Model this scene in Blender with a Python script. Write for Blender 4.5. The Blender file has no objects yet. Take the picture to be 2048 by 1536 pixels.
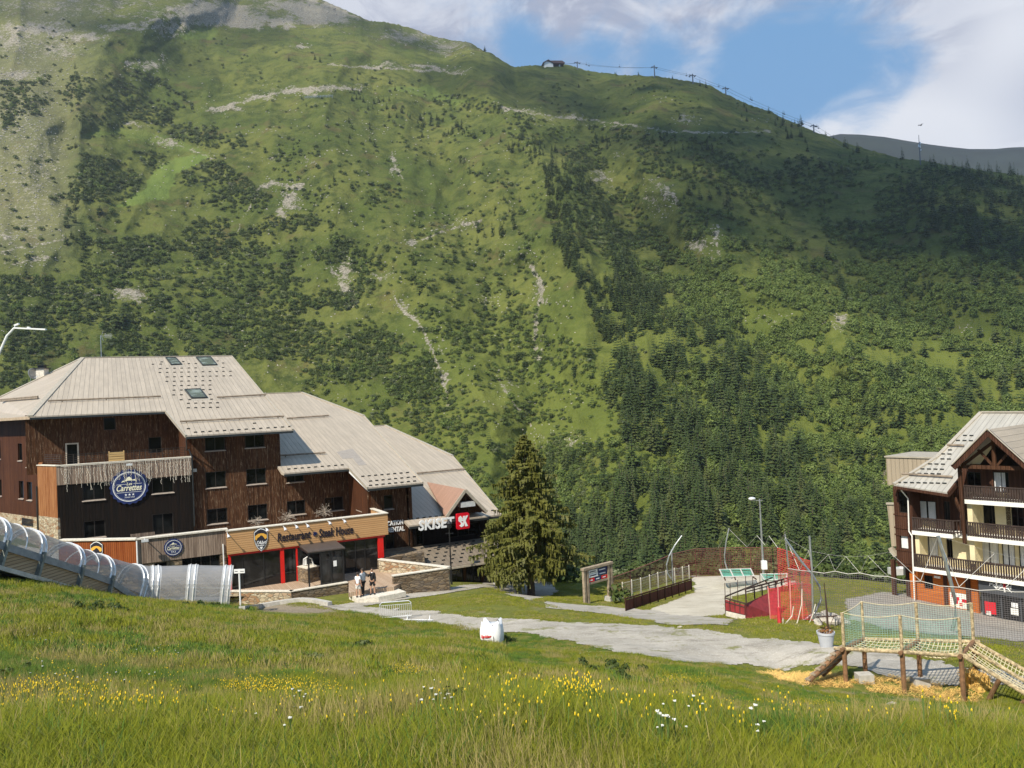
import bpy, math, random
import numpy as np
from mathutils import Vector, Matrix
random.seed(7); rng = np.random.default_rng(11)
S = bpy.context.scene; COL = S.collection
rad = math.radians
# ---------------------------------------------------------------- camera
FPX = 1538.0; ROLL = rad(2.7); PITCH = math.atan(38/FPX); CZ = 14.0
_c, _s, _cp, _sp = math.cos(ROLL), math.sin(ROLL), math.cos(PITCH), math.sin(PITCH)
_R0 = Vector((1, 0, 0)); _U0 = Vector((0, -_sp, _cp)); FW = Vector((0, _cp, _sp))
RX = _c*_R0 - _s*_U0; UX = _s*_R0 + _c*_U0
cd = bpy.data.cameras.new('camera'); cam = bpy.data.objects.new('camera', cd); COL.objects.link(cam)
mw = Matrix((RX, UX, -FW)).transposed().to_4x4(); mw.translation = (0, 0, CZ)
cam.matrix_world = mw
cd.sensor_width = 36; cd.lens = 36*FPX/2048; cd.clip_start = .1; cd.clip_end = 9000
S.camera = cam
# ---------------------------------------------------------------- sky, sun, exposure
AZ = Vector((-.57, -.82)).normalized(); EL = rad(47)
SUN = Vector((AZ.x*math.cos(EL), AZ.y*math.cos(EL), math.sin(EL)))
W = bpy.data.worlds.new('World'); S.world = W; W.use_nodes = True
S.view_settings.view_transform = 'Standard'; S.view_settings.look = 'None'; S.view_settings.exposure = 0.36; S.view_settings.gamma = 1
sl = bpy.data.lights.new('sun', 'SUN'); sl.energy = 5.0; sl.angle = rad(.53); sl.color = (1, .925, .79)
so = bpy.data.objects.new('sun', sl); COL.objects.link(so); so.rotation_euler = SUN.to_track_quat('Z', 'Y').to_euler(); so.location = (-40, -60, 80)

class NT:
    def __init__(s, tree): s.t = tree; s.n = tree.nodes; s.l = tree.links
    def __call__(s, typ, ins=None, **kw):
        n = s.n.new(typ)
        for k, v in kw.items(): setattr(n, k, v)
        for k, v in (ins or {}).items():
            i = n.inputs[k]
            if isinstance(v, bpy.types.NodeSocket): s.l.new(v, i)
            elif isinstance(v, bpy.types.Node): s.l.new(v.outputs[0], i)
            else: i.default_value = v
        return n
    def math(s, op, a, b=None, c=None, clamp=False):
        n = s.n.new('ShaderNodeMath'); n.operation = op; n.use_clamp = clamp
        for i, v in enumerate((a, b, c)):
            if v is None: continue
            if isinstance(v, (int, float)): n.inputs[i].default_value = v
            else: s.l.new(v if isinstance(v, bpy.types.NodeSocket) else v.outputs[0], n.inputs[i])
        return n.outputs[0]
    def mix(s, f, a, b, bt='MIX'):
        n = s.n.new('ShaderNodeMix'); n.data_type = 'RGBA'; n.blend_type = bt
        for i, v in ((0, f), (6, a), (7, b)):
            if isinstance(v, bpy.types.NodeSocket): s.l.new(v, n.inputs[i])
            elif isinstance(v, (int, float)): n.inputs[i].default_value = v
            else: n.inputs[i].default_value = (*v[:3], 1)
        return n.outputs[2]
    def ss(s, x, lo, hi):
        n = s.n.new('ShaderNodeMapRange'); n.interpolation_type = 'SMOOTHSTEP'
        s.l.new(x, n.inputs[0]); n.inputs[1].default_value = lo; n.inputs[2].default_value = hi
        return n.outputs[0]
    def noise(s, vec, scale, detail=3, rough=.55, dist=0, sv=None):
        if sv is not None:
            m = s.n.new('ShaderNodeMapping'); s.l.new(vec, m.inputs[0]); m.inputs[3].default_value = sv; vec = m.outputs[0]
        n = s.n.new('ShaderNodeTexNoise'); s.l.new(vec, n.inputs['Vector'])
        n.inputs['Scale'].default_value = scale; n.inputs['Detail'].default_value = detail
        n.inputs['Roughness'].default_value = rough; n.inputs['Distortion'].default_value = dist
        return n.outputs[0]

# pixel (2048x1536 photograph) -> world helpers; distances come with every call
def ray(px, py):
    a = (float(px)-1024)/FPX; b = (768-float(py))/FPX
    v = a*RX + b*UX + FW
    return v/v.y
def at(px, py, Y): Y = float(Y); r = ray(px, py); return Vector((r.x*Y, Y, CZ+r.z*Y))
def atz(px, py, z): r = ray(px, py); t = (z-CZ)/r.z; return Vector((r.x*t, t, z))
def proj(p):
    q = Vector((p[0], p[1], p[2]-CZ)); d = q.dot(FW)
    return 1024+q.dot(RX)/d*FPX, 768-q.dot(UX)/d*FPX
def proj_np(x, y, z):
    z = z-CZ
    d = y*FW.y+z*FW.z; a = x*RX.x+y*RX.y+z*RX.z; b = x*UX.x+y*UX.y+z*UX.z
    return 1024+a/d*FPX, 768-b/d*FPX

# sky with broken cloud, laid out by direction
def build_world():
    n = NT(W.node_tree); n.n.clear()
    geo = n('ShaderNodeTexCoord'); D = geo.outputs['Generated']
    sky = n('ShaderNodeTexSky', sky_type='NISHITA', sun_disc=False, sun_elevation=EL, sun_rotation=math.atan2(AZ.x, AZ.y), altitude=1500, air_density=1.0, dust_density=.6)
    skyc = n.mix(.85, n('ShaderNodeHueSaturation', {'Saturation': 1.1, 'Value': 1.4, 'Color': sky.outputs[0]}).outputs[0], (2.1, 4.7, 8.3))
    def blob(px, py, r, sx=1.0):
        d = ray(px, py).normalized()
        s_ = n('ShaderNodeVectorMath', {0: D, 1: d}, operation='DISTANCE').outputs['Value']
        return n.ss(n.math('DIVIDE', s_, r/FPX), 1.0, 0.0)
    w = n.noise(D, 3.4, 9, .62, .5, sv=(1, 1, 2.2))
    w2 = n.noise(D, 13, 8, .68, .6, sv=(1, 1, 2.0))
    base = n.math('ADD', n.math('MULTIPLY', w, .85), n.math('MULTIPLY', w2, .55))
    add = None
    for px, py, r, k in [(760, 10, 330, .30), (1250, 60, 230, .17), (1450, 40, 180, .2), (1640, 60, 110, .10), (1800, 40, 160, .22), (1990, 160, 260, .50), (1830, 290, 260, .45), (1640, 260, 120, .34), (2048, 20, 200, .3), (1140, 10, 140, .2),
                         (1060, 105, 100, -.35), (1180, 100, 85, -.30), (1560, 175, 110, -.34), (1490, 110, 80, -.2), (1865, 112, 120, -.40), (1700, 175, 210, -.46), (1560, 130, 160, -.22), (1330, 125, 90, -.22), (900, 130, 60, -.1)]:
        t = n.math('MULTIPLY', blob(px, py, r), k)
        add = t if add is None else n.math('ADD', add, t)
    m = n.ss(n.math('ADD', base, add), .56, 1.0)
    # thick parts of the cloud go grey-lavender, rims stay white
    th = n.ss(n.math('ADD', n.noise(D, 7.5, 8, .62, .6, sv=(1, 1, 1.9)), n.math('MULTIPLY', blob(1985, 170, 120), .22)), .41, .58)
    low = n.math('ADD', n.math('ADD', blob(1760, 290, 230), blob(1620, 235, 120)), n.math('ADD', n.math('MULTIPLY', blob(2030, 60, 120), .8), n.math('MULTIPLY', blob(1960, 300, 200), .7)), clamp=True)
    th = n.math('MULTIPLY', th, n.math('SUBTRACT', 1.0, n.math('MULTIPLY', low, .75)))
    cc = n.mix(th, (8.2, 8.5, 9.4), (4.8, 5.2, 6.6))
    cc = n.mix(n.math('MULTIPLY', low, .8), cc, (11.2, 11.3, 11.6))
    up = n('ShaderNodeSeparateXYZ', {0: D}).outputs[2]
    col = n.mix(n.math('MULTIPLY', m, n.ss(up, -.02, .05)), skyc, cc)
    bg = n('ShaderNodeBackground', {'Color': col, 'Strength': .068})
    o = n('ShaderNodeOutputWorld'); n.l.new(bg.outputs[0], o.inputs[0])
build_world()

# ---------------------------------------------------------------- objects, tags, meshes
def tag(o, label=None, cat=None, group=None, kind=None):
    if label: o['label'] = label
    if cat: o['category'] = cat
    if group: o['group'] = group
    if kind: o['kind'] = kind
    return o
def thing(name, label, cat, loc=(0, 0, 0), rz=0.0, group=None):
    o = bpy.data.objects.new(name, None); COL.objects.link(o); o.empty_display_size = .3
    o.matrix_world = Matrix.Translation(Vector(loc)) @ Matrix.Rotation(rz, 4, 'Z')
    o.location = loc; o.rotation_euler = (0, 0, rz)
    return tag(o, label, cat, group)
def wmat(o):
    m = Matrix.Translation(o.location) @ Matrix.Rotation(o.rotation_euler.z, 4, 'Z')
    return (wmat(o.parent) @ m) if o.parent else m
class MB:
    def __init__(s): s.v = []; s.f = []; s.m = []; s.cur = 0
    def add(s, vs, fs):
        b = len(s.v); s.v += [tuple(v) for v in vs]
        for f in fs: s.f.append([i+b for i in f]); s.m.append(s.cur)
        return s
    def box(s, c, sz, R=None):
        c = Vector(c); h = Vector(sz)/2
        vs = [Vector((x*h.x, y*h.y, z*h.z)) for x in (-1, 1) for y in (-1, 1) for z in (-1, 1)]
        if R is not None: vs = [R @ v for v in vs]
        return s.add([c+v for v in vs], [(0, 1, 3, 2), (4, 6, 7, 5), (0, 4, 5, 1), (2, 3, 7, 6), (0, 2, 6, 4), (1, 5, 7, 3)])
    def bx(s, x0, x1, y0, y1, z0, z1): return s.box(((x0+x1)/2, (y0+y1)/2, (z0+z1)/2), (abs(x1-x0), abs(y1-y0), abs(z1-z0)))
    def beam(s, p0, p1, w, h, up=(0, 0, 1)):
        p0, p1 = Vector(p0), Vector(p1); d = (p1-p0); L = d.length
        if L < 1e-6: return s
        d /= L; sd = d.cross(Vector(up))
        if sd.length < 1e-4: sd = d.cross(Vector((1, 0, 0)))
        sd.normalize(); u = sd.cross(d)
        R = Matrix((d, sd, u)).transposed()
        return s.box((p0+p1)/2, (L, w, h), R)
    def tube(s, pts, r, n=6, cap=True, closed=False):
        pts = [Vector(p) for p in pts]; rs = r if isinstance(r, (list, tuple)) else [r]*len(pts)
        vs = []; ref = Vector((.013, .021, 1)).normalized(); N = len(pts)
        for i, p in enumerate(pts):
            a = pts[(i-1) % N] if (closed or i > 0) else p; b = pts[(i+1) % N] if (closed or i < N-1) else p
            d = (b-a).normalized(); x = d.cross(ref)
            if x.length < .05: x = d.cross(Vector((1, .1, 0)))
            x.normalize(); y = d.cross(x)
            for k in range(n):
                t = 2*math.pi*k/n; vs.append(p+rs[i]*(math.cos(t)*x+math.sin(t)*y))
        fs = []
        for i in range(N if closed else N-1):
            j = (i+1) % N
            for k in range(n): fs.append((i*n+k, i*n+(k+1) % n, j*n+(k+1) % n, j*n+k))
        if cap and not closed: fs += [tuple(range(n))[::-1], tuple((N-1)*n+k for k in range(n))]
        return s.add(vs, fs)
    def prism(s, poly, off):
        off = Vector(off); poly = [Vector(p) for p in poly]; n = len(poly)
        nn = Vector((0, 0, 0))
        for i in range(n): nn += poly[i].cross(poly[(i+1) % n])
        if nn.dot(off) > 0: poly = poly[::-1]
        return s.add(poly+[p+off for p in poly], [tuple(range(n)), tuple(range(2*n-1, n-1, -1))]+[(i, i+n, (i+1) % n+n, (i+1) % n) for i in range(n)])
    def quad(s, a, b, c, d): return s.add([a, b, c, d], [(0, 1, 2, 3)])
    def lathe(s, prof, c=(0, 0, 0), n=20):
        vs = []; c = Vector(c)
        for r, z in prof:
            for k in range(n): t = 2*math.pi*k/n; vs.append(c+Vector((r*math.cos(t), r*math.sin(t), z)))
        fs = [(i*n+k, i*n+(k+1) % n, (i+1)*n+(k+1) % n, (i+1)*n+k) for i in range(len(prof)-1) for k in range(n)]
        return s.add(vs, fs)
    def sphere(s, c, r, sz=(1, 1, 1), n=10):
        prof = [(max(1e-4, r*math.sin(math.pi*i/n)), -r*math.cos(math.pi*i/n)) for i in range(n+1)]
        b = len(s.v); s.lathe(prof, (0, 0, 0), n+2)
        for i in range(b, len(s.v)): v = s.v[i]; s.v[i] = (c[0]+v[0]*sz[0], c[1]+v[1]*sz[1], c[2]+v[2]*sz[2])
        return s
    def build(s, name, mats, parent=None, world=False, smooth=False, kind=None):
        me = bpy.data.meshes.new(name); vs = s.v
        if world and parent is not None:
            inv = wmat(parent).inverted(); vs = [tuple(inv @ Vector(v)) for v in vs]
        me.from_pydata(vs, [], s.f)
        mats = mats if isinstance(mats, (list, tuple)) else [mats]
        for m in mats: me.materials.append(m)
        if len(mats) > 1: me.polygons.foreach_set('material_index', s.m)
        if smooth: me.polygons.foreach_set('use_smooth', [True]*len(s.f))
        me.update()
        o = bpy.data.objects.new(name, me); COL.objects.link(o)
        if parent is not None: o.parent = parent
        if kind: o['kind'] = kind
        return o
def font_mesh(body, shear=0., bold=0., space=1.0, extrude=.5, line=1.0):
    """lettering as plain mesh data, normalised to a unit box (x 0..1, y 0..1, z 0..1)"""
    cu = bpy.data.curves.new('lettering', 'FONT'); cu.body = body; cu.size = 1; cu.extrude = extrude; cu.shear = shear; cu.offset = bold; cu.space_character = space; cu.resolution_u = 3; cu.space_line = line
    o = bpy.data.objects.new('lettering', cu); me = bpy.data.meshes.new_from_object(o)
    v = np.array([x.co[:] for x in me.vertices]); f = [list(p.vertices) for p in me.polygons]; asp = (v[:, 0].max()-v[:, 0].min())/(v[:, 1].max()-v[:, 1].min())
    v = (v-v.min(0))/(v.max(0)-v.min(0)); bpy.data.objects.remove(o); bpy.data.curves.remove(cu); bpy.data.meshes.remove(me)
    return v, f, asp
def copy_tree(o, parent=None):
    c = o.copy(); COL.objects.link(c); c.parent = parent
    for ch in list(o.children): copy_tree(ch, c)
    return c

# ---------------------------------------------------------------- materials
def newmat(name):
    m = bpy.data.materials.new(name); m.use_nodes = True; n = NT(m.node_tree); n.n.clear()
    o = n('ShaderNodeOutputMaterial'); b = n('ShaderNodeBsdfPrincipled'); n.l.new(b.outputs[0], o.inputs[0])
    return m, n, b, o
def setin(n, b, k, v):
    if isinstance(v, bpy.types.NodeSocket): n.l.new(v, b.inputs[k])
    elif isinstance(v, (tuple, list)): b.inputs[k].default_value = (*v[:3], 1)
    else: b.inputs[k].default_value = v
def plain(name, col, rough=.7, metal=0., var=.18, sc=3., bump=.0, emit=None, spec=.5):
    m, n, b, o = newmat(name); tc = n('ShaderNodeTexCoord').outputs['Object']
    nz = n.noise(tc, sc, 5, .6)
    c = n.mix(n.ss(nz, .3, .7), tuple(x*(1-var) for x in col), tuple(min(1, x*(1+var)) for x in col))
    setin(n, b, 'Base Color', c); setin(n, b, 'Roughness', rough); setin(n, b, 'Metallic', metal); setin(n, b, 'Specular IOR Level', spec)
    if bump:
        bp = n('ShaderNodeBump', {'Strength': bump, 'Distance': .02, 'Height': n.noise(tc, sc*8, 3)}); n.l.new(bp.outputs[0], b.inputs['Normal'])
    return m
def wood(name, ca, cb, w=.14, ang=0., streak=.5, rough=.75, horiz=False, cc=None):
    """boards, each with its own tone, weather streaks along the grain, optional painted sun streaks"""
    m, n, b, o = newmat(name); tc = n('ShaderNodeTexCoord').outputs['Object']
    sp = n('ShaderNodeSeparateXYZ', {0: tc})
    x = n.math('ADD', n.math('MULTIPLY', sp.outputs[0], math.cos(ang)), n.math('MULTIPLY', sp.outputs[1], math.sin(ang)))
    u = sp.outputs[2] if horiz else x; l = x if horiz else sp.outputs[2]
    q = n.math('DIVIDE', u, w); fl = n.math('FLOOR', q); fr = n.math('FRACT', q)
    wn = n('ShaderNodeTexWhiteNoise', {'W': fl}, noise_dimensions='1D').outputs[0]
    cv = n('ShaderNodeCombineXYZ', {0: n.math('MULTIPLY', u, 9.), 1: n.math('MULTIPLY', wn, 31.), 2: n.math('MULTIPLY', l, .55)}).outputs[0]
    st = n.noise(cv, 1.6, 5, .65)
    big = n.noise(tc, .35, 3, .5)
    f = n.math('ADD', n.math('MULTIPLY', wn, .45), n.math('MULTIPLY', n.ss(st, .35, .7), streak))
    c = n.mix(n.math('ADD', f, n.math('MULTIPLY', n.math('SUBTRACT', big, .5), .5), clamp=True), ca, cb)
    if cc: c = n.mix(n.math('MULTIPLY', n.ss(n.noise(cv, 2.7, 4, .7), .54, .70), .85), c, cc)  # pale streaks: bright lines of grazing sun painted into the board colour
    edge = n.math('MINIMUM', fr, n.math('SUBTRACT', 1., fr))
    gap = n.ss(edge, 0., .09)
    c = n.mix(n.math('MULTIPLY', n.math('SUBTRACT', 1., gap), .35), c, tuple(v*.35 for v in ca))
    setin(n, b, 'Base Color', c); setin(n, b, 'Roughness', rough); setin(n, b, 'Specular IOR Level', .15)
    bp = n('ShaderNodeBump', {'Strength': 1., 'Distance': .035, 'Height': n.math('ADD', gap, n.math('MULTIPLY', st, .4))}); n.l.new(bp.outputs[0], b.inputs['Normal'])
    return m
def stone(name, c1, c2, c3, sc=2.6, sv=(1, 1, 2.0), mortar=(.3, .26, .2)):
    m, n, b, o = newmat(name); tc = n('ShaderNodeTexCoord').outputs['Object']
    mp = n('ShaderNodeMapping', {0: tc, 3: sv}).outputs[0]
    wob = n('ShaderNodeVectorMath', {0: mp, 1: n('ShaderNodeVectorMath', {0: n('ShaderNodeTexNoise', {'Vector': mp, 'Scale': 3.}).outputs[1], 'Scale': .25}, operation='SCALE').outputs[0]}, operation='ADD').outputs[0]
    v = n('ShaderNodeTexVoronoi', {'Vector': wob, 'Scale': sc}, feature='F1'); e = n('ShaderNodeTexVoronoi', {'Vector': wob, 'Scale': sc}, feature='DISTANCE_TO_EDGE').outputs[0]
    r = n('ShaderNodeSeparateColor', {0: v.outputs['Color']})
    c = n.mix(r.outputs[0], c1, c2); c = n.mix(n.ss(r.outputs[1], .6, .9), c, c3)
    c = n.mix(n.math('MULTIPLY', n.noise(tc, 14, 4), .5), c, tuple(x*.55 for x in c1))
    g = n.ss(e, .0, .05); c = n.mix(g, mortar, c)
    setin(n, b, 'Base Color', c); setin(n, b, 'Roughness', .9)
    bp = n('ShaderNodeBump', {'Strength': .9, 'Distance': .05, 'Height': n.math('ADD', n.ss(e, 0, .12), n.math('MULTIPLY', r.outputs[2], .6))}); n.l.new(bp.outputs[0], b.inputs['Normal'])
    return m
def roofmat(name, col, seam=.42, ang=0., rough=.5, dark=.8, metal=.15):
    """painted standing-seam sheet: seams run down the slope (constant x)"""
    m, n, b, o = newmat(name); tc = n('ShaderNodeTexCoord').outputs['Object']
    sp = n('ShaderNodeSeparateXYZ', {0: tc})
    x = n.math('ADD', n.math('MULTIPLY', sp.outputs[0], math.cos(ang)), n.math('MULTIPLY', sp.outputs[1], math.sin(ang)))
    y = n.math('SUBTRACT', n.math('MULTIPLY', sp.outputs[1], math.cos(ang)), n.math('MULTIPLY', sp.outputs[0], math.sin(ang)))
    q = n.math('DIVIDE', x, seam); fr = n.math('FRACT', q); fl = n.math('FLOOR', q)
    wn = n('ShaderNodeTexWhiteNoise', {'W': fl}, noise_dimensions='1D').outputs[0]
    cv = n('ShaderNodeCombineXYZ', {0: n.math('MULTIPLY', x, 2.2), 1: n.math('MULTIPLY', y, .22), 2: n.math('MULTIPLY', wn, 3.)}).outputs[0]
    st = n.noise(cv, 1.2, 5, .65); bl = n.noise(tc, .5, 4, .6)
    f = n.math('ADD', n.math('MULTIPLY', n.ss(st, .3, .75), .6), n.math('ADD', n.math('MULTIPLY', wn, .25), n.math('MULTIPLY', n.math('SUBTRACT', bl, .5), .6)), clamp=True)
    c = n.mix(f, tuple(v*dark for v in col), tuple(min(1, v*1.12) for v in col))
    rust = n.ss(n.noise(cv, 2.3, 4, .7), .62, .78)
    c = n.mix(n.math('MULTIPLY', rust, .35), c, (col[0]*.8, col[1]*.66, col[2]*.5))
    edge = n.math('MINIMUM', fr, n.math('SUBTRACT', 1., fr)); sm = n.ss(edge, .0, .06)
    c = n.mix(n.math('MULTIPLY', n.math('SUBTRACT', 1., sm), .4), c, tuple(v*.45 for v in col))
    setin(n, b, 'Base Color', c); setin(n, b, 'Roughness', rough); setin(n, b, 'Metallic', metal)
    bp = n('ShaderNodeBump', {'Strength': .9, 'Distance': .03, 'Height': n.math('SUBTRACT', 1., sm)}); n.l.new(bp.outputs[0], b.inputs['Normal'])
    return m
def glassdark(name, col=(.012, .014, .015), rough=.06, tint=.5):
    m, n, b, o = newmat(name); tc = n('ShaderNodeTexCoord').outputs['Object']
    nz = n.noise(tc, .9, 3, .5)
    c = n.mix(n.ss(nz, .45, .7), col, tuple(v*3.0 for v in col))
    setin(n, b, 'Base Color', c); setin(n, b, 'Roughness', rough); setin(n, b, 'Specular IOR Level', tint)
    return m
def cloudmat(name):
    m, n, b, o = newmat(name); setin(n, b, 'Base Color', (.85, .86, .88)); setin(n, b, 'Roughness', 1.)
    f = n('ShaderNodeLayerWeight', {0: .5}).outputs[1]; tc = n('ShaderNodeTexCoord').outputs['Object']
    setin(n, b, 'Alpha', n.math('MULTIPLY', n.ss(n.math('SUBTRACT', 1., f), .05, .75), n.math('MULTIPLY', n.ss(n.noise(tc, .006, 5, .6), .3, .6), .34)))
    return m
def clearmat(name, col, alpha, rough=.12):
    m, n, b, o = newmat(name); setin(n, b, 'Base Color', col); setin(n, b, 'Roughness', rough)
    tc = n('ShaderNodeTexCoord').outputs['Object']
    al = n.math('ADD', alpha-.06, n.math('MULTIPLY', n.noise(tc, 1.3, 4, .6), .14))
    fr = n('ShaderNodeLayerWeight', {0: .35}).outputs[1]
    setin(n, b, 'Alpha', n.math('ADD', al, n.math('MULTIPLY', fr, .25), clamp=True))
    return m
def leafmat(name, ca, cb, cc=None, trans=.25, scale=2.5, rough=.55, attr=None, up=0.):
    m, n, b, o = newmat(name); tc = n('ShaderNodeTexCoord').outputs['Object']
    oi = n('ShaderNodeObjectInfo').outputs['Random']
    nz = n.noise(tc, scale, 4, .65)
    f = n.math('ADD', n.math('MULTIPLY', n.ss(nz, .3, .7), .55), n.math('MULTIPLY', oi, .5), clamp=True)
    c = n.mix(f, ca, cb)
    if cc: c = n.mix(n.math('MULTIPLY', n.ss(oi, .8, .95), .7), c, cc)
    setin(n, b, 'Base Color', c); setin(n, b, 'Roughness', rough); setin(n, b, 'Specular IOR Level', .25)
    tr = n('ShaderNodeBsdfTranslucent', {'Color': n.mix(1., c, (1.0, 1.1, .6), 'MULTIPLY')})
    if up:   # blades share the light of the sward around them
        g = n('ShaderNodeNewGeometry').outputs['Normal']; v = n('ShaderNodeVectorMath', {0: n('ShaderNodeVectorMath', {0: g, 'Scale': 1-up}, operation='SCALE').outputs[0], 1: (0, 0, up)}, operation='ADD').outputs[0]
        v = n('ShaderNodeVectorMath', {0: v}, operation='NORMALIZE').outputs[0]; n.l.new(v, b.inputs['Normal'])
    mx = n('ShaderNodeMixShader', {0: trans, 1: b.outputs[0], 2: tr.outputs[0]}); n.l.new(mx.outputs[0], o.inputs[0])
    return m
MT = {}
MT['brown'] = wood('brown_boards', (.028, .0105, .0045), (.098, .043, .019), .13, 0, .65, cc=(.36, .25, .16))
MT['redwood'] = wood('red_brown_boards', (.040, .014, .006), (.115, .043, .018), .16, rad(-65), .5)
MT['orangewood'] = wood('orange_boards', (.20, .062, .016), (.42, .20, .085), .15, rad(-65), .7)
MT['orange2'] = wood('rust_boards', (.20, .048, .012), (.32, .10, .03), .16, rad(-38), .6)
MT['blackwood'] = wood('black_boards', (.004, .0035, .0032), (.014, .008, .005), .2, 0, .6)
MT['greywood'] = wood('weathered_grey_boards', (.15, .105, .08), (.36, .27, .205), .16, 0, .75)
MT['beige'] = wood('pale_cladding', (.50, .28, .125), (.62, .375, .18), .155, 0, .35, horiz=True)
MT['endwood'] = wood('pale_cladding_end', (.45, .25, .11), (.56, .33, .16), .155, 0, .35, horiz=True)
MT['darkbeam'] = wood('dark_beam', (.045, .02, .011), (.10, .048, .026), .3, 0, .6)
MT['stone'] = stone('rubble_stone_pale', (.42, .33, .21), (.62, .53, .38), (.33, .17, .08))
MT['stoned'] = stone('rubble_stone_brown', (.13, .085, .045), (.36, .27, .17), (.20, .16, .12), 2.2, (1, 1, 3.2), (.06, .05, .04))
MT['roof'] = roofmat('taupe_sheet_roof', (.485, .41, .32))
MT['rooflow'] = roofmat('dull_brown_sheet_roof', (.25, .205, .155))
MT['roofside'] = roofmat('taupe_sheet_roof_side', (.47, .40, .32), ang=rad(-65))
MT['roofgrey'] = roofmat('grey_sheet_roof', (.34, .31, .27), .45)
MT['roofpink'] = roofmat('pinkish_sheet_roof', (.42, .25, .18), .25, ang=rad(90))
MT['cap'] = plain('ridge_cap_metal', (.5, .44, .35), .45, .3, .1)
MT['gutter'] = plain('dark_gutter', (.035, .04, .042), .4, .4, .2)
MT['pipe'] = plain('grey_pipe', (.28, .28, .27), .4, .6, .15)
MT['glass'] = glassdark('window_glass', (.004, .0045, .0045), .08, .16)
MT['glass2'] = glassdark('shopfront_glass', (.013, .013, .013), .05, .4)
MT['frame'] = plain('dark_window_frame', (.02, .014, .01), .5)
MT['sill'] = plain('pale_sill', (.36, .30, .25), .7)
MT['red'] = plain('red_paint', (.62, .012, .008), .4, 0, .08)
MT['white'] = plain('white_paint', (.8, .8, .79), .45, 0, .05)
MT['coping'] = plain('pale_coping', (.62, .57, .48), .8, 0, .18, 6, .3)
MT['deck'] = wood('terrace_decking', (.36, .25, .17), (.52, .40, .29), .14, 0, .5, horiz=False)
MT['concrete'] = plain('concrete', (.42, .40, .36), .9, 0, .15, 4, .3)
MT['galv'] = plain('galvanised_steel', (.45, .47, .48), .35, .7, .15)
MT['alu'] = plain('white_aluminium', (.78, .78, .78), .3, .35, .08)
MT['black'] = plain('black_paint', (.012, .012, .013), .5, 0, .1)
MT['awning'] = plain('dark_awning', (.085, .066, .056), .55, .2, .12)
MT['bark'] = plain('bark', (.11, .085, .062), .95, 0, .35, 6, .8)
MT['rope'] = plain('pale_rope', (.56, .49, .31), .9, 0, .15, 20)
MT['log'] = plain('round_timber', (.20, .105, .05), .8, 0, .35, 5, .4)
# ================================================================ terrain near the camera
def _h(ix, iy, seed):
    n = (ix.astype(np.int64)*374761393 + iy.astype(np.int64)*668265263 + seed*974711) & 0x7fffffff
    n = ((n ^ (n >> 13))*1274126177) & 0x7fffffff
    return ((n ^ (n >> 16)) & 0xffff)/65535.0
def vnoise(x, y, seed=0):
    x = np.asarray(x, float); y = np.asarray(y, float)
    ix = np.floor(x); iy = np.floor(y); fx = x-ix; fy = y-iy; fx = fx*fx*(3-2*fx); fy = fy*fy*(3-2*fy)
    return (_h(ix, iy, seed)*(1-fx)+_h(ix+1, iy, seed)*fx)*(1-fy)+(_h(ix, iy+1, seed)*(1-fx)+_h(ix+1, iy+1, seed)*fx)*fy
def fbm(x, y, seed=0, oct=4, g=.5):
    t = 0; a = 1; s = 0
    for i in range(oct): t = t+a*vnoise(x*2**i, y*2**i, seed+i*17); s += a; a *= g
    return t/s
def inpoly(x, y, poly):
    x = np.asarray(x); y = np.asarray(y); c = np.zeros(x.shape, bool); n = len(poly); j = n-1
    for i in range(n):
        xi, yi = poly[i]; xj, yj = poly[j]
        if yi != yj: c ^= ((yi > y) != (yj > y)) & (x < (xj-xi)*(y-yi)/(yj-yi)+xi)
        j = i
    return c
CP = []
def cpx(*a):
    for px, py, Y in a: p = at(px, py, Y); CP.append((p.x, p.y, p.z))
def cp(*a): CP.extend(a)
for a, rows in {-.72: [(4, -.44), (10, -.325), (20, -.25), (34, -.196)], -.56: [(4, -.45), (10, -.345), (20, -.275), (30, -.238), (39, -.222)],
                -.34: [(4, -.465), (10, -.37), (20, -.305), (30, -.277), (40, -.262), (45, -.2575)],
                -.15: [(10, -.385), (20, -.33), (30, -.303), (38, -.292), (42, -.288)],
                0.: [(4, -.475), (10, -.40), (20, -.35), (30, -.322), (37, -.312)],
                .34: [(4, -.49), (10, -.445), (20, -.402), (27, -.380), (33, -.36)],
                .5: [(10, -.465), (20, -.432), (25.5, -.414)],
                .7: [(4, -.505), (10, -.475), (20, -.448), (26, -.425)]}.items():
    for Y, e in rows: cp((a*Y, Y, CZ+e*Y))
cp((0, 0, 12.3), (-5, 0, 12.5), (5, 0, 12.2), (0, -8, 13.4), (-20, -8, 14.5), (20, -8, 12.6), (-25, 10, 11.8), (25, 10, 8.0), (-40, 30, 9.5), (-50, 50, 7), (-50, 72, 4), (42, 20, 3.5), (48, 35, 0.5), (50, 60, -5), (-40, 62, 3.5), (-30, 58, 1.6))
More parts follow.
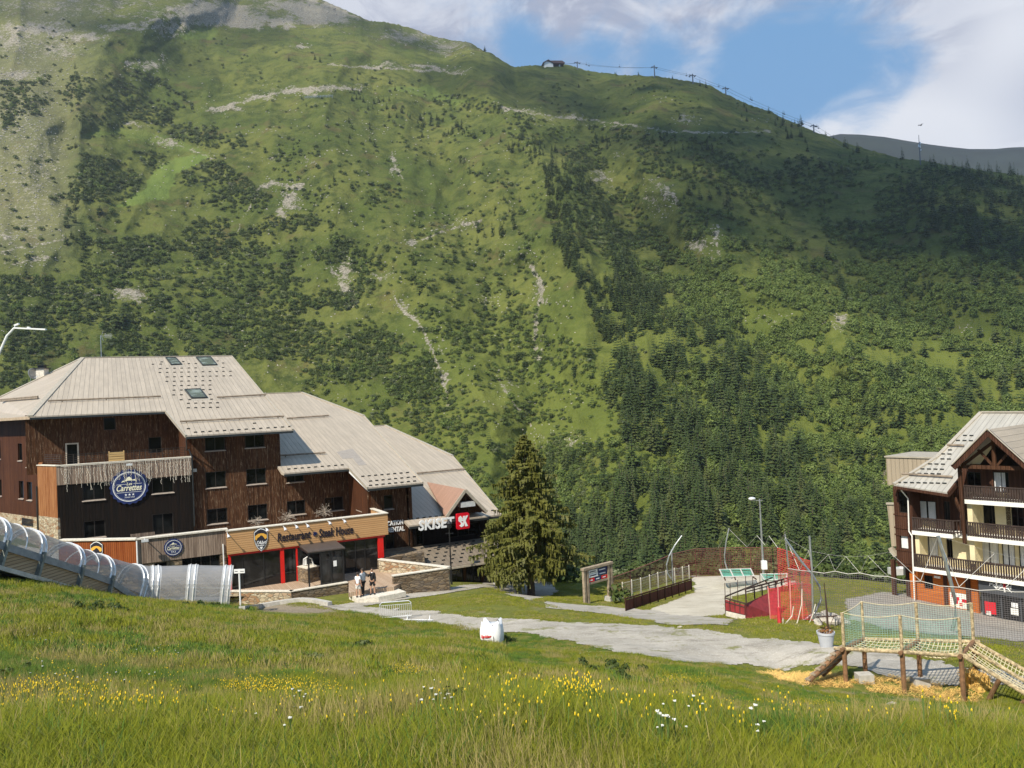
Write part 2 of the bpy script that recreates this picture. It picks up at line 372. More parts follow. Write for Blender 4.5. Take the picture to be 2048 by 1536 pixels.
cpx((0, 1150, 38), (60, 1165, 41), (140, 1188, 43.5), (270, 1203, 46), (380, 1207, 47.5), (458, 1212, 48.2), (481, 1218, 49), (490, 1216, 53.6), (582, 1208, 53.0), (695, 1192, 55.0), (600, 1222, 48.5), (690, 1232, 46.5),
    (700, 1222, 50), (850, 1240, 46), (1024, 1262, 41), (1300, 1275, 38), (1640, 1300, 34), (1940, 1345, 29.5), (1500, 1262, 39), (1230, 1244, 42.5), (1400, 1250, 41), (1640, 1285, 36), (983, 1284, 38),
    (1803, 1388, 28), (1923, 1397, 27.6), (1690, 1370, 28.6), (1835, 1362, 29.6), (1731, 1350, 29.7), (1612, 1366, 29), (1560, 1358, 28.5), (1750, 1400, 27), (1870, 1408, 26.8), (1640, 1385, 27), (2048, 1385, 27.4),
    (740, 1203, 53), (830, 1190, 55), (900, 1178, 58), (960, 1176, 58.5), (880, 1205, 52), (1000, 1200, 50.5), (1110, 1226, 46.5), (930, 1222, 47.5), (1060, 1236, 44),
    (1060, 1192, 61.5), (1010, 1180, 62), (1171, 1207, 54), (1216, 1206, 54.5), (1130, 1172, 66), (1200, 1168, 67), (1265, 1228, 50.5), (1110, 1212, 50), (1300, 1235, 48), (1390, 1184, 61), (1380, 1240, 45), (1440, 1236, 46.5), (1450, 1200, 56), (1420, 1170, 64), (1420, 1152, 72), (1524, 1152, 68), (1340, 1150, 73), (1240, 1175, 66), (1600, 1158, 66), (1290, 1165, 68),
    (1560, 1245, 42), (1640, 1248, 41), (1700, 1262, 40), (1800, 1285, 36.5), (1950, 1305, 33), (2048, 1318, 31.5), (1800, 1225, 49), (1850, 1220, 54), (1960, 1246, 52), (2048, 1262, 50), (1720, 1200, 55), (1680, 1165, 64), (2048, 1285, 42), (1780, 1180, 66))
cp((-18, 62, .6), (-30, 70, .8), (-8, 66, -.3), (-12, 82, -.5), (4, 76, -4.2), (14, 80, -5), (24, 80, -5), (34, 76, -5), (44, 70, -5.5), (-40, 85, 0))
for y, z in ((96, -13), (115, -25), (140, -42), (170, -62), (195, -76)):
    for x in (-55, -25, 0, 25, 55): cp((x*(1+y/300), y, z))
CP = np.array(CP)
GX0, GX1, GY0, GY1, GS = -62., 62., -12., 190., .5
gx = np.arange(GX0, GX1+.01, GS); gy = np.arange(GY0, GY1+.01, GS)
def _fit():
    d = np.hypot(CP[:, None, 0]-CP[None, :, 0], CP[:, None, 1]-CP[None, :, 1]); n = len(CP)
    k = lambda r: -np.sqrt(r*r+1.0)
    A = np.zeros((n+3, n+3)); A[:n, :n] = k(d)-np.eye(n)*.06; A[:n, n] = 1; A[n, :n] = 1; A[:n, n+1:] = CP[:, :2]; A[n+1:, :n] = CP[:, :2].T
    w = np.linalg.solve(A, np.concatenate([CP[:, 2], [0, 0, 0]]))
    X, Y = np.meshgrid(gx, gy); Z = w[n]+w[n+1]*X+w[n+2]*Y
    for i in range(n): Z += w[i]*k(np.hypot(X-CP[i, 0], Y-CP[i, 1]))
    return Z
GZ = _fit()
_X, _Y = np.meshgrid(gx, gy)
_am = np.clip((60-_Y)/20, .25, 1)
GZ += ((fbm(_X/3.1, _Y/3.1, 5, 3)-.5)*.34+(fbm(_X/.9, _Y/.9, 9, 2)-.5)*.10)*_am*np.where(_Y < 36, 1, .45)
def gz(x, y):
    x = np.clip(np.asarray(x, float), GX0, GX1-.01); y = np.clip(np.asarray(y, float), GY0, GY1-.01)
    fx = (x-GX0)/GS; fy = (y-GY0)/GS; ix = fx.astype(int); iy = fy.astype(int); fx = fx-ix; fy = fy-iy
    return (GZ[iy, ix]*(1-fx)+GZ[iy, ix+1]*fx)*(1-fy)+(GZ[iy+1, ix]*(1-fx)+GZ[iy+1, ix+1]*fx)*fy
def g1(x, y): return float(gz(np.array(x), np.array(y)))
def gpt(px, py, y0=3., y1=110.):
    """where the sight line through a pixel of the photograph meets the ground"""
    r = ray(px, py); Y = np.arange(y0, y1, .1); h = CZ+r.z*Y-gz(r.x*Y, Y); i = np.argmax(h < 0)
    if h[i] >= 0: i = len(Y)-1
    return Vector((r.x*Y[i], Y[i], g1(r.x*Y[i], Y[i])))
def gpoly(pts): return [tuple(gpt(*p)[:2]) for p in pts]
ROADS = {
 'gravel_road': gpoly([(630, 1209), (700, 1213), (760, 1216), (830, 1222), (900, 1229), (1000, 1240), (1100, 1245), (1200, 1247), (1300, 1252), (1400, 1262), (1500, 1275), (1640, 1291), (1750, 1302), (1850, 1319), (1960, 1340), (2140, 1368), (2140, 1400), (2048, 1385), (1900, 1369), (1750, 1351), (1600, 1337), (1500, 1328), (1350, 1324), (1230, 1305), (1100, 1275), (980, 1263), (880, 1251), (800, 1243), (720, 1228), (650, 1216)]),
 'gravel_path': gpoly([(1085, 1203), (1200, 1213), (1300, 1222), (1400, 1233), (1470, 1240), (1455, 1251), (1340, 1250), (1220, 1230), (1100, 1216)]),
 'terrace_path': gpoly([(660, 1213), (730, 1202), (830, 1187), (900, 1176), (960, 1169), (1010, 1166), (990, 1176), (960, 1177), (880, 1190), (780, 1205), (700, 1217)]),
 'plaza': gpoly([(1280, 1228), (1392, 1184), (1380, 1152), (1500, 1150), (1600, 1168), (1460, 1195), (1452, 1230), (1400, 1234), (1330, 1236)]),
 'square': gpoly([(1690, 1200), (1760, 1185), (1860, 1190), (2200, 1230), (2200, 1300), (2048, 1284), (1900, 1272), (1760, 1258), (1700, 1240)]),
 'yard': gpoly([(960, 1172), (1000, 1120), (1075, 1150), (1110, 1185), (1060, 1202), (1010, 1186)]),
}
def road_mask(x, y, grow=0):
    m = np.zeros(np.shape(x), bool); wob = (fbm(x/1.3, y/1.3, 31, 3)-.5)*1.0
    for p in ROADS.values(): m |= inpoly(x+wob, y+wob*.7, p)
    return m
def build_ground():
    s = .4; xs = np.arange(GX0+.5, GX1-.5, s); ys = np.arange(GY0+.5, GY1-.5, s); X, Y = np.meshgrid(xs, ys); Z = gz(X, Y)
    nx, ny = len(xs), len(ys); v = np.stack([X, Y, Z], -1).reshape(-1, 3)
    i = (np.arange(ny-1)[:, None]*nx+np.arange(nx-1)[None]).reshape(-1); f = np.stack([i, i+1, i+nx+1, i+nx], -1)
    o = np_mesh('ground', v, f, MT['ground'], True)
    px, py = proj_np(X, np.maximum(Y, 1), Z); px, py = px.reshape(-1), py.reshape(-1)
    dirt = np.zeros(len(v))
    for cx, cy, rx, ry, k in [(600, 1217, 85, 9, 1.), (1380, 1315, 90, 9, .8), (1260, 1295, 120, 8, .5), (1640, 1385, 120, 6, .7), (1450, 1415, 45, 4, .9), (1800, 1400, 60, 7, .8), (340, 1267, 70, 5, .6), (640, 1300, 90, 4, .6), (1080, 1215, 30, 8, .5), (790, 1225, 60, 8, .6), (960, 1224, 40, 6, .5), (1330, 1150, 60, 9, .7), (1430, 1205, 60, 20, .5)]:
        dirt = np.maximum(dirt, k*np.clip(1.6-np.hypot((px-cx)/rx, (py-cy)/ry), 0, 1))
    at_ = o.data.attributes.new('dirt', 'FLOAT', 'POINT'); at_.data.foreach_set('value', dirt.astype(np.float32))
    tall = ((Y.reshape(-1) < 48) & (py > 1240)).astype(np.float32)
    at_ = o.data.attributes.new('tall', 'FLOAT', 'POINT'); at_.data.foreach_set('value', tall)
    tag(o, kind='structure'); return o
def np_mesh(name, v, f, mat, smooth=False, parent=None):
    me = bpy.data.meshes.new(name); v = np.asarray(v, np.float32); f = np.asarray(f, np.int32); k = f.shape[1]
    me.vertices.add(len(v)); me.vertices.foreach_set('co', v.ravel())
    me.loops.add(f.size); me.loops.foreach_set('vertex_index', f.ravel())
    me.polygons.add(len(f)); me.polygons.foreach_set('loop_start', np.arange(0, f.size, k, dtype=np.int32))
    if smooth: me.polygons.foreach_set('use_smooth', np.ones(len(f), bool))
    for m in (mat if isinstance(mat, (list, tuple)) else [mat]): me.materials.append(m)
    me.update(calc_edges=True); me.validate()
    o = bpy.data.objects.new(name, me); COL.objects.link(o)
    if parent is not None: o.parent = parent
    return o
def ground_mat():
    m, n, b, o = newmat('ground_turf'); tc = n('ShaderNodeTexCoord').outputs['Object']
    a = n.noise(tc, .35, 5, .6); d = n.noise(tc, 3.5, 5, .7); e = n.noise(tc, 24, 3, .7)
    c = n.mix(n.ss(a, .35, .65), (.115, .135, .022), (.20, .19, .042))
    c = n.mix(n.ss(d, .35, .7), c, (.085, .11, .02)); c = n.mix(n.math('MULTIPLY', n.ss(e, .4, .75), .5), c, (.27, .24, .09))
    dirt = n('ShaderNodeAttribute', attribute_name='dirt').outputs['Fac']
    dm = n.ss(n.math('ADD', dirt, n.math('MULTIPLY', n.math('SUBTRACT', n.noise(tc, 1.6, 6, .75), .5), 1.5)), .45, .75)
    dc = n.mix(n.ss(e, .35, .7), (.20, .145, .09), (.38, .34, .27))
    c = n.mix(dm, c, dc)
    sc_ = n.ss(n.noise(tc, .8, 6, .75), .62, .72); c = n.mix(n.math('MULTIPLY', sc_, .5), c, (.27, .2, .085))
    setin(n, b, 'Base Color', c); setin(n, b, 'Roughness', .95); setin(n, b, 'Specular IOR Level', .1)
    bp = n('ShaderNodeBump', {'Strength': .8, 'Distance': .06, 'Height': n.math('ADD', d, n.math('MULTIPLY', e, .6))}); n.l.new(bp.outputs[0], b.inputs['Normal'])
    return m
def gravel_mat(name, ca, cb, cc, green=.0):
    m, n, b, o = newmat(name); tc = n('ShaderNodeTexCoord').outputs['Object']
    a = n.noise(tc, .45, 5, .65); d = n.noise(tc, 30, 4, .8); l = n.noise(tc, 1.2, 5, .7, sv=(.45, 1.4, 1))
    c = n.mix(n.ss(a, .3, .7), ca, cb); c = n.mix(n.ss(l, .48, .68), c, cc); c = n.mix(n.math('MULTIPLY', n.ss(d, .45, .75), .55), c, tuple(x*.55 for x in ca))
    v = n('ShaderNodeTexVoronoi', {'Vector': tc, 'Scale': 21.}); w = n('ShaderNodeSeparateColor', {0: v.outputs['Color']}).outputs[0]
    c = n.mix(n.math('MULTIPLY', n.ss(w, .86, .94), .35), c, (.62, .60, .55))
    if green: c = n.mix(n.math('MULTIPLY', n.ss(n.noise(tc, .7, 6, .75), .55, .66), green), c, (.16, .16, .04))
    setin(n, b, 'Base Color', c); setin(n, b, 'Roughness', .95)
    bp = n('ShaderNodeBump', {'Strength': .6, 'Distance': .03, 'Height': d}); n.l.new(bp.outputs[0], b.inputs['Normal'])
    return m
MT['ground'] = ground_mat()
MT['gravel'] = gravel_mat('pale_gravel', (.33, .30, .25), (.45, .41, .35), (.25, .225, .185), .85)
MT['paving'] = gravel_mat('pale_concrete_ground', (.45, .40, .31), (.55, .50, .40), (.36, .31, .24))
MT['asphalt'] = gravel_mat('grey_square_surface', (.27, .245, .21), (.36, .325, .28), (.31, .265, .22))
build_ground()
def build_road(name, poly, mat, lift=.02, cell=.14, grow=.0):
    P_ = np.array(poly); x0, y0 = P_.min(0)-.6; x1, y1 = P_.max(0)+.6; x0 = max(x0, GX0+1); x1 = min(x1, GX1-2)
    xs = np.arange(x0, x1, cell); ys = np.arange(y0, y1, cell); X, Y = np.meshgrid(xs, ys)
    wob = (fbm(X/1.1, Y/1.1, 41, 4)-.5)*1.3
    m = inpoly(X+wob, Y+wob*.8, poly)
    nx = len(xs); cm = m[:-1, :-1]; iy, ix = np.nonzero(cm)
    a = iy*nx+ix; f = np.stack([a, a+1, a+nx+1, a+nx], -1); used, inv = np.unique(f.ravel(), return_inverse=True)
    v = np.stack([X, Y, gz(X, Y)+lift], -1).reshape(-1, 3)[used]
    o = np_mesh(name, v, inv.reshape(-1, 4), mat, True); return tag(o, kind='structure')
build_road('gravel_road', ROADS['gravel_road'], MT['gravel'], .03)
build_road('gravel_path', ROADS['gravel_path'], MT['gravel'], .034)
build_road('path', ROADS['terrace_path'], MT['gravel'], .038)
build_road('paved_plaza', ROADS['plaza'], MT['paving'], .03)
build_road('village_square_pavement', ROADS['square'], MT['asphalt'], .03)
build_road('yard_path', ROADS['yard'], MT['gravel'], .026)

# ================================================================ the mountain
SKY_L = [(-400, -420), (-200, -330), (0, -230), (300, -120), (520, -40), (640, -3), (665, 8), (700, 24), (740, 42), (770, 44), (800, 50), (830, 58), (860, 71), (900, 80), (925, 82), (945, 88), (965, 101), (985, 108), (1005, 122), (1030, 134), (1060, 131), (1090, 131), (1130, 129), (1150, 134), (1180, 142), (1240, 150), (1310, 152), (1345, 157), (1378, 162), (1400, 165), (1425, 173), (1445, 185), (1475, 199), (1505, 212), (1540, 222), (1565, 235), (1600, 250), (1630, 264), (1648, 270), (1690, 285), (1740, 300), (1800, 316), (1850, 322), (1900, 330), (1960, 340), (2048, 352), (2250, 380), (2500, 420)]
_sk = np.array([(lambda r: (r.x, r.z))(ray(*p)) for p in SKY_L])
def sky_e(a): return np.interp(a, _sk[:, 0], _sk[:, 1])
def far_Y(a): return np.interp(a, [-.95, -.5, -.1, .1, .4, .6, .9], [1350, 1300, 1180, 1060, 880, 760, 700])
E0, Y0M = -.45, 168.
_t = np.linspace(0, 1, 2001); _g = .86*(1-(1-_t)**2.4)+.14*_t
# crests (nearer) and gullies (farther): line px(py), value
FOLDS = [([(-500, -700), (-400, 1300)], .02),
         ([(520, -200), (330, 30), (230, 110), (165, 170), (135, 260), (120, 380), (60, 500), (0, 620), (-80, 900)], -.04),
         ([(640, -200), (420, 90), (380, 220), (330, 330), (380, 420), (470, 520), (560, 640), (640, 800), (700, 1200)], .045),
         ([(800, -100), (700, 90), (640, 190), (660, 300), (760, 420), (840, 540), (900, 620), (960, 800), (980, 1200)], -.035),
         ([(860, -100), (860, 120), (860, 300), (900, 420), (960, 520), (1010, 640), (1040, 800), (1080, 1200)], .02),
         ([(1000, -100), (1020, 170), (1075, 330), (1095, 450), (1130, 560), (1185, 690), (1215, 800), (1245, 950), (1290, 1200)], -.07),
         ([(1150, -100), (1190, 200), (1200, 340), (1290, 470), (1420, 610), (1560, 730), (1680, 840), (1780, 1000), (1820, 1200)], .06),
         ([(1280, -100), (1290, 200), (1310, 340), (1390, 440), (1530, 560), (1700, 690), (1880, 850), (2000, 1200)], -.02),
         ([(1600, 0), (1560, 300), (1640, 450), (1800, 600), (1980, 750), (2100, 1200)], .03),
         ([(1900, 0), (1850, 330), (1960, 480), (2150, 650), (2300, 1200)], -.02),
         ([(2700, -500), (2700, 1300)], .03)]
def fold(px, py):
    L = []; V = [v for _, v in FOLDS]
    for line, v in FOLDS:
        q = sorted([(b, a) for a, b in line]); L.append(np.interp(py, [b for b, a in q], [a for b, a in q]))
    out = np.zeros(np.shape(px)); 
    for i in range(len(L)-1):
        lo, hi = L[i], np.maximum(L[i+1], L[i]+20); t = np.clip((px-lo)/(hi-lo), 0, 1)
        t = t*.75+.25*t*t*(3-2*t)
        m = (px >= lo) & (px <= hi) if i else (px <= hi)
        out = np.where(m, V[i]*(1-t)+V[i+1]*t, out)
    return out
def delta(px, py):
    d = fold(px+(fbm(px/110, py/90, 55, 4)-.5)*150, py+(fbm(px/110, py/90, 56, 3)-.5)*60)
    wx = px+(fbm(px/160, py/160, 3, 3)-.5)*90
    r = np.abs(fbm(wx/120, py/230, 71, 3)-.5)*2
    d = d+(r-.3)*.04+(fbm(wx/44, py/60, 72, 3)-.5)*.012+(fbm(px/13, py/13, 73, 2)-.5)*.003
    return d
def mtn(px, py):
    """point of the mountainside seen at a pixel of the photograph (vectorised)"""
    px = np.asarray(px, float); py = np.asarray(py, float)
    A = (px-1024)/FPX; B = (768-py)/FPX
    vx = A*RX.x+B*UX.x+FW.x; vy = A*RX.y+B*UX.y+FW.y; vz = A*RX.z+B*UX.z+FW.z; a = vx/vy; e = vz/vy
    es = sky_e(a); g = (e-E0)/(es-E0); ok = (g < 1) & (g > 0)
    t = np.interp(np.clip(g, 0, 1), _g, _t); Y = (Y0M+(far_Y(a)-Y0M)*t)*(1+delta(px, py))
    return a*Y, Y, CZ+e*Y, ok
ROCKS = [(70, 60, 90, 14, .9), (20, 85, 60, 16, .8), (120, 100, 60, 20, .7), (30, 150, 60, 14, .8), (170, 75, 60, 7, .9), (260, 55, 70, 6, .8), (430, 30, 80, 22, .85), (480, 45, 60, 14, .8), (330, 55, 50, 24, .5), (640, 30, 55, 22, 1.0), (560, 45, 30, 10, .8), (620, 12, 90, 10, .8), (900, 95, 60, 18, .65), (820, 75, 70, 16, .5),
         (600, 92, 22, 7, 1), (300, 135, 45, 12, .8), (265, 128, 20, 12, .9), (325, 112, 9, 10, 1), (600, 182, 70, 9, 1.1), (520, 195, 50, 7, 1.), (450, 218, 45, 7, 1.), (690, 175, 60, 6, .8), (270, 250, 35, 7, .9), (330, 285, 35, 12, .9), (420, 310, 8, 10, .8), (540, 265, 35, 8, .7), (580, 400, 28, 22, .9), (540, 370, 40, 12, .8), (590, 372, 25, 8, .9), (565, 425, 10, 20, 1), (620, 322, 16, 12, .7), (550, 317, 22, 10, .6), (790, 330, 9, 26, .9), (745, 262, 28, 20, .5), (30, 250, 60, 50, .45), (60, 330, 60, 90, .4), (60, 420, 60, 80, .35), (15, 470, 22, 10, .9), (260, 590, 42, 18, .95), (180, 583, 20, 6, .7), (40, 520, 70, 14, .6), (85, 520, 25, 10, .8),
         (690, 555, 18, 40, .85), (665, 540, 9, 14, .7), (762, 552, 34, 12, .8), (730, 545, 18, 8, .6), (800, 610, 16, 14, .7), (830, 640, 14, 22, .6), (860, 690, 8, 40, .6), (890, 755, 10, 45, .8), (885, 700, 8, 20, .7), (820, 485, 22, 14, .7), (900, 458, 55, 8, .6), (935, 445, 25, 10, .8), (980, 600, 30, 18, .6), (1040, 510, 40, 25, .5), (1075, 580, 16, 30, .6), (1090, 600, 22, 10, .7), (1070, 700, 14, 30, .6), (1010, 770, 16, 35, .55), (1120, 605, 10, 4, 1), (1200, 618, 25, 5, .8), (1115, 880, 60, 20, .5), (1060, 880, 20, 26, .5), (1150, 885, 25, 14, .6), (1160, 1000, 20, 22, .4), (1080, 870, 12, 20, .5),
         (1205, 352, 22, 12, .95), (1220, 370, 14, 20, .6), (1315, 385, 30, 50, .62), (1330, 420, 25, 20, .6), (1232, 312, 18, 7, .8), (1400, 495, 28, 20, 1.), (1432, 470, 12, 22, 1.), (1435, 520, 18, 9, .8), (1680, 640, 30, 22, .8), (1590, 650, 50, 20, .45), (1540, 640, 30, 12, .5), (1560, 240, 80, 5, .6), (1370, 240, 30, 14, .75), (1300, 265, 60, 5, .6), (1120, 235, 60, 6, .8), (1040, 222, 40, 7, .9), (1180, 250, 100, 4, .7), (1310, 200, 40, 10, .35), (860, 135, 45, 9, 1.), (770, 133, 60, 6, .8), (920, 142, 30, 8, .8), (1010, 60, 5, 5, .2), (1950, 570, 12, 14, .8), (1940, 655, 25, 14, .6), (1990, 690, 40, 10, .5), (1720, 890, 45, 22, .6), (1780, 960, 25, 50, .7), (1760, 1010, 30, 40, .5), (1485, 640, 12, 8, .5), (1050, 300, 8, 8, .5), (700, 245, 30, 12, .35)]
SCARS = [(3, 1., [(412, 220), (470, 208), (540, 190), (600, 178), (660, 175), (720, 180)]), (3.2, 1., [(785, 585), (800, 615), (838, 648), (860, 690), (878, 735), (892, 780), (896, 818)]), (7, .95, [(658, 535), (680, 560), (700, 585), (712, 608)]), (3.5, .9, [(985, 735), (1005, 770), (1030, 810), (1062, 850)]), (2, .95, [(1160, 238), (1250, 248), (1330, 262), (1420, 266), (1540, 262)]), (2.4, 1., [(655, 128), (720, 134), (790, 138), (880, 142), (930, 150)]), (2, .95, [(1000, 214), (1060, 226), (1160, 240)]), (4.5, .9, [(1062, 530), (1086, 575), (1072, 630), (1070, 690), (1080, 730)]), (2.5, .8, [(440, 335), (455, 360), (470, 385)]), (2, .9, [(470, 470), (520, 372), (545, 365), (600, 378)]), (3, .9, [(785, 305), (792, 335), (806, 360)]), (2, .9, [(300, 262), (345, 290), (385, 300), (430, 318)]), (2, .8, [(0, 590), (60, 585), (180, 588), (340, 610)]), (3, .8, [(0, 505), (60, 492), (130, 478)]), (2, .7, [(560, 700), (700, 712), (860, 738)]), (2.5, .9, [(820, 490), (870, 470), (930, 450), (965, 440)]), (2.2, .8, [(1540, 640), (1600, 655), (1700, 640)]), (3.5, .9, [(1436, 452), (1430, 480), (1440, 520)]), (4, .8, [(1330, 372), (1352, 400), (1360, 420)]), (3, 1., [(1190, 340), (1208, 350), (1225, 362)]), (3, .9, [(1725, 885), (1752, 920), (1762, 980)]), (5, .9, [(1762, 955), (1778, 1000)])]
PISTE = [(225, 412), (262, 400), (290, 370), (310, 345), (345, 322), (378, 310), (420, 312), (400, 328), (360, 345), (345, 372), (335, 392), (290, 408)]
PISTE2 = [(385, 308), (300, 285), (235, 268), (180, 275), (170, 268), (240, 258), (300, 262), (350, 280), (420, 310)]
PISTE3 = [(770, 175), (850, 170), (935, 205), (915, 212), (850, 195)]
PISTE4 = [(350, 75), (385, 55), (435, 58), (430, 80)]
def build_mountain():
    A = np.linspace(-.86, .80, 760); G = np.concatenate([np.linspace(.0, .2, 30), np.linspace(.2, 1, 440)[1:]]); T = np.interp(G, _g, _t)
    AA, GG = np.meshgrid(A, G); TT = np.interp(GG, _g, _t); es = sky_e(AA)+(vnoise(AA*400, AA*0, 8)-.5)*.0018*GG**30; EE = E0+(es-E0)*GG; YY = Y0M+(far_Y(AA)-Y0M)*TT
    px, py = proj_np(AA*YY, YY, CZ+EE*YY); YY = YY*(1+delta(px, py)); X = AA*YY; Z = CZ+EE*YY
    # far side of the ridge falls away behind the skyline
    bx, by, bz = [X], [YY], [Z]
    for k, (dy, dz) in enumerate(((25, -6), (90, -45), (260, -190), (600, -520))):
        bx.append((X[-1:]*(1+dy/1000))); by.append(YY[-1:]+dy); bz.append(Z[-1:]+dz)
    X = np.concatenate(bx); Y = np.concatenate(by); Z = np.concatenate(bz); ny, nx = X.shape
    v = np.stack([X, Y, Z], -1).reshape(-1, 3); i = (np.arange(ny-1)[:, None]*nx+np.arange(nx-1)[None]).reshape(-1)
    o = np_mesh('mountain', v, np.stack([i, i+1, i+nx+1, i+nx], -1), MT['mountain'], True)
    px, py = proj_np(v[:, 0], v[:, 1], v[:, 2])
    rock = np.zeros(len(v))
    qx = px+(fbm(px/14, py/9, 601, 4)-.5)*46; qy = py+(fbm(px/14, py/9, 611, 4)-.5)*26
    for cx, cy, rx, ry, k in ROCKS: rock = np.maximum(rock, k*np.clip(1.35-np.hypot((qx-cx)/rx, (qy-cy)/ry), 0, 1))
    qx = px+(fbm(px/9, py/9, 621, 3)-.5)*9; qy = py+(fbm(px/9, py/9, 631, 3)-.5)*9
    for w_, k, L_ in SCARS:
        d = np.full(len(px), 1e9)
        for (x0, y0), (x1, y1) in zip(L_, L_[1:]):
            t = np.clip(((qx-x0)*(x1-x0)+(qy-y0)*(y1-y0))/((x1-x0)**2+(y1-y0)**2), 0, 1); d = np.minimum(d, np.hypot(qx-x0-t*(x1-x0), qy-y0-t*(y1-y0)))
        rock = np.maximum(rock, k*np.clip(1.6-d/w_, 0, 1))
    rock += .62*np.clip((105-py+(px-300)*.03)/85, 0, 1)*(py < 200)*(px < 980)
    pis = np.zeros(len(v))
    wx_ = px+(fbm(px/22, py/22, 4, 3)-.5)*34; wy_ = py+(fbm(px/22, py/22, 14, 3)-.5)*14
    pis[inpoly(wx_, wy_, PISTE2)] = .35; pis[inpoly(wx_, wy_, PISTE)] = .75
    for P_ in (PISTE3, PISTE4): pis[inpoly(wx_, wy_, P_)] = .5
    dry = .8*np.clip((250-px)/160, 0, 1)*np.clip((560-py)/100, 0, 1)*np.clip(1-(px-130)/90*(py-100)/200, 0.3, 1)
    br = np.clip((px-600)/500, 0, 1)*np.clip((py-480)/250, 0, 1)
    for nme, arr in (('rock', rock), ('piste', pis), ('dry', dry), ('lush', br)):
        a_ = o.data.attributes.new(nme, 'FLOAT', 'POINT'); a_.data.foreach_set('value', arr.astype(np.float32))
    return tag(o, kind='structure')
def mountain_mat():
    m, n, b, o = newmat('mountain_turf'); tc = n('ShaderNodeTexCoord').outputs['Object']
    at_ = lambda k: n('ShaderNodeAttribute', attribute_name=k).outputs['Fac']
    a = n.noise(tc, .012, 6, .65); d = n.noise(tc, .07, 6, .7); e = n.noise(tc, .45, 5, .7)
    c = n.mix(n.ss(a, .35, .65), (.072, .098, .020), (.140, .150, .036))
    c = n.mix(n.ss(d, .42, .66), c, (.048, .066, .016)); c = n.mix(n.math('MULTIPLY', n.ss(e, .5, .72), .5), c, (.17, .165, .06))
    c = n.mix(n.math('MULTIPLY', n.ss(n.noise(tc, .03, 5, .7), .56, .66), .45), c, (.115, .08, .04))
    c = n.mix(n.math('MULTIPLY', at_('lush'), .5), c, (.150, .180, .032))
    c = n.mix(n.math('MULTIPLY', at_('dry'), .6), c, (.225, .205, .12))
    c = n.mix(n.math('MULTIPLY', at_('piste'), .85), c, (.15, .21, .045))
    rk = n.ss(n.math('ADD', at_('rock'), n.math('ADD', n.math('MULTIPLY', n.math('SUBTRACT', n.noise(tc, .07, 9, .82), .5), 3.4), n.math('MULTIPLY', n.math('SUBTRACT', e, .5), 1.6))), .70, .92)
    sp = n.ss(n.math('ADD', n.noise(tc, .30, 6, .75), n.math('MULTIPLY', n.math('ADD', at_('dry'), at_('rock')), .10)), .665, .72)
    rc = n.mix(n.ss(n.noise(tc, .6, 5, .75), .35, .65), (.16, .14, .11), (.40, .36, .29))
    c = n.mix(n.math('MAXIMUM', n.math('MULTIPLY', rk, .9), n.math('MULTIPLY', sp, .8)), c, rc)
    setin(n, b, 'Base Color', c); setin(n, b, 'Roughness', .95); setin(n, b, 'Specular IOR Level', .08)
    bp = n('ShaderNodeBump', {'Strength': .9, 'Distance': 3.0, 'Height': n.math('ADD', n.noise(tc, .12, 7, .72), n.math('MULTIPLY', e, .25))}); n.l.new(bp.outputs[0], b.inputs['Normal'])
    return m
MT['mountain'] = mountain_mat()
build_mountain()
def build_far_ridge():
    pts = [(1400, 300), (1560, 292), (1640, 276), (1680, 268), (1720, 269), (1770, 274), (1810, 281), (1860, 289), (1900, 294), (1940, 298), (1990, 298), (2020, 295), (2048, 294), (2150, 296), (2300, 310)]
    A = np.linspace(.2, .86, 160); q = np.array([(lambda r: (r.x, r.z))(ray(*p)) for p in pts]); es = np.interp(A, q[:, 0], q[:, 1])
    R_ = np.linspace(0, 1, 40); AA, TT = np.meshgrid(A, R_); ES = np.tile(es, (40, 1)); YY = 1300+900*TT; EE = .12+(ES-.12)*TT**.8
    YY = YY*(1+(fbm(AA*30, TT*8, 12, 4)-.5)*.16*(1-TT)); X = AA*YY; Z = CZ+EE*YY
    X = np.concatenate([X, X[-1:]*1.02, X[-1:]*1.2]); Z = np.concatenate([Z, Z[-1:]-30, Z[-1:]-600]); YY = np.concatenate([YY, YY[-1:]+60, YY[-1:]+700])
    ny, nx = X.shape; i = (np.arange(ny-1)[:, None]*nx+np.arange(nx-1)[None]).reshape(-1)
    o = np_mesh('distant_hill', np.stack([X, YY, Z], -1).reshape(-1, 3), np.stack([i, i+1, i+nx+1, i+nx], -1), plain('distant_hill_turf', (.011, .017, .010), .95, 0, .4, .01), True)
    tag(o, kind='structure')
build_far_ridge()

# unseen cloud bank added behind and above the viewer, shaped to shade the upper slopes
def build_shade_cloud():
    m = MB()
    for i, (px, py, r) in enumerate(((1020, 170, 105), (1160, 190, 100), (1300, 215, 105), (1440, 275, 110), (1580, 320, 115), (1720, 370, 120), (1880, 400, 125), (2030, 440, 125), (1500, 400, 90), (1700, 470, 100), (1920, 520, 105), (1250, 300, 75), (880, 90, 75), (760, 60, 70), (600, 18, 85), (420, 10, 90), (300, 100, 60), (1380, 470, 55), (1330, 400, 60), (1080, 140, 60), (1180, 150, 62), (1290, 160, 65), (1390, 180, 66), (1490, 215, 70), (1590, 255, 74), (1690, 295, 80), (1790, 320, 85), (1900, 335, 90), (2020, 350, 95), (100, 20, 60), (220, 30, 60))):
        x, y, z, ok = mtn(np.array([px]), np.array([py])); p = Vector((x[0], y[0], z[0]))+SUN*(2300+12*(i % 5)); m.sphere(p, r, (1, 1.5, .3), 14)
    o = m.build('cloud', cloudmat('shade_cloud_vapour'), smooth=True); tag(o, 'unseen pale cloud bank behind the viewer, placed to shade the upper slopes', 'cloud', kind='structure')
build_shade_cloud()
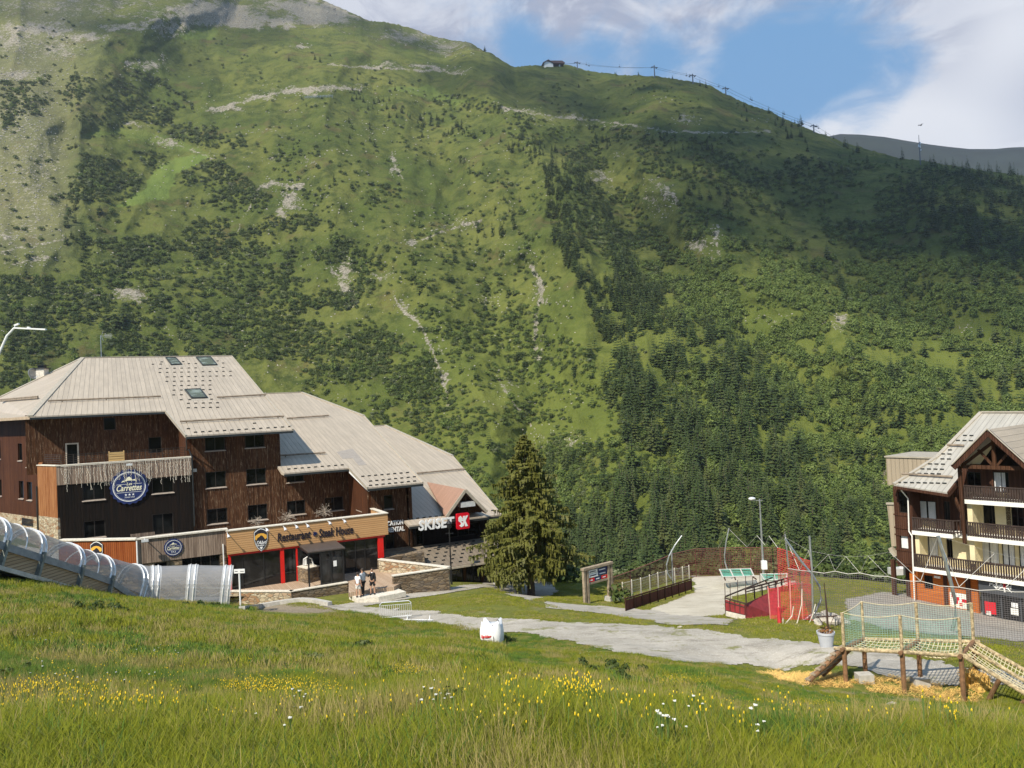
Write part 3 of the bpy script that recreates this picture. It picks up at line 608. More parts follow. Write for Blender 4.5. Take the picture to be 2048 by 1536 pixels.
# ================================================================ vegetation
def leafquads(V, F, c, nrm, size, r, tri=False, droop=0.):
    """one leaf-cluster face around c, roughly facing nrm"""
    nn = (nrm+Vector((r.uniform(-.6, .6), r.uniform(-.6, .6), r.uniform(-.5, .6)))).normalized()
    x = nn.orthogonal().normalized(); x = Matrix.Rotation(r.uniform(0, 6.28), 3, nn) @ x; y = nn.cross(x)
    b = len(V); s = size*r.uniform(.6, 1.3); k = s*r.uniform(.45, .9)
    V += [c-x*s*.5-y*k*.3, c+x*s*.1-y*k*.6, c+x*s*.6+y*k*.1, c-x*s*.05+y*k*.55-Vector((0, 0, droop*s))]
    F.append((b, b+1, b+2, b+3))
def conifer_crown(seed, h=10., r=2.1, layers=15, per=9, base=.10, ragged=.35, droop=.32, sub=2):
    q = random.Random(seed); V = []; F = []
    for i in range(layers):
        t = (i+.5)/layers; z = h*(base+(1-base)*t**.92); R = r*(1-t)**.82*q.uniform(.82, 1.15)+.08*r
        n = max(4, int(per*(1-.45*t)))
        for k in range(n):
            a = 6.283*(k+q.random()*.8)/n+i*1.7; L = R*q.uniform(1-ragged, 1.12); dz = -L*droop*q.uniform(.5, 1.4)
            d = Vector((math.cos(a), math.sin(a), 0)); sd = Vector((-d.y, d.x, 0)); w = L*q.uniform(.20, .34)
            p0 = Vector((0, 0, z)); p1 = p0+d*L*.5+Vector((0, 0, dz*.25+.04*L)); p2 = p0+d*L+Vector((0, 0, dz))
            hang = L*.16*q.uniform(.6, 1.4)
            b = len(V); V += [p0, p1+sd*w*.9-Vector((0, 0, hang)), p2, p1-sd*w*.9-Vector((0, 0, hang)), p1+Vector((0, 0, hang*.4))]
            F += [(b, b+1, b+4), (b+1, b+2, b+4), (b+2, b+3, b+4), (b+3, b, b+4)]
            for s_ in range(sub):
                u = q.uniform(.3, .95); c = p0.lerp(p2, u)+sd*q.uniform(-w, w)*(1-u*.5)+Vector((0, 0, -hang*q.random())); leafquads(V, F, c, (d+Vector((0, 0, .6))), L*.24, q, droop=.3)
    b = len(V); V += [Vector((.07*r, 0, h*.9)), Vector((-.05*r, .06*r, h*.9)), Vector((-.05*r, -.06*r, h*.9)), Vector((0, 0, h*1.04))]; F += [(b, b+1, b+3), (b+1, b+2, b+3), (b+2, b, b+3)]
    me = bpy.data.meshes.new('crown'); me.from_pydata([tuple(v) for v in V], [], F); return me
def bush_mesh(seed, r=1.5, h=1.9, n=130, lobes=5, size=.42):
    q = random.Random(seed); V = []; F = []
    L = [(Vector((q.uniform(-.55, .55)*r, q.uniform(-.55, .55)*r, q.uniform(.25, .6)*h)), q.uniform(.38, .62)*r) for _ in range(lobes)]+[(Vector((0, 0, h*.4)), .7*r)]
    for _ in range(n):
        c, R = q.choice(L); z = q.uniform(-.35, 1); a = q.uniform(0, 6.283); s = math.sqrt(max(0, 1-z*z)); d = Vector((s*math.cos(a), s*math.sin(a), z))
        p = c+Vector((d.x*R, d.y*R, d.z*R*h/r*.75))*q.uniform(.75, 1.08)
        if p.z < 0: p.z = q.uniform(0, .2)
        leafquads(V, F, p, d, size, q)
    me = bpy.data.meshes.new('shrub'); me.from_pydata([tuple(v) for v in V], [], F); return me
def trunk_mesh(h, r):
    m = MB(); m.tube([(0, 0, -.6), (0, 0, h*.15), (r*.3, 0, h*.5), (0, 0, h*.95)], [r*1.2, r, r*.6, r*.12], 7)
    me = bpy.data.meshes.new('trunk'); me.from_pydata([tuple(v) for v in m.v], [], m.f); return me
MT['needles'] = leafmat('conifer_needles', (.022, .040, .012), (.080, .108, .028), (.085, .095, .03), .15, .35, up=.25)
MT['larch'] = leafmat('larch_needles', (.035, .06, .014), (.080, .115, .026), None, .2, .35)
MT['alder'] = leafmat('alder_leaves', (.036, .062, .015), (.105, .135, .030), (.17, .19, .08), .3, .4, up=.25)
MT['willow'] = leafmat('pale_willow_leaves', (.10, .125, .06), (.20, .22, .12), None, .2, .4)
def with_mat(me, m):
    me.materials.append(m); return me
CROWN = [with_mat(conifer_crown(i, 10, rr, 15, 9, bs, .35), MT['needles']) for i, (rr, bs) in enumerate([(2.0, .08), (2.3, .1), (1.7, .06), (2.6, .12), (1.9, .2)])]
CROWN += [with_mat(conifer_crown(20+i, 10, 2.3, 13, 9, .12, .45, .2, 3), MT['larch']) for i in range(2)]
CROWN_LO = [with_mat(conifer_crown(40+i, 10, rr, 9, 7, .05, .3, .3, 1), MT['needles']) for i, rr in enumerate((2.1, 2.5, 1.8))]+[with_mat(conifer_crown(50, 10, 2.4, 9, 7, .08, .4, .2, 2), MT['larch'])]
TRUNK = with_mat(trunk_mesh(10, .2), MT['bark'])
BUSH = [with_mat(bush_mesh(60+i), MT['alder']) for i in range(4)]+[with_mat(bush_mesh(70, 1.4, 1.7), MT['willow'])]
MT['broad'] = leafmat('broadleaf_crowns', (.085, .13, .026), (.20, .25, .06), None, .3, .4, up=.25)
BTREE = [with_mat(bush_mesh(80+i, 2.6, 5.5, 300, 9, .7), MT['broad']) for i in range(3)]+[with_mat(bush_mesh(90+i), MT['broad']) for i in range(3)]

def geo_scatter(name, pts, sc, rz, idx, meshes, mat, sz=None, tilt=None):
    """one object: the meshes instanced on its points"""
    pts = np.asarray(pts, np.float32); n = len(pts)
    me = bpy.data.meshes.new(name); me.vertices.add(n); me.vertices.foreach_set('co', pts.ravel())
    def at_(k, arr, ty='FLOAT'):
        a = me.attributes.new(k, ty, 'POINT')
        a.data.foreach_set('vector' if ty == 'FLOAT_VECTOR' else 'value', np.asarray(arr, np.int32 if ty == 'INT' else np.float32).ravel())
    S3 = np.stack([sc, sc, sc if sz is None else sz], -1); R3 = np.zeros((n, 3)); R3[:, 2] = rz
    if tilt is not None: R3[:, 0] = tilt[0]; R3[:, 1] = tilt[1]
    at_('scl', S3, 'FLOAT_VECTOR'); at_('rot', R3, 'FLOAT_VECTOR'); at_('idx', idx, 'INT')
    for m in {id(mm.materials[0]): mm.materials[0] for mm in meshes}.values(): me.materials.append(m)
    o = bpy.data.objects.new(name, me); COL.objects.link(o)
    g = bpy.data.node_groups.new(name, 'GeometryNodeTree'); g.interface.new_socket('Geometry', in_out='INPUT', socket_type='NodeSocketGeometry'); g.interface.new_socket('Geometry', in_out='OUTPUT', socket_type='NodeSocketGeometry')
    n_ = g.nodes; L = g.links; gi = n_.new('NodeGroupInput'); go = n_.new('NodeGroupOutput'); jn = n_.new('GeometryNodeJoinGeometry')
    def named(k, ty): a = n_.new('GeometryNodeInputNamedAttribute'); a.data_type = ty; a.inputs[0].default_value = k; return a.outputs[0]
    mp = n_.new('GeometryNodeMeshToPoints'); L.new(gi.outputs[0], mp.inputs[0])
    for i, mm in enumerate(meshes):
        po = bpy.data.objects.new(name+'_source', mm)
        oi = n_.new('GeometryNodeObjectInfo'); oi.inputs['Object'].default_value = po; oi.inputs['As Instance'].default_value = True
        ip = n_.new('GeometryNodeInstanceOnPoints'); cmpn = n_.new('FunctionNodeCompare'); cmpn.data_type = 'INT'; cmpn.operation = 'EQUAL'
        L.new(named('idx', 'INT'), cmpn.inputs[2]); cmpn.inputs[3].default_value = i
        L.new(mp.outputs[0], ip.inputs['Points']); L.new(cmpn.outputs[0], ip.inputs['Selection']); L.new(oi.outputs['Geometry'], ip.inputs['Instance'])
        L.new(named('rot', 'FLOAT_VECTOR'), ip.inputs['Rotation']); L.new(named('scl', 'FLOAT_VECTOR'), ip.inputs['Scale']); L.new(ip.outputs[0], jn.inputs[0])
    L.new(jn.outputs[0], go.inputs[0])
    md = o.modifiers.new('scatter', 'NODES'); md.node_group = g
    return o

# density of trees and scrub by region of the hillside (photograph pixels)
CON = [  # polygon, conifers per 10000 px2, min/max height m
 ([(1235, 700), (1290, 640), (1420, 640), (1560, 760), (1600, 900), (1700, 1200), (1120, 1200), (1130, 1080), (1230, 1000), (1245, 880), (1205, 780)], 44, 8, 16),
 ([(1560, 760), (1700, 700), (1860, 760), (2060, 700), (2060, 1000), (1860, 1010), (1860, 1210), (1680, 1210), (1600, 900)], 16, 8, 14),
 ([(1085, 330), (1180, 340), (1220, 420), (1260, 520), (1330, 600), (1290, 660), (1210, 690), (1150, 560), (1095, 470)], 95, 7, 12),
 ([(1220, 480), (1330, 510), (1450, 620), (1560, 740), (1420, 680), (1290, 640)], 45, 6, 10),
 ([(700, 178), (760, 195), (860, 220), (980, 250), (1080, 285), (1130, 330), (1090, 345), (980, 285), (860, 262), (760, 232), (705, 205)], 34, 7, 10),
 ([(1000, 240), (1200, 285), (1200, 345), (1080, 330), (1000, 280)], 10, 7, 10),
 ([(1180, 275), (1300, 262), (1420, 285), (1440, 330), (1300, 312), (1190, 300)], 30, 7, 11),
 ([(1560, 235), (1650, 270), (1720, 300), (1700, 330), (1600, 300), (1540, 250)], 24, 8, 12),
 ([(1850, 330), (2060, 345), (2060, 560), (1960, 520), (1850, 450), (1800, 400)], 44, 9, 14),
 ([(1440, 330), (1700, 320), (1850, 340), (1850, 460), (1700, 500), (1560, 440), (1440, 400)], 7, 7, 12),
 ([(1560, 470), (1850, 450), (2060, 560), (2060, 720), (1860, 740), (1700, 660), (1560, 560)], 10, 8, 13),
 ([(1340, 320), (1450, 330), (1560, 470), (1560, 600), (1450, 520), (1370, 430)], 8, 7, 11),
 ([(940, 400), (1040, 400), (1050, 470), (960, 490)], 16, 7, 11),
 ([(820, 520), (960, 520), (1080, 640), (1180, 680), (1200, 760), (1100, 760), (960, 700), (830, 640)], 7, 7, 11),
 ([(600, 700), (1000, 700), (1190, 800), (1180, 1000), (1000, 980), (820, 880), (640, 780)], 2.2, 6, 10),
 ([(120, 400), (210, 410), (210, 520), (110, 520)], 10, 8, 12), ([(0, 540), (340, 560), (330, 720), (0, 740)], 5, 6, 10),
 ([(350, 480), (820, 480), (830, 700), (340, 700)], 1.0, 6, 9), ([(560, 140), (1060, 200), (1080, 520), (560, 480)], 1.0, 6, 9), ([(0, 250), (560, 250), (560, 480), (0, 480)], .5, 6, 8),
 ([(1080, 120), (1550, 200), (1600, 330), (1080, 250)], 1.6, 6, 9), ([(1080, 880), (1230, 900), (1230, 1180), (1040, 1180)], 16, 7, 12),
]
CON_AT = [(150, 445, 10), (182, 445, 8), (132, 490, 9), (168, 500, 11), (150, 420, 9), (232, 655, 20), (248, 650, 17), (215, 640, 14), (176, 640, 11), (112, 668, 9), (300, 620, 10), (505, 530, 9), (545, 705, 8), (838, 590, 14), (845, 575, 12), (892, 622, 9), (940, 650, 12), (985, 465, 12), (962, 460, 11), (1000, 470, 9), (1025, 442, 8), (1095, 695, 10), (1122, 745, 11), (1150, 752, 10), (1018, 590, 9), (980, 640, 8), (780, 168, 9), (325, 118, 5), (150, 138, 9), (970, 103, 9), (978, 104, 7), (1538, 228, 10), (1555, 240, 9), (1602, 252, 14), (1578, 240, 8), (1277, 152, 7), (1230, 149, 5), (1345, 158, 6), (1412, 176, 11), (1400, 172, 9), (630, 120, 9), (640, 125, 9), (578, 122, 8), (715, 160, 8), (860, 330, 9), (940, 345, 8), (1100, 840, 11), (1050, 820, 9), (1290, 330, 13), (1380, 390, 12), (1400, 400, 13), (1420, 400, 12), (1506, 430, 14), (1470, 350, 8), (1655, 520, 14), (1190, 700, 13), (1180, 715, 12), (1210, 660, 10), (1805, 320, 14), (1600, 540, 10), (2010, 715, 14), (1850, 345, 13), (1862, 350, 14), (1905, 350, 10), (1938, 345, 12)]
SCR = [  # scrub coverage: polygon, clumps per 10000 px2
 ([(140, 150), (200, 140), (290, 140), (385, 205), (395, 245), (250, 255), (150, 245), (125, 200)], 105),
 ([(0, 165), (95, 160), (90, 250), (0, 270)], 70), ([(300, 255), (370, 245), (480, 255), (495, 295), (440, 302), (340, 290)], 100), ([(170, 310), (240, 320), (285, 360), (270, 395), (200, 408), (135, 400), (145, 350)], 110), ([(370, 330), (440, 320), (480, 350), (540, 395), (530, 430), (470, 430), (370, 410), (360, 360)], 90),
 ([(270, 300), (350, 305), (340, 340), (290, 335)], 50), ([(400, 430), (620, 430), (760, 520), (740, 640), (860, 700), (900, 800), (760, 800), (600, 720), (380, 720), (330, 620), (160, 560), (170, 480), (360, 470)], 62),
 ([(0, 540), (160, 560), (330, 640), (360, 740), (0, 780)], 62), ([(640, 360), (800, 370), (800, 420), (660, 410)], 45), ([(540, 290), (640, 290), (640, 420), (560, 380)], 18), ([(600, 700), (800, 690), (1000, 820), (1160, 900), (1150, 1150), (960, 1000), (760, 880), (600, 790)], 42),
 ([(820, 560), (1000, 560), (1180, 700), (1230, 800), (1230, 1000), (1080, 900), (960, 780), (830, 680)], 34), ([(780, 230), (1000, 230), (1100, 330), (1090, 420), (900, 330), (780, 300)], 12), ([(820, 170), (980, 205), (1140, 250), (1180, 330), (1060, 290), (900, 235)], 55),
 ([(1120, 300), (1190, 290), (1260, 340), (1290, 430), (1450, 600), (1600, 740), (1560, 800), (1400, 700), (1290, 640), (1180, 480)], 105), ([(1180, 250), (1440, 280), (1700, 330), (1850, 470), (1850, 560), (1600, 470), (1440, 380), (1190, 330)], 62), ([(1340, 400), (1500, 440), (1700, 520), (1850, 560), (2060, 640), (2060, 860), (1850, 860), (1650, 780), (1500, 640), (1390, 560)], 74),
 ([(1500, 650), (1660, 760), (1860, 820), (2060, 820), (2060, 1000), (1880, 1010), (1880, 1220), (1230, 1220), (1230, 900), (1250, 700)], 66), ([(1700, 320), (2060, 360), (2060, 640), (1850, 560)], 60), ([(0, 0), (620, 100), (1080, 220), (1080, 560), (600, 480), (0, 560)], 5), ([(1080, 130), (1560, 210), (1560, 300), (1080, 240)], 10), ([(560, 420), (1080, 420), (1200, 800), (1200, 1000), (560, 700)], 9), ([(1040, 900), (1240, 900), (1240, 1180), (1040, 1180)], 60),
]
CLEAR = [PISTE, PISTE2, [(1190, 340), (1225, 350), (1228, 395), (1200, 380)], [(1280, 350), (1330, 370), (1365, 430), (1310, 425)], [(1370, 480), (1425, 478), (1450, 455), (1445, 530), (1390, 520)]]
def sample_region(poly, dens):
    xs = [p[0] for p in poly]; ys = [p[1] for p in poly]; A = (max(xs)-min(xs))*(max(ys)-min(ys)); n = rng.poisson(A*dens/1e4)
    x = rng.uniform(min(xs), max(xs), n); y = rng.uniform(min(ys), max(ys), n); m = inpoly(x, y, poly); return x[m], y[m]
def perm(px, py, name_seed, lo=.3):
    return fbm(px/46, py/34, name_seed, 3)
T = []
RN = {0: 'forest', 1: 'mixed', 2: 'spur', 3: 'spur', 4: 'band', 5: 'band', 6: 'band', 7: 'ridge', 8: 'shoulder', 9: 'shoulder', 10: 'mixed', 11: 'mixed', 21: 'forest'}
LAB = {'forest': ('dark conifer in the dense wood directly above the concrete plaza', 'conifers of the wood above the plaza'), 'mixed': ('conifer among the broadleaf scrub on the right-hand slope', 'conifers in the scrub of the right-hand slope'), 'spur': ('conifer on the dark flank of the central spur', 'conifers of the central spur'), 'band': ('conifer in the band of trees crossing the upper slope', 'conifers of the upper tree band'),
       'ridge': ('conifer silhouetted near the skyline below the lift', 'conifers along the skyline'), 'shoulder': ('conifer on the wooded shoulder below the radio mast', 'conifers of the shoulder below the mast'), 'open': ('lone conifer standing on the open grassy slope behind the hotel', 'lone conifers of the open slope')}
def region_of(x, y):
    if mtn(np.array([x]), np.array([y-26]))[3][0] == False: return 'ridge'
    for i, c in enumerate(CON):
        if i in RN and inpoly(np.array([x]), np.array([y]), c[0])[0]: return RN[i]
    return 'open' if x < 1240 else 'mixed'
for poly, dens, h0, h1 in CON:
    x, y = sample_region(poly, dens*2.0); k = perm(x, y, 201) > .40; x, y = x[k], y[k]; h = rng.uniform(h0, h1, len(x))*np.where(rng.random(len(x)) < .2, .6, 1)
    T += list(zip(x, y, h))
T += [(a, b, h) for a, b, h in CON_AT]
T = np.array(T); keep = np.ones(len(T), bool)
for c in CLEAR[:1]+CLEAR[1:]: keep[:len(T)-len(CON_AT)] &= ~inpoly(T[:len(T)-len(CON_AT), 0], T[:len(T)-len(CON_AT), 1], c)
T = T[keep]; X, Y, Z, ok = mtn(T[:, 0], T[:, 1]); T, X, Y, Z = T[ok], X[ok], Y[ok], Z[ok]
app = T[:, 2]/Y
px_ = T[:, 0]; py_ = T[:, 1]
hid = ((px_ < 600) & (py_ > 740)) | ((px_ < 1000) & (py_ > 790+.5*(px_-600))) | (py_ > 1165) | ((px_ > 1860) & (py_ > 880)) | (px_ < 0) | (px_ > 2048) | (py_ < 10)
order = np.argsort(-np.where(hid, 0, app)); near = order[:292]; rest = order[292:]
CL = [('dark pointed conifer among the forest across the valley', 'conifers of the far mountainside')]
def make_conifer(k):
    crown, kd = CROWN[k], k
    o = bpy.data.objects.new('conifer', None); COL.objects.link(o); tag(o, 'dark green conifer standing on the mountainside across the valley', 'conifer', 'conifers on the mountainside'); o.empty_display_size = .5
    c = bpy.data.objects.new('crown', crown); COL.objects.link(c); c.parent = o
    t = bpy.data.objects.new('trunk', TRUNK); COL.objects.link(t); t.parent = o
    return o
src = [make_conifer(k) for k in range(len(CROWN))]; used = set()
for j in near:
    k = int(rng.integers(0, 7)) if T[j, 0] > 1200 else int(rng.integers(0, 5))
    o = src[k] if k not in used else copy_tree(src[k]); used.add(k)
    s = T[j, 2]/10; w = s*rng.uniform(.85, 1.2); lb_, gr_ = LAB[region_of(T[j, 0], T[j, 1])]; o['label'] = ('feathery pale ' if k > 4 else '')+lb_.replace('dark conifer', 'conifer' if k > 4 else 'dark conifer'); o['group'] = gr_
    o.location = (X[j], Y[j], Z[j]-.3); o.scale = (w, w, s); o.rotation_euler = (0, 0, rng.uniform(0, 6.28))
i_ = rest; n_ = len(i_)
tag(geo_scatter('distant_conifers', np.stack([X[i_], Y[i_], Z[i_]-.3], -1), T[i_, 2]/10*rng.uniform(.9, 1.25, n_), rng.uniform(0, 6.28, n_), rng.choice([0, 1, 2, 0, 1, 2, 3], n_), CROWN_LO, None, sz=T[i_, 2]/10), 'smaller conifers dotted over the slope', 'conifers', kind='stuff')
B = []
for poly, dens in SCR:
    x, y = sample_region(poly, dens*6.0); f_ = fbm(x/62, y/30, 301, 4); k = (f_ > .445+.16*(rng.random(len(x))-.5)+.06*((x > 1500) & (y > 420) & (y < 900))) & (rng.random(len(x)) < .85) | (rng.random(len(x)) < .035); x, y = x[k], y[k]; B += list(zip(x, y))
B = np.array(B); keep = np.ones(len(B), bool)
for c in CLEAR: keep &= ~inpoly(B[:, 0], B[:, 1], c)
for cx, cy, rx, ry, k in ROCKS:
    if k >= .7 and cy > 120: keep &= np.hypot((B[:, 0]-cx)/rx, (B[:, 1]-cy)/ry) > .8
B = B[keep]; bX, bY, bZ, ok = mtn(B[:, 0], B[:, 1]); B, bX, bY, bZ = B[ok], bX[ok], bY[ok], bZ[ok]; n_ = len(B)
big = (rng.random(n_) < np.where((B[:, 0] > 1350) & (B[:, 1] > 480), .30, .01))
fz = inpoly(B[:, 0], B[:, 1], CON[0][0]) | inpoly(B[:, 0], B[:, 1], CON[2][0]); big &= ~(fz & (rng.random(n_) < .75))
lite = ~(fz & (rng.random(n_) < .8)) & (rng.random(n_) < np.clip((B[:, 0]-500)/1500, .06, .62)*np.clip((B[:, 1]-200)/400, .3, 1))
idx = np.where(big, rng.integers(5, 8, n_), np.where(lite, rng.integers(8, 11, n_), rng.choice([0, 1, 2, 3, 0, 1, 2, 3, 0, 1, 2, 3, 0, 1, 2, 3, 4], n_)))
sc = np.where(big, rng.uniform(.7, 1.3, n_), rng.uniform(.5, 1.5, n_)*np.clip(bY/420, .75, 1.35))
tag(geo_scatter('scrub', np.stack([bX, bY, bZ-.25], -1), sc, rng.uniform(0, 6.28, n_), idx, BUSH+BTREE, None, sz=sc*rng.uniform(.75, 1.1, n_)), 'green alder scrub covering the mountainside', 'scrub', kind='stuff')
# loose stones on the screes
q = MB()
def rock_mesh(seed, n=9):
    r = random.Random(seed); m = MB(); m.sphere((0, 0, 0), 1, (1, .8, .6), 5); v = [Vector(p)*(1+r.uniform(-.22, .22)) for p in m.v]
    me = bpy.data.meshes.new('stone'); me.from_pydata([tuple(p) for p in v], [], m.f); return me
MT['rock'] = plain('pale_rock', (.40, .36, .30), .95, 0, .35, 1.2, .5)
RK = [with_mat(rock_mesh(i), MT['rock']) for i in range(3)]
R_ = []
for cx, cy, rx, ry, k in ROCKS:
    n = int(rx*ry*.05*k)+3; a = rng.uniform(0, 6.28, n); r = np.sqrt(rng.random(n))*1.15; R_ += list(zip(cx+rx*r*np.cos(a), cy+ry*r*np.sin(a)))
x, y = sample_region([(0, 120), (1080, 200), (1200, 900), (0, 700)], 22); R_ += list(zip(x, y))
x, y = sample_region([(0, 100), (150, 100), (130, 500), (0, 520)], 80); R_ += list(zip(x, y))
R_ = np.array(R_); x, y, z, ok = mtn(R_[:, 0], R_[:, 1]); x, y, z = x[ok], y[ok], z[ok]; n_ = len(x)
tag(geo_scatter('scree', np.stack([x, y, z], -1), rng.uniform(.25, 1.0, n_)*y/700, rng.uniform(0, 6.28, n_), rng.integers(0, 3, n_), RK, None), 'pale loose stones scattered over the slope', 'stones', kind='stuff')
print('VEG', len(near), len(rest), len(B), n_)
# ================================================================ vertical wall planes met by sight lines
class Plane:
    def __init__(s, p0, d):
        s.p = Vector((p0[0], p0[1])); s.d = Vector(d).normalized(); s.n = Vector((s.d.y, -s.d.x))
    def off(s, o): q = Plane(s.p+s.n*o, s.d); return q
    def hit(s, px, py):
        r = ray(px, py); t = s.n.dot(s.p)/(s.n.x*r.x+s.n.y*r.y); q = Vector((r.x*t, t)); return (q-s.p).dot(s.d), CZ+r.z*t
    def pt(s, a, o, z): q = s.p+s.d*a+s.n*o; return Vector((q.x, q.y, z))
    def hp(s, px, py, o=0.): pl = s.off(o) if o else s; a, z = pl.hit(px, py); return pl.pt(a, 0, z)
    def rect(s, x0, x1, y0, y1):
        ym, xm = (y0+y1)/2, (x0+x1)/2; return s.hit(x0, ym)[0], s.hit(x1, ym)[0], s.hit(xm, y1)[1], s.hit(xm, y0)[1]
def pbox(m, pl, s0, s1, z0, z1, o0, o1):
    return m.prism([pl.pt(s0, o0, z0), pl.pt(s1, o0, z0), pl.pt(s1, o0, z1), pl.pt(s0, o0, z1)], pl.pt(s0, o1, z0)-pl.pt(s0, o0, z0))
def wallh(m, pl, s0, s1, z0, z1, holes=(), th=.3):
    hs = [(max(a, s0), min(b, s1), max(c, z0), min(d, z1)) for a, b, c, d in holes if a < s1 and b > s0]
    xs = sorted({s0, s1} | {v for h in hs for v in h[:2]})
    for a, b in zip(xs, xs[1:]):
        if b-a < 1e-4: continue
        cut = sorted([(h[2], h[3]) for h in hs if h[0] <= a+1e-5 and h[1] >= b-1e-5]); z = z0
        for c, d in cut:
            if c > z+1e-4: pbox(m, pl, a, b, z, c, 0, -th)
            z = max(z, d)
        if z < z1-1e-4: pbox(m, pl, a, b, z, z1, 0, -th)
    return m
def window(root, pl, h, mull=1, sill=True, name='window', fm='frame', gm='glass', rec=.16, fw=.06, curtain=None, sillmat='sill'):
    s0, s1, z0, z1 = h; m = MB()
    for a, b, c, d in ((s0, s1, z0, z0+fw), (s0, s1, z1-fw, z1), (s0, s0+fw, z0+fw, z1-fw), (s1-fw, s1, z0+fw, z1-fw)): pbox(m, pl, a, b, c, d, -rec+.04, -rec-.04)
    for i in range(mull):
        x = s0+(s1-s0)*(i+1)/(mull+1); pbox(m, pl, x-fw*.5, x+fw*.5, z0+fw, z1-fw, -rec+.035, -rec-.03)
    w = m.build(name, MT[fm], root, True)
    g = MB(); pbox(g, pl, s0+fw*.5, s1-fw*.5, z0+fw*.5, z1-fw*.5, -rec, -rec-.02); g.build('pane', MT[gm], w, True)
    if curtain:
        g = MB(); k = 9
        for a, b in curtain:
            xa, xb = s0+(s1-s0)*a, s0+(s1-s0)*b
            for i in range(k): x = xa+(xb-xa)*i/k; pbox(g, pl, x, x+(xb-xa)/k*.93, z0+fw, z1-fw, -rec+.015+(i % 2)*.02, -rec+.005)
        g.build('curtain', MT['curtain'], w, True)
    if sill:
        g = MB(); g.prism([pl.pt(s0-.06, -rec+.05, z0+.02), pl.pt(s0-.06, .09, z0-.03), pl.pt(s0-.06, .09, z0-.08), pl.pt(s0-.06, -rec+.05, z0-.05)], pl.pt(s1+.06, 0, 0)-pl.pt(s0-.06, 0, 0)); g.build('sill', MT[sillmat], w, True)
    return w
MT['curtain'] = plain('white_curtain', (.75, .75, .74), .9, 0, .06)
D2 = Vector((.886, .463)).normalized(); TH = math.atan2(D2.y, D2.x)
G0 = at(550, 1165, 57)
PG = Plane((G0.x, G0.y), D2)                       # restaurant front
hotel = thing('hotel', 'long brown timber-clad hotel with stepped taupe roofs and a restaurant at its foot', 'hotel', (G0.x, G0.y, 0), TH)
PW1 = PG.off(-9.5); PB = PG.off(-9.05); PW3 = PG.off(-3.5)
K = .2545; UP = Vector((0, 0, 1))
def roofplane(pl, z0, o): return (pl.off(o), z0)
def rhit(rp, px, py):
    """sight line against a roof plane rising K per metre behind its eave line"""
    pl, z0 = rp; r = ray(px, py); n = pl.n; c = n.dot(pl.p)   # depth behind eave = c - n.q
    t = (z0+K*c-CZ)/(r.z+K*(n.x*r.x+n.y*r.y)); return Vector((r.x*t, t, CZ+r.z*t))
def rpt(rp, s, o): pl, z0 = rp; q = pl.p+pl.d*s+pl.n*o; return Vector((q.x, q.y, z0-K*o))
zE1 = PG.off(-8.3).hit(480, 865)[1]; zE3 = PG.off(-2.3).hit(790, 970)[1]; zE4 = PG.off(-2.3).hit(910, 1040)[1]
RP1 = roofplane(PG, zE1, -8.3); RP2 = roofplane(PG, zE3, -2.3); RP3 = roofplane(PG, zE4, -2.3)
def sv(p): q = Vector((p.x, p.y)); return (q-PG.p).dot(PG.d), (q-PG.p).dot(PG.n)
def slab(poly, mat, name='roof', th=.22):
    m = MB(); m.prism(poly, (0, 0, -th)); return m.build(name, MT[mat], hotel, True)
r1 = [rhit(RP1, *p) for p in [(165, 716), (462, 712), (585, 858), (372, 871), (331, 821), (60, 833)]]
# square the steps up in the building's own axes
U = [sv(p) for p in r1]
uR = U[2][0]; uL = (U[3][0]+U[4][0])/2; vE1 = 0.; vrid = (U[0][1]+U[1][1])/2; vUp = U[4][1]
R1u = [(U[0][0], vrid), (uR, vrid), (uR, -8.3), (U[3][0], -8.3), (U[4][0], (U[4][1]+U[5][1])/2), (U[5][0], (U[4][1]+U[5][1])/2)]
def rp_uv(rp, u, v): pl, z0 = rp; o = v-(pl.p-PG.p).dot(PG.n); return rpt(rp, u, o)
R1 = [rp_uv(RP1, u, v) for u, v in R1u]
roof1 = slab(R1, 'roof')
print('R1', [(round(a, 1), round(b, 1)) for a, b in R1u], [tuple(round(c) for c in proj(p)) for p in R1])
# hipped left side: eave runs off along the angled wing
wdir = Vector((-.788, .615)).normalized(); HE = R1[5]; wv = Vector((wdir.x, wdir.y, 0))
hl = HE+wv*16
tp = R1[0]; rear = tp+wv*11.5+Vector((0, 0, -K*6.2))
lw = Plane((HE.x, HE.y), -wdir)
def plane_hit(p0, a, b, px, py):
    nn = (a-p0).cross(b-p0); r = ray(px, py); o = Vector((0, 0, CZ)); t = nn.dot(p0-o)/nn.dot(r); return o+r*t
lh0 = plane_hit(tp, HE, hl, 0, 795); lh1 = plane_hit(tp, HE, hl, -60, 822)
slab([tp, HE, hl, hl+Vector((-.6, 5, .9)), lh1, lh0], 'roofside')
print('left roof', tp, HE, hl, proj(hl), lh0)
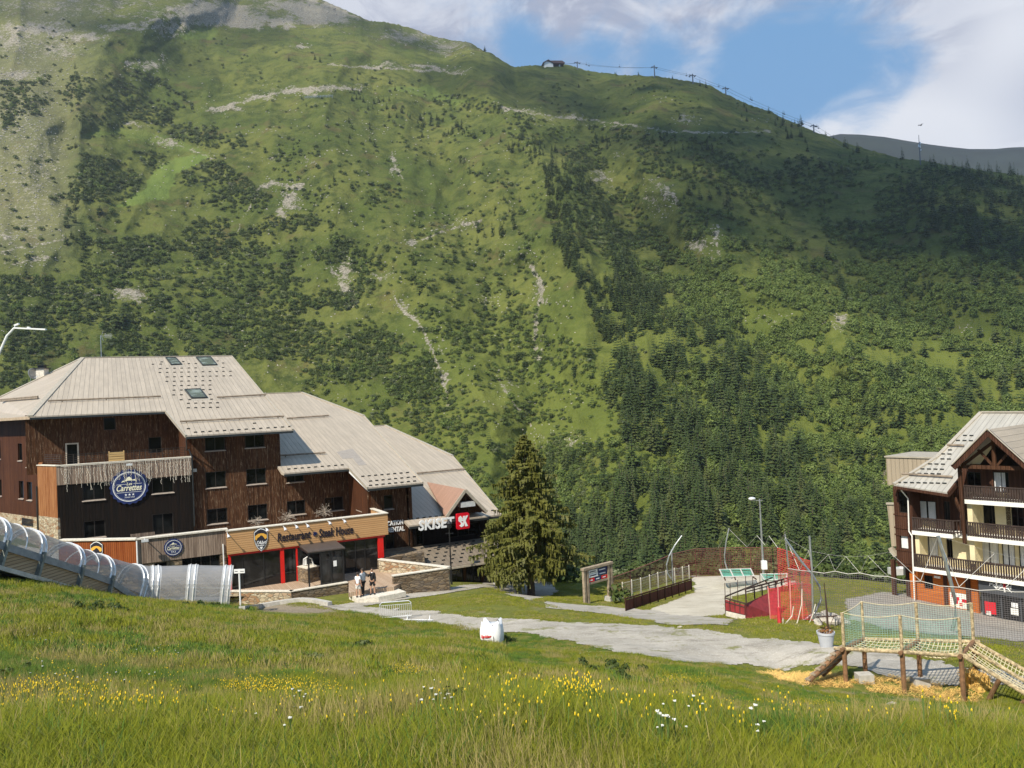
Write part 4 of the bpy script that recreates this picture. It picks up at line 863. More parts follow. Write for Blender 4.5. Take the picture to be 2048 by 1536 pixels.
# middle and right roofs
r2 = [rhit(RP2, *p) for p in [(527, 787), (603, 785), (728, 832), (847, 966), (738, 974), (696, 937), (567, 945)]]; U2 = [sv(p) for p in r2]
u3R = U2[3][0]; u3L = (U2[4][0]+U2[5][0])/2; vE2 = (U2[5][1]+U2[6][1])/2
sW1R = PW1.hit(557, 1000)[0]; uW1R = sW1R
R2u = [(uW1R+.02, U2[1][1]), (U2[1][0], U2[1][1]), (U2[2][0], U2[2][1]), (u3R, -2.3), (u3L, -2.3), (u3L, vE2), (U2[6][0], vE2), (uW1R+.02, vE2-.4)]
R2 = [rp_uv(RP2, u, v) for u, v in R2u]; roof2 = slab(R2, 'roof')
print('R2', [(round(a, 1), round(b, 1)) for a, b in R2u], [tuple(round(c) for c in proj(p)) for p in R2], 'raw', [(round(a,1), round(b,1)) for a, b in U2])
r3 = [rhit(RP3, *p) for p in [(738, 846), (770, 851), (905, 912), (997, 1025), (828, 1044)]]; U3 = [sv(p) for p in r3]
uW3R = PW3.hit(816, 1050)[0]; u4R = U3[3][0]
R3u = [(uW3R+.02, U3[1][1]), (U3[1][0], U3[1][1]), (U3[2][0], U3[2][1]), (u4R, -2.3), (uW3R-.35, -2.3), (uW3R-.35, -3.45), (uW3R+.02, -3.45)]
R3 = [rp_uv(RP3, u, v) for u, v in R3u]; roof3 = slab(R3, 'roof')
print('R3', [(round(a, 1), round(b, 1)) for a, b in R3u], [tuple(round(c) for c in proj(p)) for p in R3], 'raw', [(round(a,1), round(b,1)) for a, b in U3])
# rear slopes and rear walls close the body
def rearslope(a, b, drop=4.5, run=11):
    n3 = Vector((-PG.n.x, -PG.n.y, 0)); m = MB(); m.prism([a, b, b+n3*run+Vector((0, 0, -drop)), a+n3*run+Vector((0, 0, -drop))], (0, 0, -.2)); m.build('roof', MT['roof'], hotel, True)
rearslope(R1[0]+UP*.02, R1[1]+UP*.02); rearslope(R2[0], R2[1]); rearslope(R2[1], R2[2]); rearslope(R3[1], R3[2])
m = MB(); pw = PG.off(vrid-9)
pbox(m, pw, U[0][0]-6, uR-.8, 0, zE1+5.0, 0, -.3); pw = PG.off(U2[1][1]-9); pbox(m, pw, uR-.8, u3R-.6, -2, R2[1].z-4, 0, -.3)
for uu, va, vb, zt in ((uR-.9, vrid-9, -9.5, None),):
    a = PG.pt(uu, va, 0); b = PG.pt(uu, vb, 0)
    top = [rp_uv(RP1, uu, vrid)-UP*.25, rp_uv(RP1, uu, -9.5)-UP*.25]; m.prism([a, b, top[1], top[0], Vector((a.x, a.y, zE1+5))], PG.pt(-.3, 0, 0)-PG.pt(0, 0, 0))
for uu, rp, vt in ((u3R-.6, RP2, U2[2][1]), (u4R-.6, RP3, U3[2][1])):
    a = PG.pt(uu, vt-9, -2); b = PG.pt(uu, -3.5, -2); m.prism([a, b, rp_uv(rp, uu, -3.5)-UP*.25, rp_uv(rp, uu, vt)-UP*.25, Vector((a.x, a.y, rp_uv(rp, uu, vt).z-3.5))], PG.pt(-.3, 0, 0)-PG.pt(0, 0, 0))
m.build('wall', MT['brown'], hotel, True)

# ---- front wall of the two middle bays
hW = [PW1.rect(*h) for h in [(411, 452, 943, 975), (493, 532, 937, 968), (414, 455, 1017, 1047), (496, 535, 1009, 1040), (410, 450, 873, 901), (490, 529, 867, 895)]]
hW2 = [PW1.rect(*h) for h in [(574, 611, 1001, 1029), (650, 687, 994, 1021), (573, 608, 946, 964)]]
sL = PW1.hit(378, 1000)[0]; ztop1 = zE1+K*1.0
m = MB(); wallh(m, PW1, sL, uW1R, 3.6, ztop1+.0, hW); wallh(m, PW1, uW1R, u3L+.6, 3.6, rp_uv(RP2, 0, -9.5).z-.2, hW2); m.build('wall', MT['brown'], hotel, True)
for i, h in enumerate(hW+hW2): window(hotel, PW1, h, 1)
# side returns (face the sun, to the left)
m = MB(); PS = Plane((PW1.pt(sL, 0, 0).x, PW1.pt(sL, 0, 0).y), PG.n)      # runs from the corner back along -n : visible left end of the bay
vRec = R1u[4][1]-1.3
m.prism([PG.pt(sL, -9.5, 3.6), PG.pt(sL, vRec, 3.6), rp_uv(RP1, sL, vRec)-UP*.22, rp_uv(RP1, sL, -9.5)-UP*.22], PG.pt(.3, 0, 0)-PG.pt(0, 0, 0)); m.build('wall', MT['redwood'], hotel, True)
sL3 = PW3.hit(737, 1000)[0]; PS3 = Plane(PG.pt(sL3, -3.5, 0).to_2d(), -PG.n)
hs3 = [PS3.rect(711, 723.5, 991, 1021)]
a, z = PS3.hit(716, 1005); print('side3', a, z, PS3.n)
m = MB()
m.prism([PG.pt(sL3, -3.5, 3.6), PG.pt(sL3, -9.5, 3.6), rp_uv(RP2, sL3, -9.5)-UP*.22, rp_uv(RP2, sL3, -3.5)-UP*.22], PG.pt(.25, 0, 0)-PG.pt(0, 0, 0)); m.build('wall', MT['redwood'], hotel, True)
hh = hs3[0]; m = MB(); PSo = PS3.off(.0)
pbox(m, PS3, hh[0], hh[1], hh[2], hh[3], .02, .05); w_ = m.build('window', MT['frame'], hotel, True)
m = MB(); pbox(m, PS3, hh[0]+.05, hh[1]-.05, hh[2]+.05, hh[3]-.05, .05, .06); m.build('pane', MT['glass'], w_, True)
m = MB(); pbox(m, PS3, hh[0]-.05, hh[1]+.05, hh[2]-.07, hh[2]-.0, .0, .14); m.build('sill', MT['sill'], w_, True)
# ---- right bay
hW3 = [PW3.rect(768, 786, 990, 1018)]; hD3 = [PW3.rect(772, 789, 1069, 1098)]
zb = PW3.hit(800, 1098)[1]
m = MB(); wallh(m, PW3, sL3, uW3R, zb-3.5, rp_uv(RP2, 0, -3.5).z-.2, hW3+hD3); m.build('wall', MT['brown'], hotel, True)
window(hotel, PW3, hW3[0], 0); window(hotel, PW3, hD3[0], 0, False, 'door')
hW4 = [PW3.rect(895, 960, 1048, 1072), PW3.rect(832, 848, 1052, 1090)]
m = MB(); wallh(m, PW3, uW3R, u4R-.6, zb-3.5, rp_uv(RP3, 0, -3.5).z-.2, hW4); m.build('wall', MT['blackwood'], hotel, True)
window(hotel, PW3, hW4[0], 2, False); window(hotel, PW3, hW4[1], 0, False, 'door')
# ---- black balcony block on the left and angled wing
sB0 = PB.hit(114, 985)[0]; sB1 = PB.hit(385, 985)[0]; zP = PB.hit(250, 923)[1]; zPb = PB.hit(250, 960)[1]; zBb = PB.hit(118, 1036)[1]
hB = [PB.rect(*h) for h in [(165, 210, 965, 1000), (304, 347, 956, 986), (167, 211, 1041, 1075), (305, 347, 1027, 1069)]]
cB = PB.pt(sB0, 0, 0); PL = Plane(cB.to_2d(), -wdir); PLw = lw.off(-1.3); aX = PLw.hit(77, 880)[0]
print('B', sB0, sB1, zP, zPb, zBb, 'recess v', vRec)
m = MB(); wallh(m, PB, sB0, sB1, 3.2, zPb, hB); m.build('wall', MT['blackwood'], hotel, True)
for i, h in enumerate(hB): window(hotel, PB, h, 1)
m = MB(); pbox(m, PB, sB0+.0, sB1, zPb, zP, .06, -.24); par = m.build('balcony_parapet', MT['greywood'], hotel, True)
m = MB(); pbox(m, PB, sB0-.03, sB1+.04, zP, zP+.07, .12, -.3); m.build('coping', MT['coping'], par, True)
aW = PL.hit(76, 985)[0]
m = MB(); pbox(m, PL, aW, 0, zBb, zP, 0, -.3); m.build('wall', MT['orangewood'], hotel, True)
m = MB(); pbox(m, PL, aW, 0.0, zP, zP+.07, .06, -.36); m.build('coping', MT['coping'], hotel, True)
m = MB(); pbox(m, PL, aW, 0.06, 1.5, zBb, .03, -.3); zw_ = PLw.hit(40, 1030)[1]; pbox(m, PLw, -20, aX+.05, .5, zw_, .05, -.3); m.prism([PL.pt(aW, 0, .5), PLw.pt(aX, 0, .5), PLw.pt(aX, -.3, .5), PL.pt(aW, -.3, .5)], (0, 0, zBb-.5)); m.build('stone_base', MT['stone'], hotel, True)
hL = [PLw.rect(*h) for h in [(36, 44, 887, 921), (53, 60, 915, 934), (38, 47, 962, 997), (54, 64, 964, 1000), (-3, 3, 959, 992), (-6, 1, 880, 918)]]
zLt = HE.z
m = MB(); wallh(m, PLw, -20, aX, zBb-3, zLt+.3, hL); m.build('wall', MT['redwood'], hotel, True)
for h in hL: window(hotel, PLw, h, 0, True, fw=.04)
m = MB(); h_ = PLw.rect(45, 68, 1037, 1052); pbox(m, PLw, h_[0], h_[1], h_[2], h_[3], .05, .01); m.build('vent_opening', MT['black'], hotel, True)
# balcony floor, recessed wall behind it
PR = PG.off(vRec); cW = PL.pt(aW, 0, 0); sR0 = PR.hit(79, 880)[0]
m = MB(); m.prism([PB.pt(sB0, -.2, zP-1.0), PB.pt(sB1+.4, -.2, zP-1.0), PR.pt(sB1+.4, 0, zP-1.0), PR.pt(sR0, 0, zP-1.0), PL.pt(aW, -.1, zP-1.0)], (0, 0, -.25)); m.build('balcony_floor', MT['concrete'], hotel, True)
hR = [PR.rect(*h) for h in [(131, 158, 886, 932), (207, 231, 835, 860), (297, 323, 874, 905)]]
m = MB(); wallh(m, PR, sR0-1.0, sL+.1, zP-1.0, rp_uv(RP1, 0, vRec).z-.22, hR); m.build('wall', MT['brown'], hotel, True)
MT['paleframe'] = plain('pale_door_frame', (.5, .42, .32), .6)
window(hotel, PR, hR[0], 0, False, 'door', fm='paleframe', fw=.12, rec=.05)
for h in hR[1:]: window(hotel, PR, h, 0, False)
m = MB(); m.prism([PL.pt(aW, -.02, zBb), PL.pt(aW, -.3, zBb), PLw.pt(aX, -.3, zBb), PLw.pt(aX, 0, zBb)], (0, 0, zP-zBb)); m.build('wall', MT['orangewood'], hotel, True)
# balcony railing
m = MB(); n_ = 22
zr = PB.off(-.6).hit(250, 902)[1]
for j in range(5):
    z = zP+.1+(zr-zP-.1)*(j+1)/5; m.beam(PB.pt(sB0+.3, -.6, z), PB.pt(sB1, -.6, z), .03, .03); m.beam(PB.pt(sB0+.3, -.6, z), PL.pt(aW+.1, -.5, z), .03, .03)
for i in range(n_+1): s = sB0+.3+(sB1-sB0-.3)*i/n_; m.beam(PB.pt(s, -.6, zP-1), PB.pt(s, -.6, zr), .04, .04)
m.build('railing', MT['frame'], hotel, True)
# ---- low front wing: orange band, grey band, restaurant fascia
zc = PG.hit(360, 1070)[1]; zg = PG.hit(360, 1118)[1]; sg0 = PG.hit(274, 1100)[0]; sg1 = PG.hit(453, 1085)[0]; sf1 = PG.hit(774, 1050)[0]
zft = PG.hit(615, 1044)[1]; zfb = PG.hit(615, 1088)[1]; zfl = 1.5; print('G', zc, zg, sg0, sg1, sf1, zft, zfb)
PO = Plane(PG.pt(sg0, 0, 0).to_2d(), (.983, -.18)); so0 = PO.hit(118, 1090)[0]
m = MB(); pbox(m, PG, sg0, sg1-.02, zg, zc, .05, -.3); m.build('wall', MT['greywood'], hotel, True)
m = MB(); pbox(m, PO, so0, 0, zg, zc, .05, -.3); m.build('wall', MT['orange2'], hotel, True)
m = MB(); pbox(m, PG, sg0-.02, sg1+.1, zc, zc+.1, .16, -.42); pbox(m, PO, so0, .02, zc, zc+.1, .16, -.42); m.build('coping', MT['coping'], hotel, True)
hG = [PG.rect(309, 334, 1125, 1150), PG.rect(364, 440, 1107, 1140)]
m = MB(); wallh(m, PG, sg0, sg1, -.5, zg, hG); pbox(m, PO, so0, 0, -.5, zg, 0, -.3); m.build('stone_base', MT['stoned'], hotel, True)
window(hotel, PG, hG[0], 0, False); window(hotel, PG, hG[1], 3, False)
m = MB(); m.prism([PO.pt(so0, -.3, 4.3), PG.pt(sg0, -.3, 4.3), PG.pt(sf1, -.3, 4.3), PG.pt(sf1, -3.6, 4.3), PG.pt(sL3, -3.5, 4.3), PG.pt(sL3, -9.5, 4.3), PG.pt(sB0, -9.3, 4.3), PL.pt(-8, 0, 4.3)], (0, 0, -.25)); m.build('flat_roof', MT['concrete'], hotel, True)
m = MB(); pbox(m, PG, sg1, sf1, zfb, zft, .25, -.2); fas = m.build('fascia', MT['beige'], hotel, True)
m = MB(); m.prism([PG.pt(sf1-.2, -.2, zfb), PG.pt(sf1, -.2, zfb), PG.pt(sf1, -3.6, zfb), PG.pt(sf1-.2, -3.6, zfb)], (0, 0, zft-zfb)); m.build('fascia_return', MT['endwood'], hotel, True)
m = MB(); pbox(m, PG, sg1-.05, sf1+.05, zft, zft+.07, .32, -.28); m.prism([PG.pt(sf1-.28, -.28, zft), PG.pt(sf1+.06, -.28, zft), PG.pt(sf1+.06, -3.6, zft), PG.pt(sf1-.28, -3.6, zft)], (0, 0, .07)); m.build('coping', MT['coping'], hotel, True)
# red frame, shopfront glass
red = []
m = MB(); pbox(m, PG, sg1+.05, sf1-.25, zfb-.16, zfb-.003, .12, -.25); m.build('red_lintel', MT['red'], hotel, True)
for a, b in ((457, 462), (561, 568.5), (592.5, 595.5), (757, 768)):
    s0 = PG.hit(a, 1135)[0]; s1 = PG.hit(b, 1135)[0]; m = MB(); pbox(m, PG, s0, s1, zfl if a < 700 else 2.35, zfb-.16, .14, -.25); m.build('red_post', MT['red'], hotel, True)
gs = [PG.hit(x, 1135)[0] for x in (462, 485, 528, 561)]; ge = [PG.hit(x, 1125)[0] for x in (691, 712, 731, 757)]; gd = [PG.hit(x, 1135)[0] for x in (568.5, 592.5)]; gp = [PG.hit(x, 1135)[0] for x in (595.5, 691)]
def glassrun(pts, z0, z1, nm='shopfront'):
    m = MB()
    for x in pts: pbox(m, PG, x-.03, x+.03, z0, z1, 0, -.1)
    pbox(m, PG, pts[0], pts[-1], z1-.08, z1-.001, 0, -.1); pbox(m, PG, pts[0], pts[-1], z0, z0+.08, 0, -.1); w = m.build(nm, MT['black'], hotel, True)
    m = MB(); pbox(m, PG, pts[0], pts[-1], z0+.02, z1-.02, -.05, -.07); m.build('pane', MT['glass2'], w, True)
glassrun(gs, zfl, zfb-.16); glassrun(ge, zfl, zfb-.16); glassrun(gd, zfl, zfb-.16, 'door'); glassrun(gp, zfl, zfb-.16)
m = MB(); pbox(m, PG, sf1-.9, uW3R, -1, 2.3, .1, -3.45); m.build('stone_base', MT['stoned'], hotel, True)
# entrance porch with its canopy
zk = PG.hit(600, 1090)[1]-.05; k0 = PG.hp(597, 1091, .15); k1 = PG.hp(671, 1082, .15); q0 = atz(616, 1104, zk-.02); q1 = atz(690, 1095, zk-.02)
k0.z = k1.z = zk+.1
m = MB(); m.prism([k0, k1, q1, q0], (0, 0, -.09)); m.build('canopy', MT['awning'], hotel, True)
vq = (q0.to_2d()-PG.p).dot(PG.n); uq0 = (q0.to_2d()-PG.p).dot(PG.d); uq1 = (q1.to_2d()-PG.p).dot(PG.d); PQ = PG.off(vq-.12)
print('porch', vq, uq0, uq1)
m = MB(); xs = [uq0+.05, uq0+(uq1-uq0)*.34, uq0+(uq1-uq0)*.62, uq1-.1]
for x in xs: pbox(m, PQ, x-.05, x+.05, zfl, zk-.1, 0, -.1)
pbox(m, PQ, xs[0], xs[-1], zk-.25, zk-.1, .01, -.1); m.beam(PG.pt(xs[0], .1, zk-.15), PQ.pt(xs[0], 0, zk-.15), .1, .12); pr = m.build('porch_frame', MT['black'], hotel, True)
m = MB(); pbox(m, PQ, xs[1], xs[-1], zfl+.02, zk-.2, -.04, -.06); m.build('pane', MT['glass2'], pr, True)
m = MB(); pbox(m, PQ, xs[2]+.18, xs[2]+.42, zfl+1.25, zfl+1.65, .0, -.03); m.build('notice', MT['white'], pr, True)
# ---- roof trim
def trim(name, a, b, w, h, mat, dz=0.): m = MB(); m.beam(a+UP*dz, b+UP*dz, w, h); return m.build(name, MT[mat], hotel, True)
for a, b in ((R1[3], R1[2]), (R1[5], R1[4]), (R2[4], R2[3]), (R2[6], R2[5]), (R3[4], R3[3])):
    trim('gutter', a+Vector((PG.n.x, PG.n.y, 0))*.06, b+Vector((PG.n.x, PG.n.y, 0))*.06, .15, .17, 'gutter', -.2)
MT['fasciab'] = plain('eave_board', (.40, .30, .20), .7)
trim('eave_board', HE, hl, .08, .24, 'fasciab', -.13)
trim('ridge_cap', R1[0], R1[1], .36, .08, 'cap', .05); trim('ridge_cap', R2[0], R2[1], .3, .08, 'cap', .05); trim('ridge_cap', R2[1], R2[2], .34, .08, 'cap', .05); trim('ridge_cap', R3[0], R3[1], .3, .08, 'cap', .05); trim('ridge_cap', R3[1], R3[2], .34, .08, 'cap', .05)
trim('hip_cap', tp, HE, .42, .08, 'cap', .05); trim('ridge_cap', tp, lh0, .36, .1, 'cap', .04); trim('ridge_cap', lh0, lh1, .36, .1, 'cap', .04)
for a, b in ((R1[1], R1[2]), (R1[4], R1[3]), (R2[2], R2[3]), (R2[5], R2[4]), (R3[2], R3[3])): trim('verge', a, b, .12, .26, 'cap', -.07)
# snow guards: logs carried on brackets above the roof sheet
MT['snowlog'] = plain('weathered_log', (.24, .19, .14), .85, 0, .3, 3, .4)
def snowlog(rp, xs, ys, nm='snow_guard'):
    for i in range(len(xs)-1):
        a = rhit(rp, xs[i], ys[i]); b = rhit(rp, xs[i+1], ys[i+1]); m = MB(); m.tube([a+UP*.18, b+UP*.18], .085, 7)
        L = (b-a).length
        for t in np.linspace(.12, .88, max(2, int(L/2.6))): p = a.lerp(b, t); m.beam(p+UP*.0, p+UP*.2, .06, .06)
        m.build(nm, MT['snowlog'], hotel, True)
def shift(a): return a
snowlog(RP1, [96, 322], [805.5, 796]); snowlog(RP1, [434, 532], [798, 792.5]); snowlog(RP1, [360, 466], [847, 841.5]); snowlog(RP1, [467, 568], [841.5, 836])
snowlog(RP2, [574, 658], [840, 834]); snowlog(RP2, [560, 651], [915, 909]); snowlog(RP3, [834, 929], [950, 941])
a = plane_hit(tp, HE, hl, 0, 805); b = plane_hit(tp, HE, hl, 76, 799); m = MB(); m.tube([a+UP*.15, b+UP*.15], .085, 7); m.tube([a+UP*.3, b+UP*.3], .07, 6); m.build('snow_guard', MT['snowlog'], hotel, True)
# snow hooks
HK = []
def hooks(rp, pts):
    dv = Vector((PG.d.x, PG.d.y, 0))
    for x, y in pts: HK.append(rhit(rp, x, y))
z2 = lambda x, y: (300+x/6.83, 700+y/6.83)
H = []
for y, xs in ((160, (160, 455, 925)), (190, (40, 145, 530, 625, 1000)), (250, (140, 235, 335, 432, 530, 625, 1000)), (305, (135, 235, 335, 432, 528, 625, 722, 818, 912, 1003, 1098)), (367, (235, 333, 432, 528, 625, 722, 820, 912, 1008, 1100)), (428, (230, 330, 432, 528, 625, 722, 820)), (488, (330, 430, 528, 625, 722, 820)), (550, (328, 430, 728, 820)), (615, (325, 428, 820)), (683, (425, 545, 840)), (733, (525, 625, 728, 825, 922)), (795, (525, 625, 728, 825, 925)), (1080, (525,)), (1022, (1428,))):
    for x in xs: H.append(z2(x, y-(x-600)*.018))
for i in range(14): H.append(z2(622+i*99, 1130-i*5.9))
hooks(RP1, H)
z5 = lambda x, y: (550+x/6.83, 850+y/6.83)
H = [z5(1200+i*87, 708-i*7.4) for i in range(8)]+[z5(1305+i*85.5, 773-i*8.4) for i in range(8)]+[z5(1305+i*86, 832-i*8.4) for i in range(8)]+[z5(190+i*91, 608-i*7) for i in range(9)]
hooks(RP2, H)
H = [(750+(500+i*85)/6.83, 850+(1290-i*9)/6.83) for i in range(0, 14)]; hooks(RP3, H)
# skylights
for (a, b, c, d) in (((332, 717), (351, 717), (363, 730), (343, 731)), ((392.5, 716), (421, 715.5), (434, 731), (406, 732)), ((370, 781), (400, 779.5), (414, 797), (384, 798))):
    P_ = [rhit(RP1, *p) for p in (a, b, c, d)]; m = MB(); cc = sum(P_, Vector())/4
    for i in range(4): m.beam(P_[i]+UP*.09, P_[(i+1) % 4]+UP*.09, .12, .16)
    w_ = m.build('skylight', MT['gutter'], hotel, True); m = MB(); m.prism([cc+(p-cc)*.97+UP*.12 for p in P_], (0, 0, -.05)); m.build('pane', MT['skyglass'] if 'skyglass' in MT else MT.setdefault('skyglass', glassdark('skylight_glass', (.10, .12, .12), .05, .8)), w_, True)
    m = MB(); m.prism([cc+(p-cc)*1.35+UP*.02 for p in P_], (0, 0, -.015)); m.build('flashing', MT['cap'], w_, True)
m = MB(); P_ = [rhit(RP2, *p) for p in (z5(840, 370), z5(1060, 325), z5(1255, 545), z5(1140, 555), z5(1060, 455), z5(925, 465))]; m.prism([p+UP*.016 for p in P_], (0, 0, -.012)); m.build('roof_patch', plain('roof_patch_sheet', (.33, .29, .25), .5, .1, .08), hotel, True)
# chimney and dish
cp_ = plane_hit(tp, HE, hl, 78, 757); m = MB(); m.bx(cp_.x-.45, cp_.x+.45, cp_.y+.2, cp_.y+1.1, cp_.z-1.5, cp_.z+1.1); ch = m.build('chimney', MT['coping'], hotel, True); m = MB(); m.bx(cp_.x-.6, cp_.x+.6, cp_.y+.05, cp_.y+1.25, cp_.z+1.1, cp_.z+1.2); m.bx(cp_.x-.3, cp_.x+.35, cp_.y+.3, cp_.y+.9, cp_.z+1.2, cp_.z+1.45); m.bx(cp_.x-.5, cp_.x+.5, cp_.y+.15, cp_.y+1.15, cp_.z+1.45, cp_.z+1.5); m.build('chimney_cap', MT['black'], ch, True)
# drainpipes
def pipe(pts, mat='pipe', r=.055): m = MB(); m.tube(pts, r, 7); return m.build('drainpipe', MT[mat], hotel, True)
e = PB.pt(sB1+.05, .1, 0)
pipe([Vector((R1[3].x, R1[3].y, zE1-.3))+Vector((PG.n.x, PG.n.y, 0))*.05, PW1.pt(sL-.05, .15, zE1-1.2), PW1.pt(sL+.1, .5, zP+.6), Vector((e.x, e.y, zP)), Vector((e.x, e.y, 5.2))], 'gutter')
e = PL.pt(aW+.02, .1, 0); pipe([Vector((e.x, e.y, zP-1.6)), Vector((e.x, e.y, 5.5))], 'gutter'); 
a = R2[5]+Vector((0, 0, -.35)); b = R2[4]+Vector((PG.d.x*.1, PG.d.y*.1, -.1)); m = MB(); m.beam(a, a.lerp(b, .55)+UP*-.1, .1, .16); m.beam(a.lerp(b, .55)+UP*-.1, b+UP*-.15, .1, .16); m.build('drainpipe', MT['white'], hotel, True)
pipe([PG.pt(sg1-.25, .12, zg+.7), PG.pt(sg1-.25, .12, .6)], 'white', .045); pipe([PG.pt(sg0, .14, zc-.05), PG.pt(sg0, .14, zg-.1)], 'white', .05)
# eave brackets under the right roof and shop dormer
gA = rhit(RP3, 930, 980); apex = PG.off(-1.9).hp(931, 981); fL = PG.off(-1.9).hp(893, 1031); fR = PG.off(-1.9).hp(974, 1028); fL.z = fR.z = (fL.z+fR.z)/2
back = Vector((-PG.n.x, -PG.n.y, 0))
Lr = (apex.z-zE4)/K; apb = apex+back*min(Lr, 9)
m = MB(); m.prism([apex+UP*.1, fL+UP*.1, fL+back*.2, apb+UP*.1], (0, 0, -.14)); m.build('dormer_roof', MT['roofpink'], hotel, True)
m = MB(); m.prism([apex+UP*.1, fR+UP*.1, fR+back*.2, apb+UP*.1], (0, 0, -.14)); m.build('dormer_roof', MT['roofpink'], hotel, True)
m = MB(); m.prism([apex+back*.7-UP*.15, fL+back*.7, fR+back*.7], (back.x*.1, back.y*.1, 0)); m.build('dormer_wall', MT['brown'], hotel, True)
m = MB(); m.beam(apex+UP*.02, fL+UP*.02, .1, .24); m.beam(apex+UP*.02, fR+UP*.02, .1, .24); m.build('barge_board', MT['cap'], hotel, True)
m = MB(); c_ = PG.off(-2.3).hp(933, 1008); m.box(c_, (1.35, .7, .42), Matrix.Rotation(TH, 3, 'Z')); m.build('lamp_hood', MT['alu'], hotel, True)
# ---- shop under the lower roof
zT = zb; RPs = None
def lowhit(px, py):   # plane falling forward from the shop wall
    r = ray(px, py); n = PW3.n; c = n.dot(PW3.p); t = (zT+K*c-CZ)/(r.z+K*(n.x*r.x+n.y*r.y)); return Vector((r.x*t, t, CZ+r.z*t))
a = lowhit(897, 1137); b = lowhit(985, 1118); ua, va = sv(a); ub, vb = sv(b); vS = (va+vb)/2; print('lowroof', ua, va, ub, vb, a.z, b.z, zT)
zS = zT-K*(vS+3.5); uS0 = PW3.hit(770, 1102)[0]+.3; uS1 = u4R-.3
m = MB(); m.prism([PG.pt(uS0, -3.48, zT), PG.pt(uS1, -3.48, zT), PG.pt(uS1, vS, zS), PG.pt(uS0, vS, zS)], (0, 0, -.15)); m.build('lower_roof', MT['rooflow'], hotel, True)
for j in range(6):
    for i in range(16):
        u = uS0+.4+i*.8+(.4 if j % 2 else 0); v = -3.0+(vS+2.6)*j/5.2; 
        if u < uS1-.2: HK.append(PG.pt(u, v, zT-K*(v+3.5)))
HM = None; dv = Vector((PG.d.x, PG.d.y, 0)); inv_ = wmat(hotel).inverted(); rest_ = MB()
for i, p in enumerate(HK):
    if i >= 100: rest_.beam(p-dv*.13+UP*.05, p+dv*.13+UP*.05, .06, .1); continue
    if HM is None: m = MB(); m.box((0, 0, .05), (.26, .06, .1)); o = m.build('snow_hook', MT['gutter'], hotel); HM = o
    else: o = HM.copy(); COL.objects.link(o); o.parent = hotel
    o.location = inv_ @ p
rest_.build('snow_hooks', MT['gutter'], hotel, True, kind='stuff')
trim('gutter', PG.pt(uS0+2, vS+.06, zS-.12), PG.pt(uS1, vS+.06, zS-.12), .13, .14, 'cap')
PSh = PG.off(vS-.9); zsb = PSh.hit(950, 1170)[1]; print('shop base', zsb)
gsh = [PSh.hit(x, 1145)[0] for x in (899, 926, 932, 961, 968, 998)]
for i in (0, 2, 4):
    m = MB(); fw = .05; s0, s1 = gsh[i], gsh[i+1]
    for x in (s0, (s0+s1)/2, s1): pbox(m, PSh, x-.03, x+.03, zsb, zS-.1, 0, -.1)
    w_ = m.build('shop_window', MT['black'], hotel, True); m = MB(); pbox(m, PSh, s0, s1, zsb, zS-.1, -.04, -.06); m.build('pane', MT['glass2'], w_, True)
for x in (929, 964.5, 1001): s = PSh.hit(x, 1145)[0]; m = MB(); pbox(m, PSh, s-.13, s+.13, zsb-.5, zS-.1, .05, -.25); m.build('post', MT['darkbeam'], hotel, True)
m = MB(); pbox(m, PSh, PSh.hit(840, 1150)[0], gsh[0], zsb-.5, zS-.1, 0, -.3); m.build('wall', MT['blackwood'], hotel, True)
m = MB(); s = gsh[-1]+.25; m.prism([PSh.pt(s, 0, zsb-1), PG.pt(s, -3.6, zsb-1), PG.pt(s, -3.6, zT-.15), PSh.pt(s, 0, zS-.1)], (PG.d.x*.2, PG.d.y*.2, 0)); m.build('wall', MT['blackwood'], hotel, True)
m = MB(); pbox(m, PW3, uS0, gsh[-1]+.25, zsb-1, zsb+.0, vS+3.4, -.5); m.build('shop_floor', MT['concrete'], hotel, True)

# ---- terrace
ter = thing('terrace', 'pale boarded terrace with low rubble stone walls before the restaurant', 'terrace', tuple(atz(582, 1184, 0.)), TH)
c0, c1, c2 = atz(465, 1184, 1.5), atz(582, 1184, 1.5), atz(695, 1166, 1.5)
def lowwall(a, b, zt, zb_, th, mat, par=None, cop=True, zt2=None):
    d = (b-a); d.z = 0; d.normalize(); n3 = Vector((-d.y, d.x, 0)); zt2 = zt if zt2 is None else zt2
    A, B_ = Vector((a.x, a.y, 0)), Vector((b.x, b.y, 0)); m = MB(); m.prism([A+UP*zb_, B_+UP*zb_, B_+UP*zt2, A+UP*zt], n3*th); w = m.build('stone_wall', MT[mat], par or ter, True)
    if cop: m = MB(); e = d*.05; m.prism([A-e+UP*zt-n3*.05, B_+e+UP*zt2-n3*.05, B_+e+UP*zt2+n3*(th+.05), A-e+UP*zt+n3*(th+.05)], (0, 0, .06)); m.build('coping', MT['coping'], w, True)
lowwall(c0+(c0-c1)*.4, c1, 1.5, -.4, .35, 'stone'); lowwall(c1, c2, 1.5, -.4, .35, 'stoned')
e0 = atz(697, 1185, 1.5); e1 = atz(788, 1173, 1.5); e2 = atz(830, 1150, 1.5); pr_ = PG.pt(sf1+.3, .2, 1.5)
m = MB(); m.prism([c0+(c0-c1)*.4+Vector((0, .36, -.01)), c1+Vector((.05, .36, -.01)), c2+Vector((0, .4, -.01)), e0+Vector((0, 0, -.01)), e1+Vector((0, 0, -.01)), e2+Vector((0, 0, -.01)), PG.pt(sf1+1, -.02, 1.49), PG.pt(sg1-4, -.02, 1.49)], (0, 0, -.3)); m.build('deck', MT['deck'], ter, True)
s_ = [atz(x, y, 1.22) for x, y in ((698, 1189), (714, 1197), (757, 1194), (812, 1183), (796, 1177), (789, 1176))]
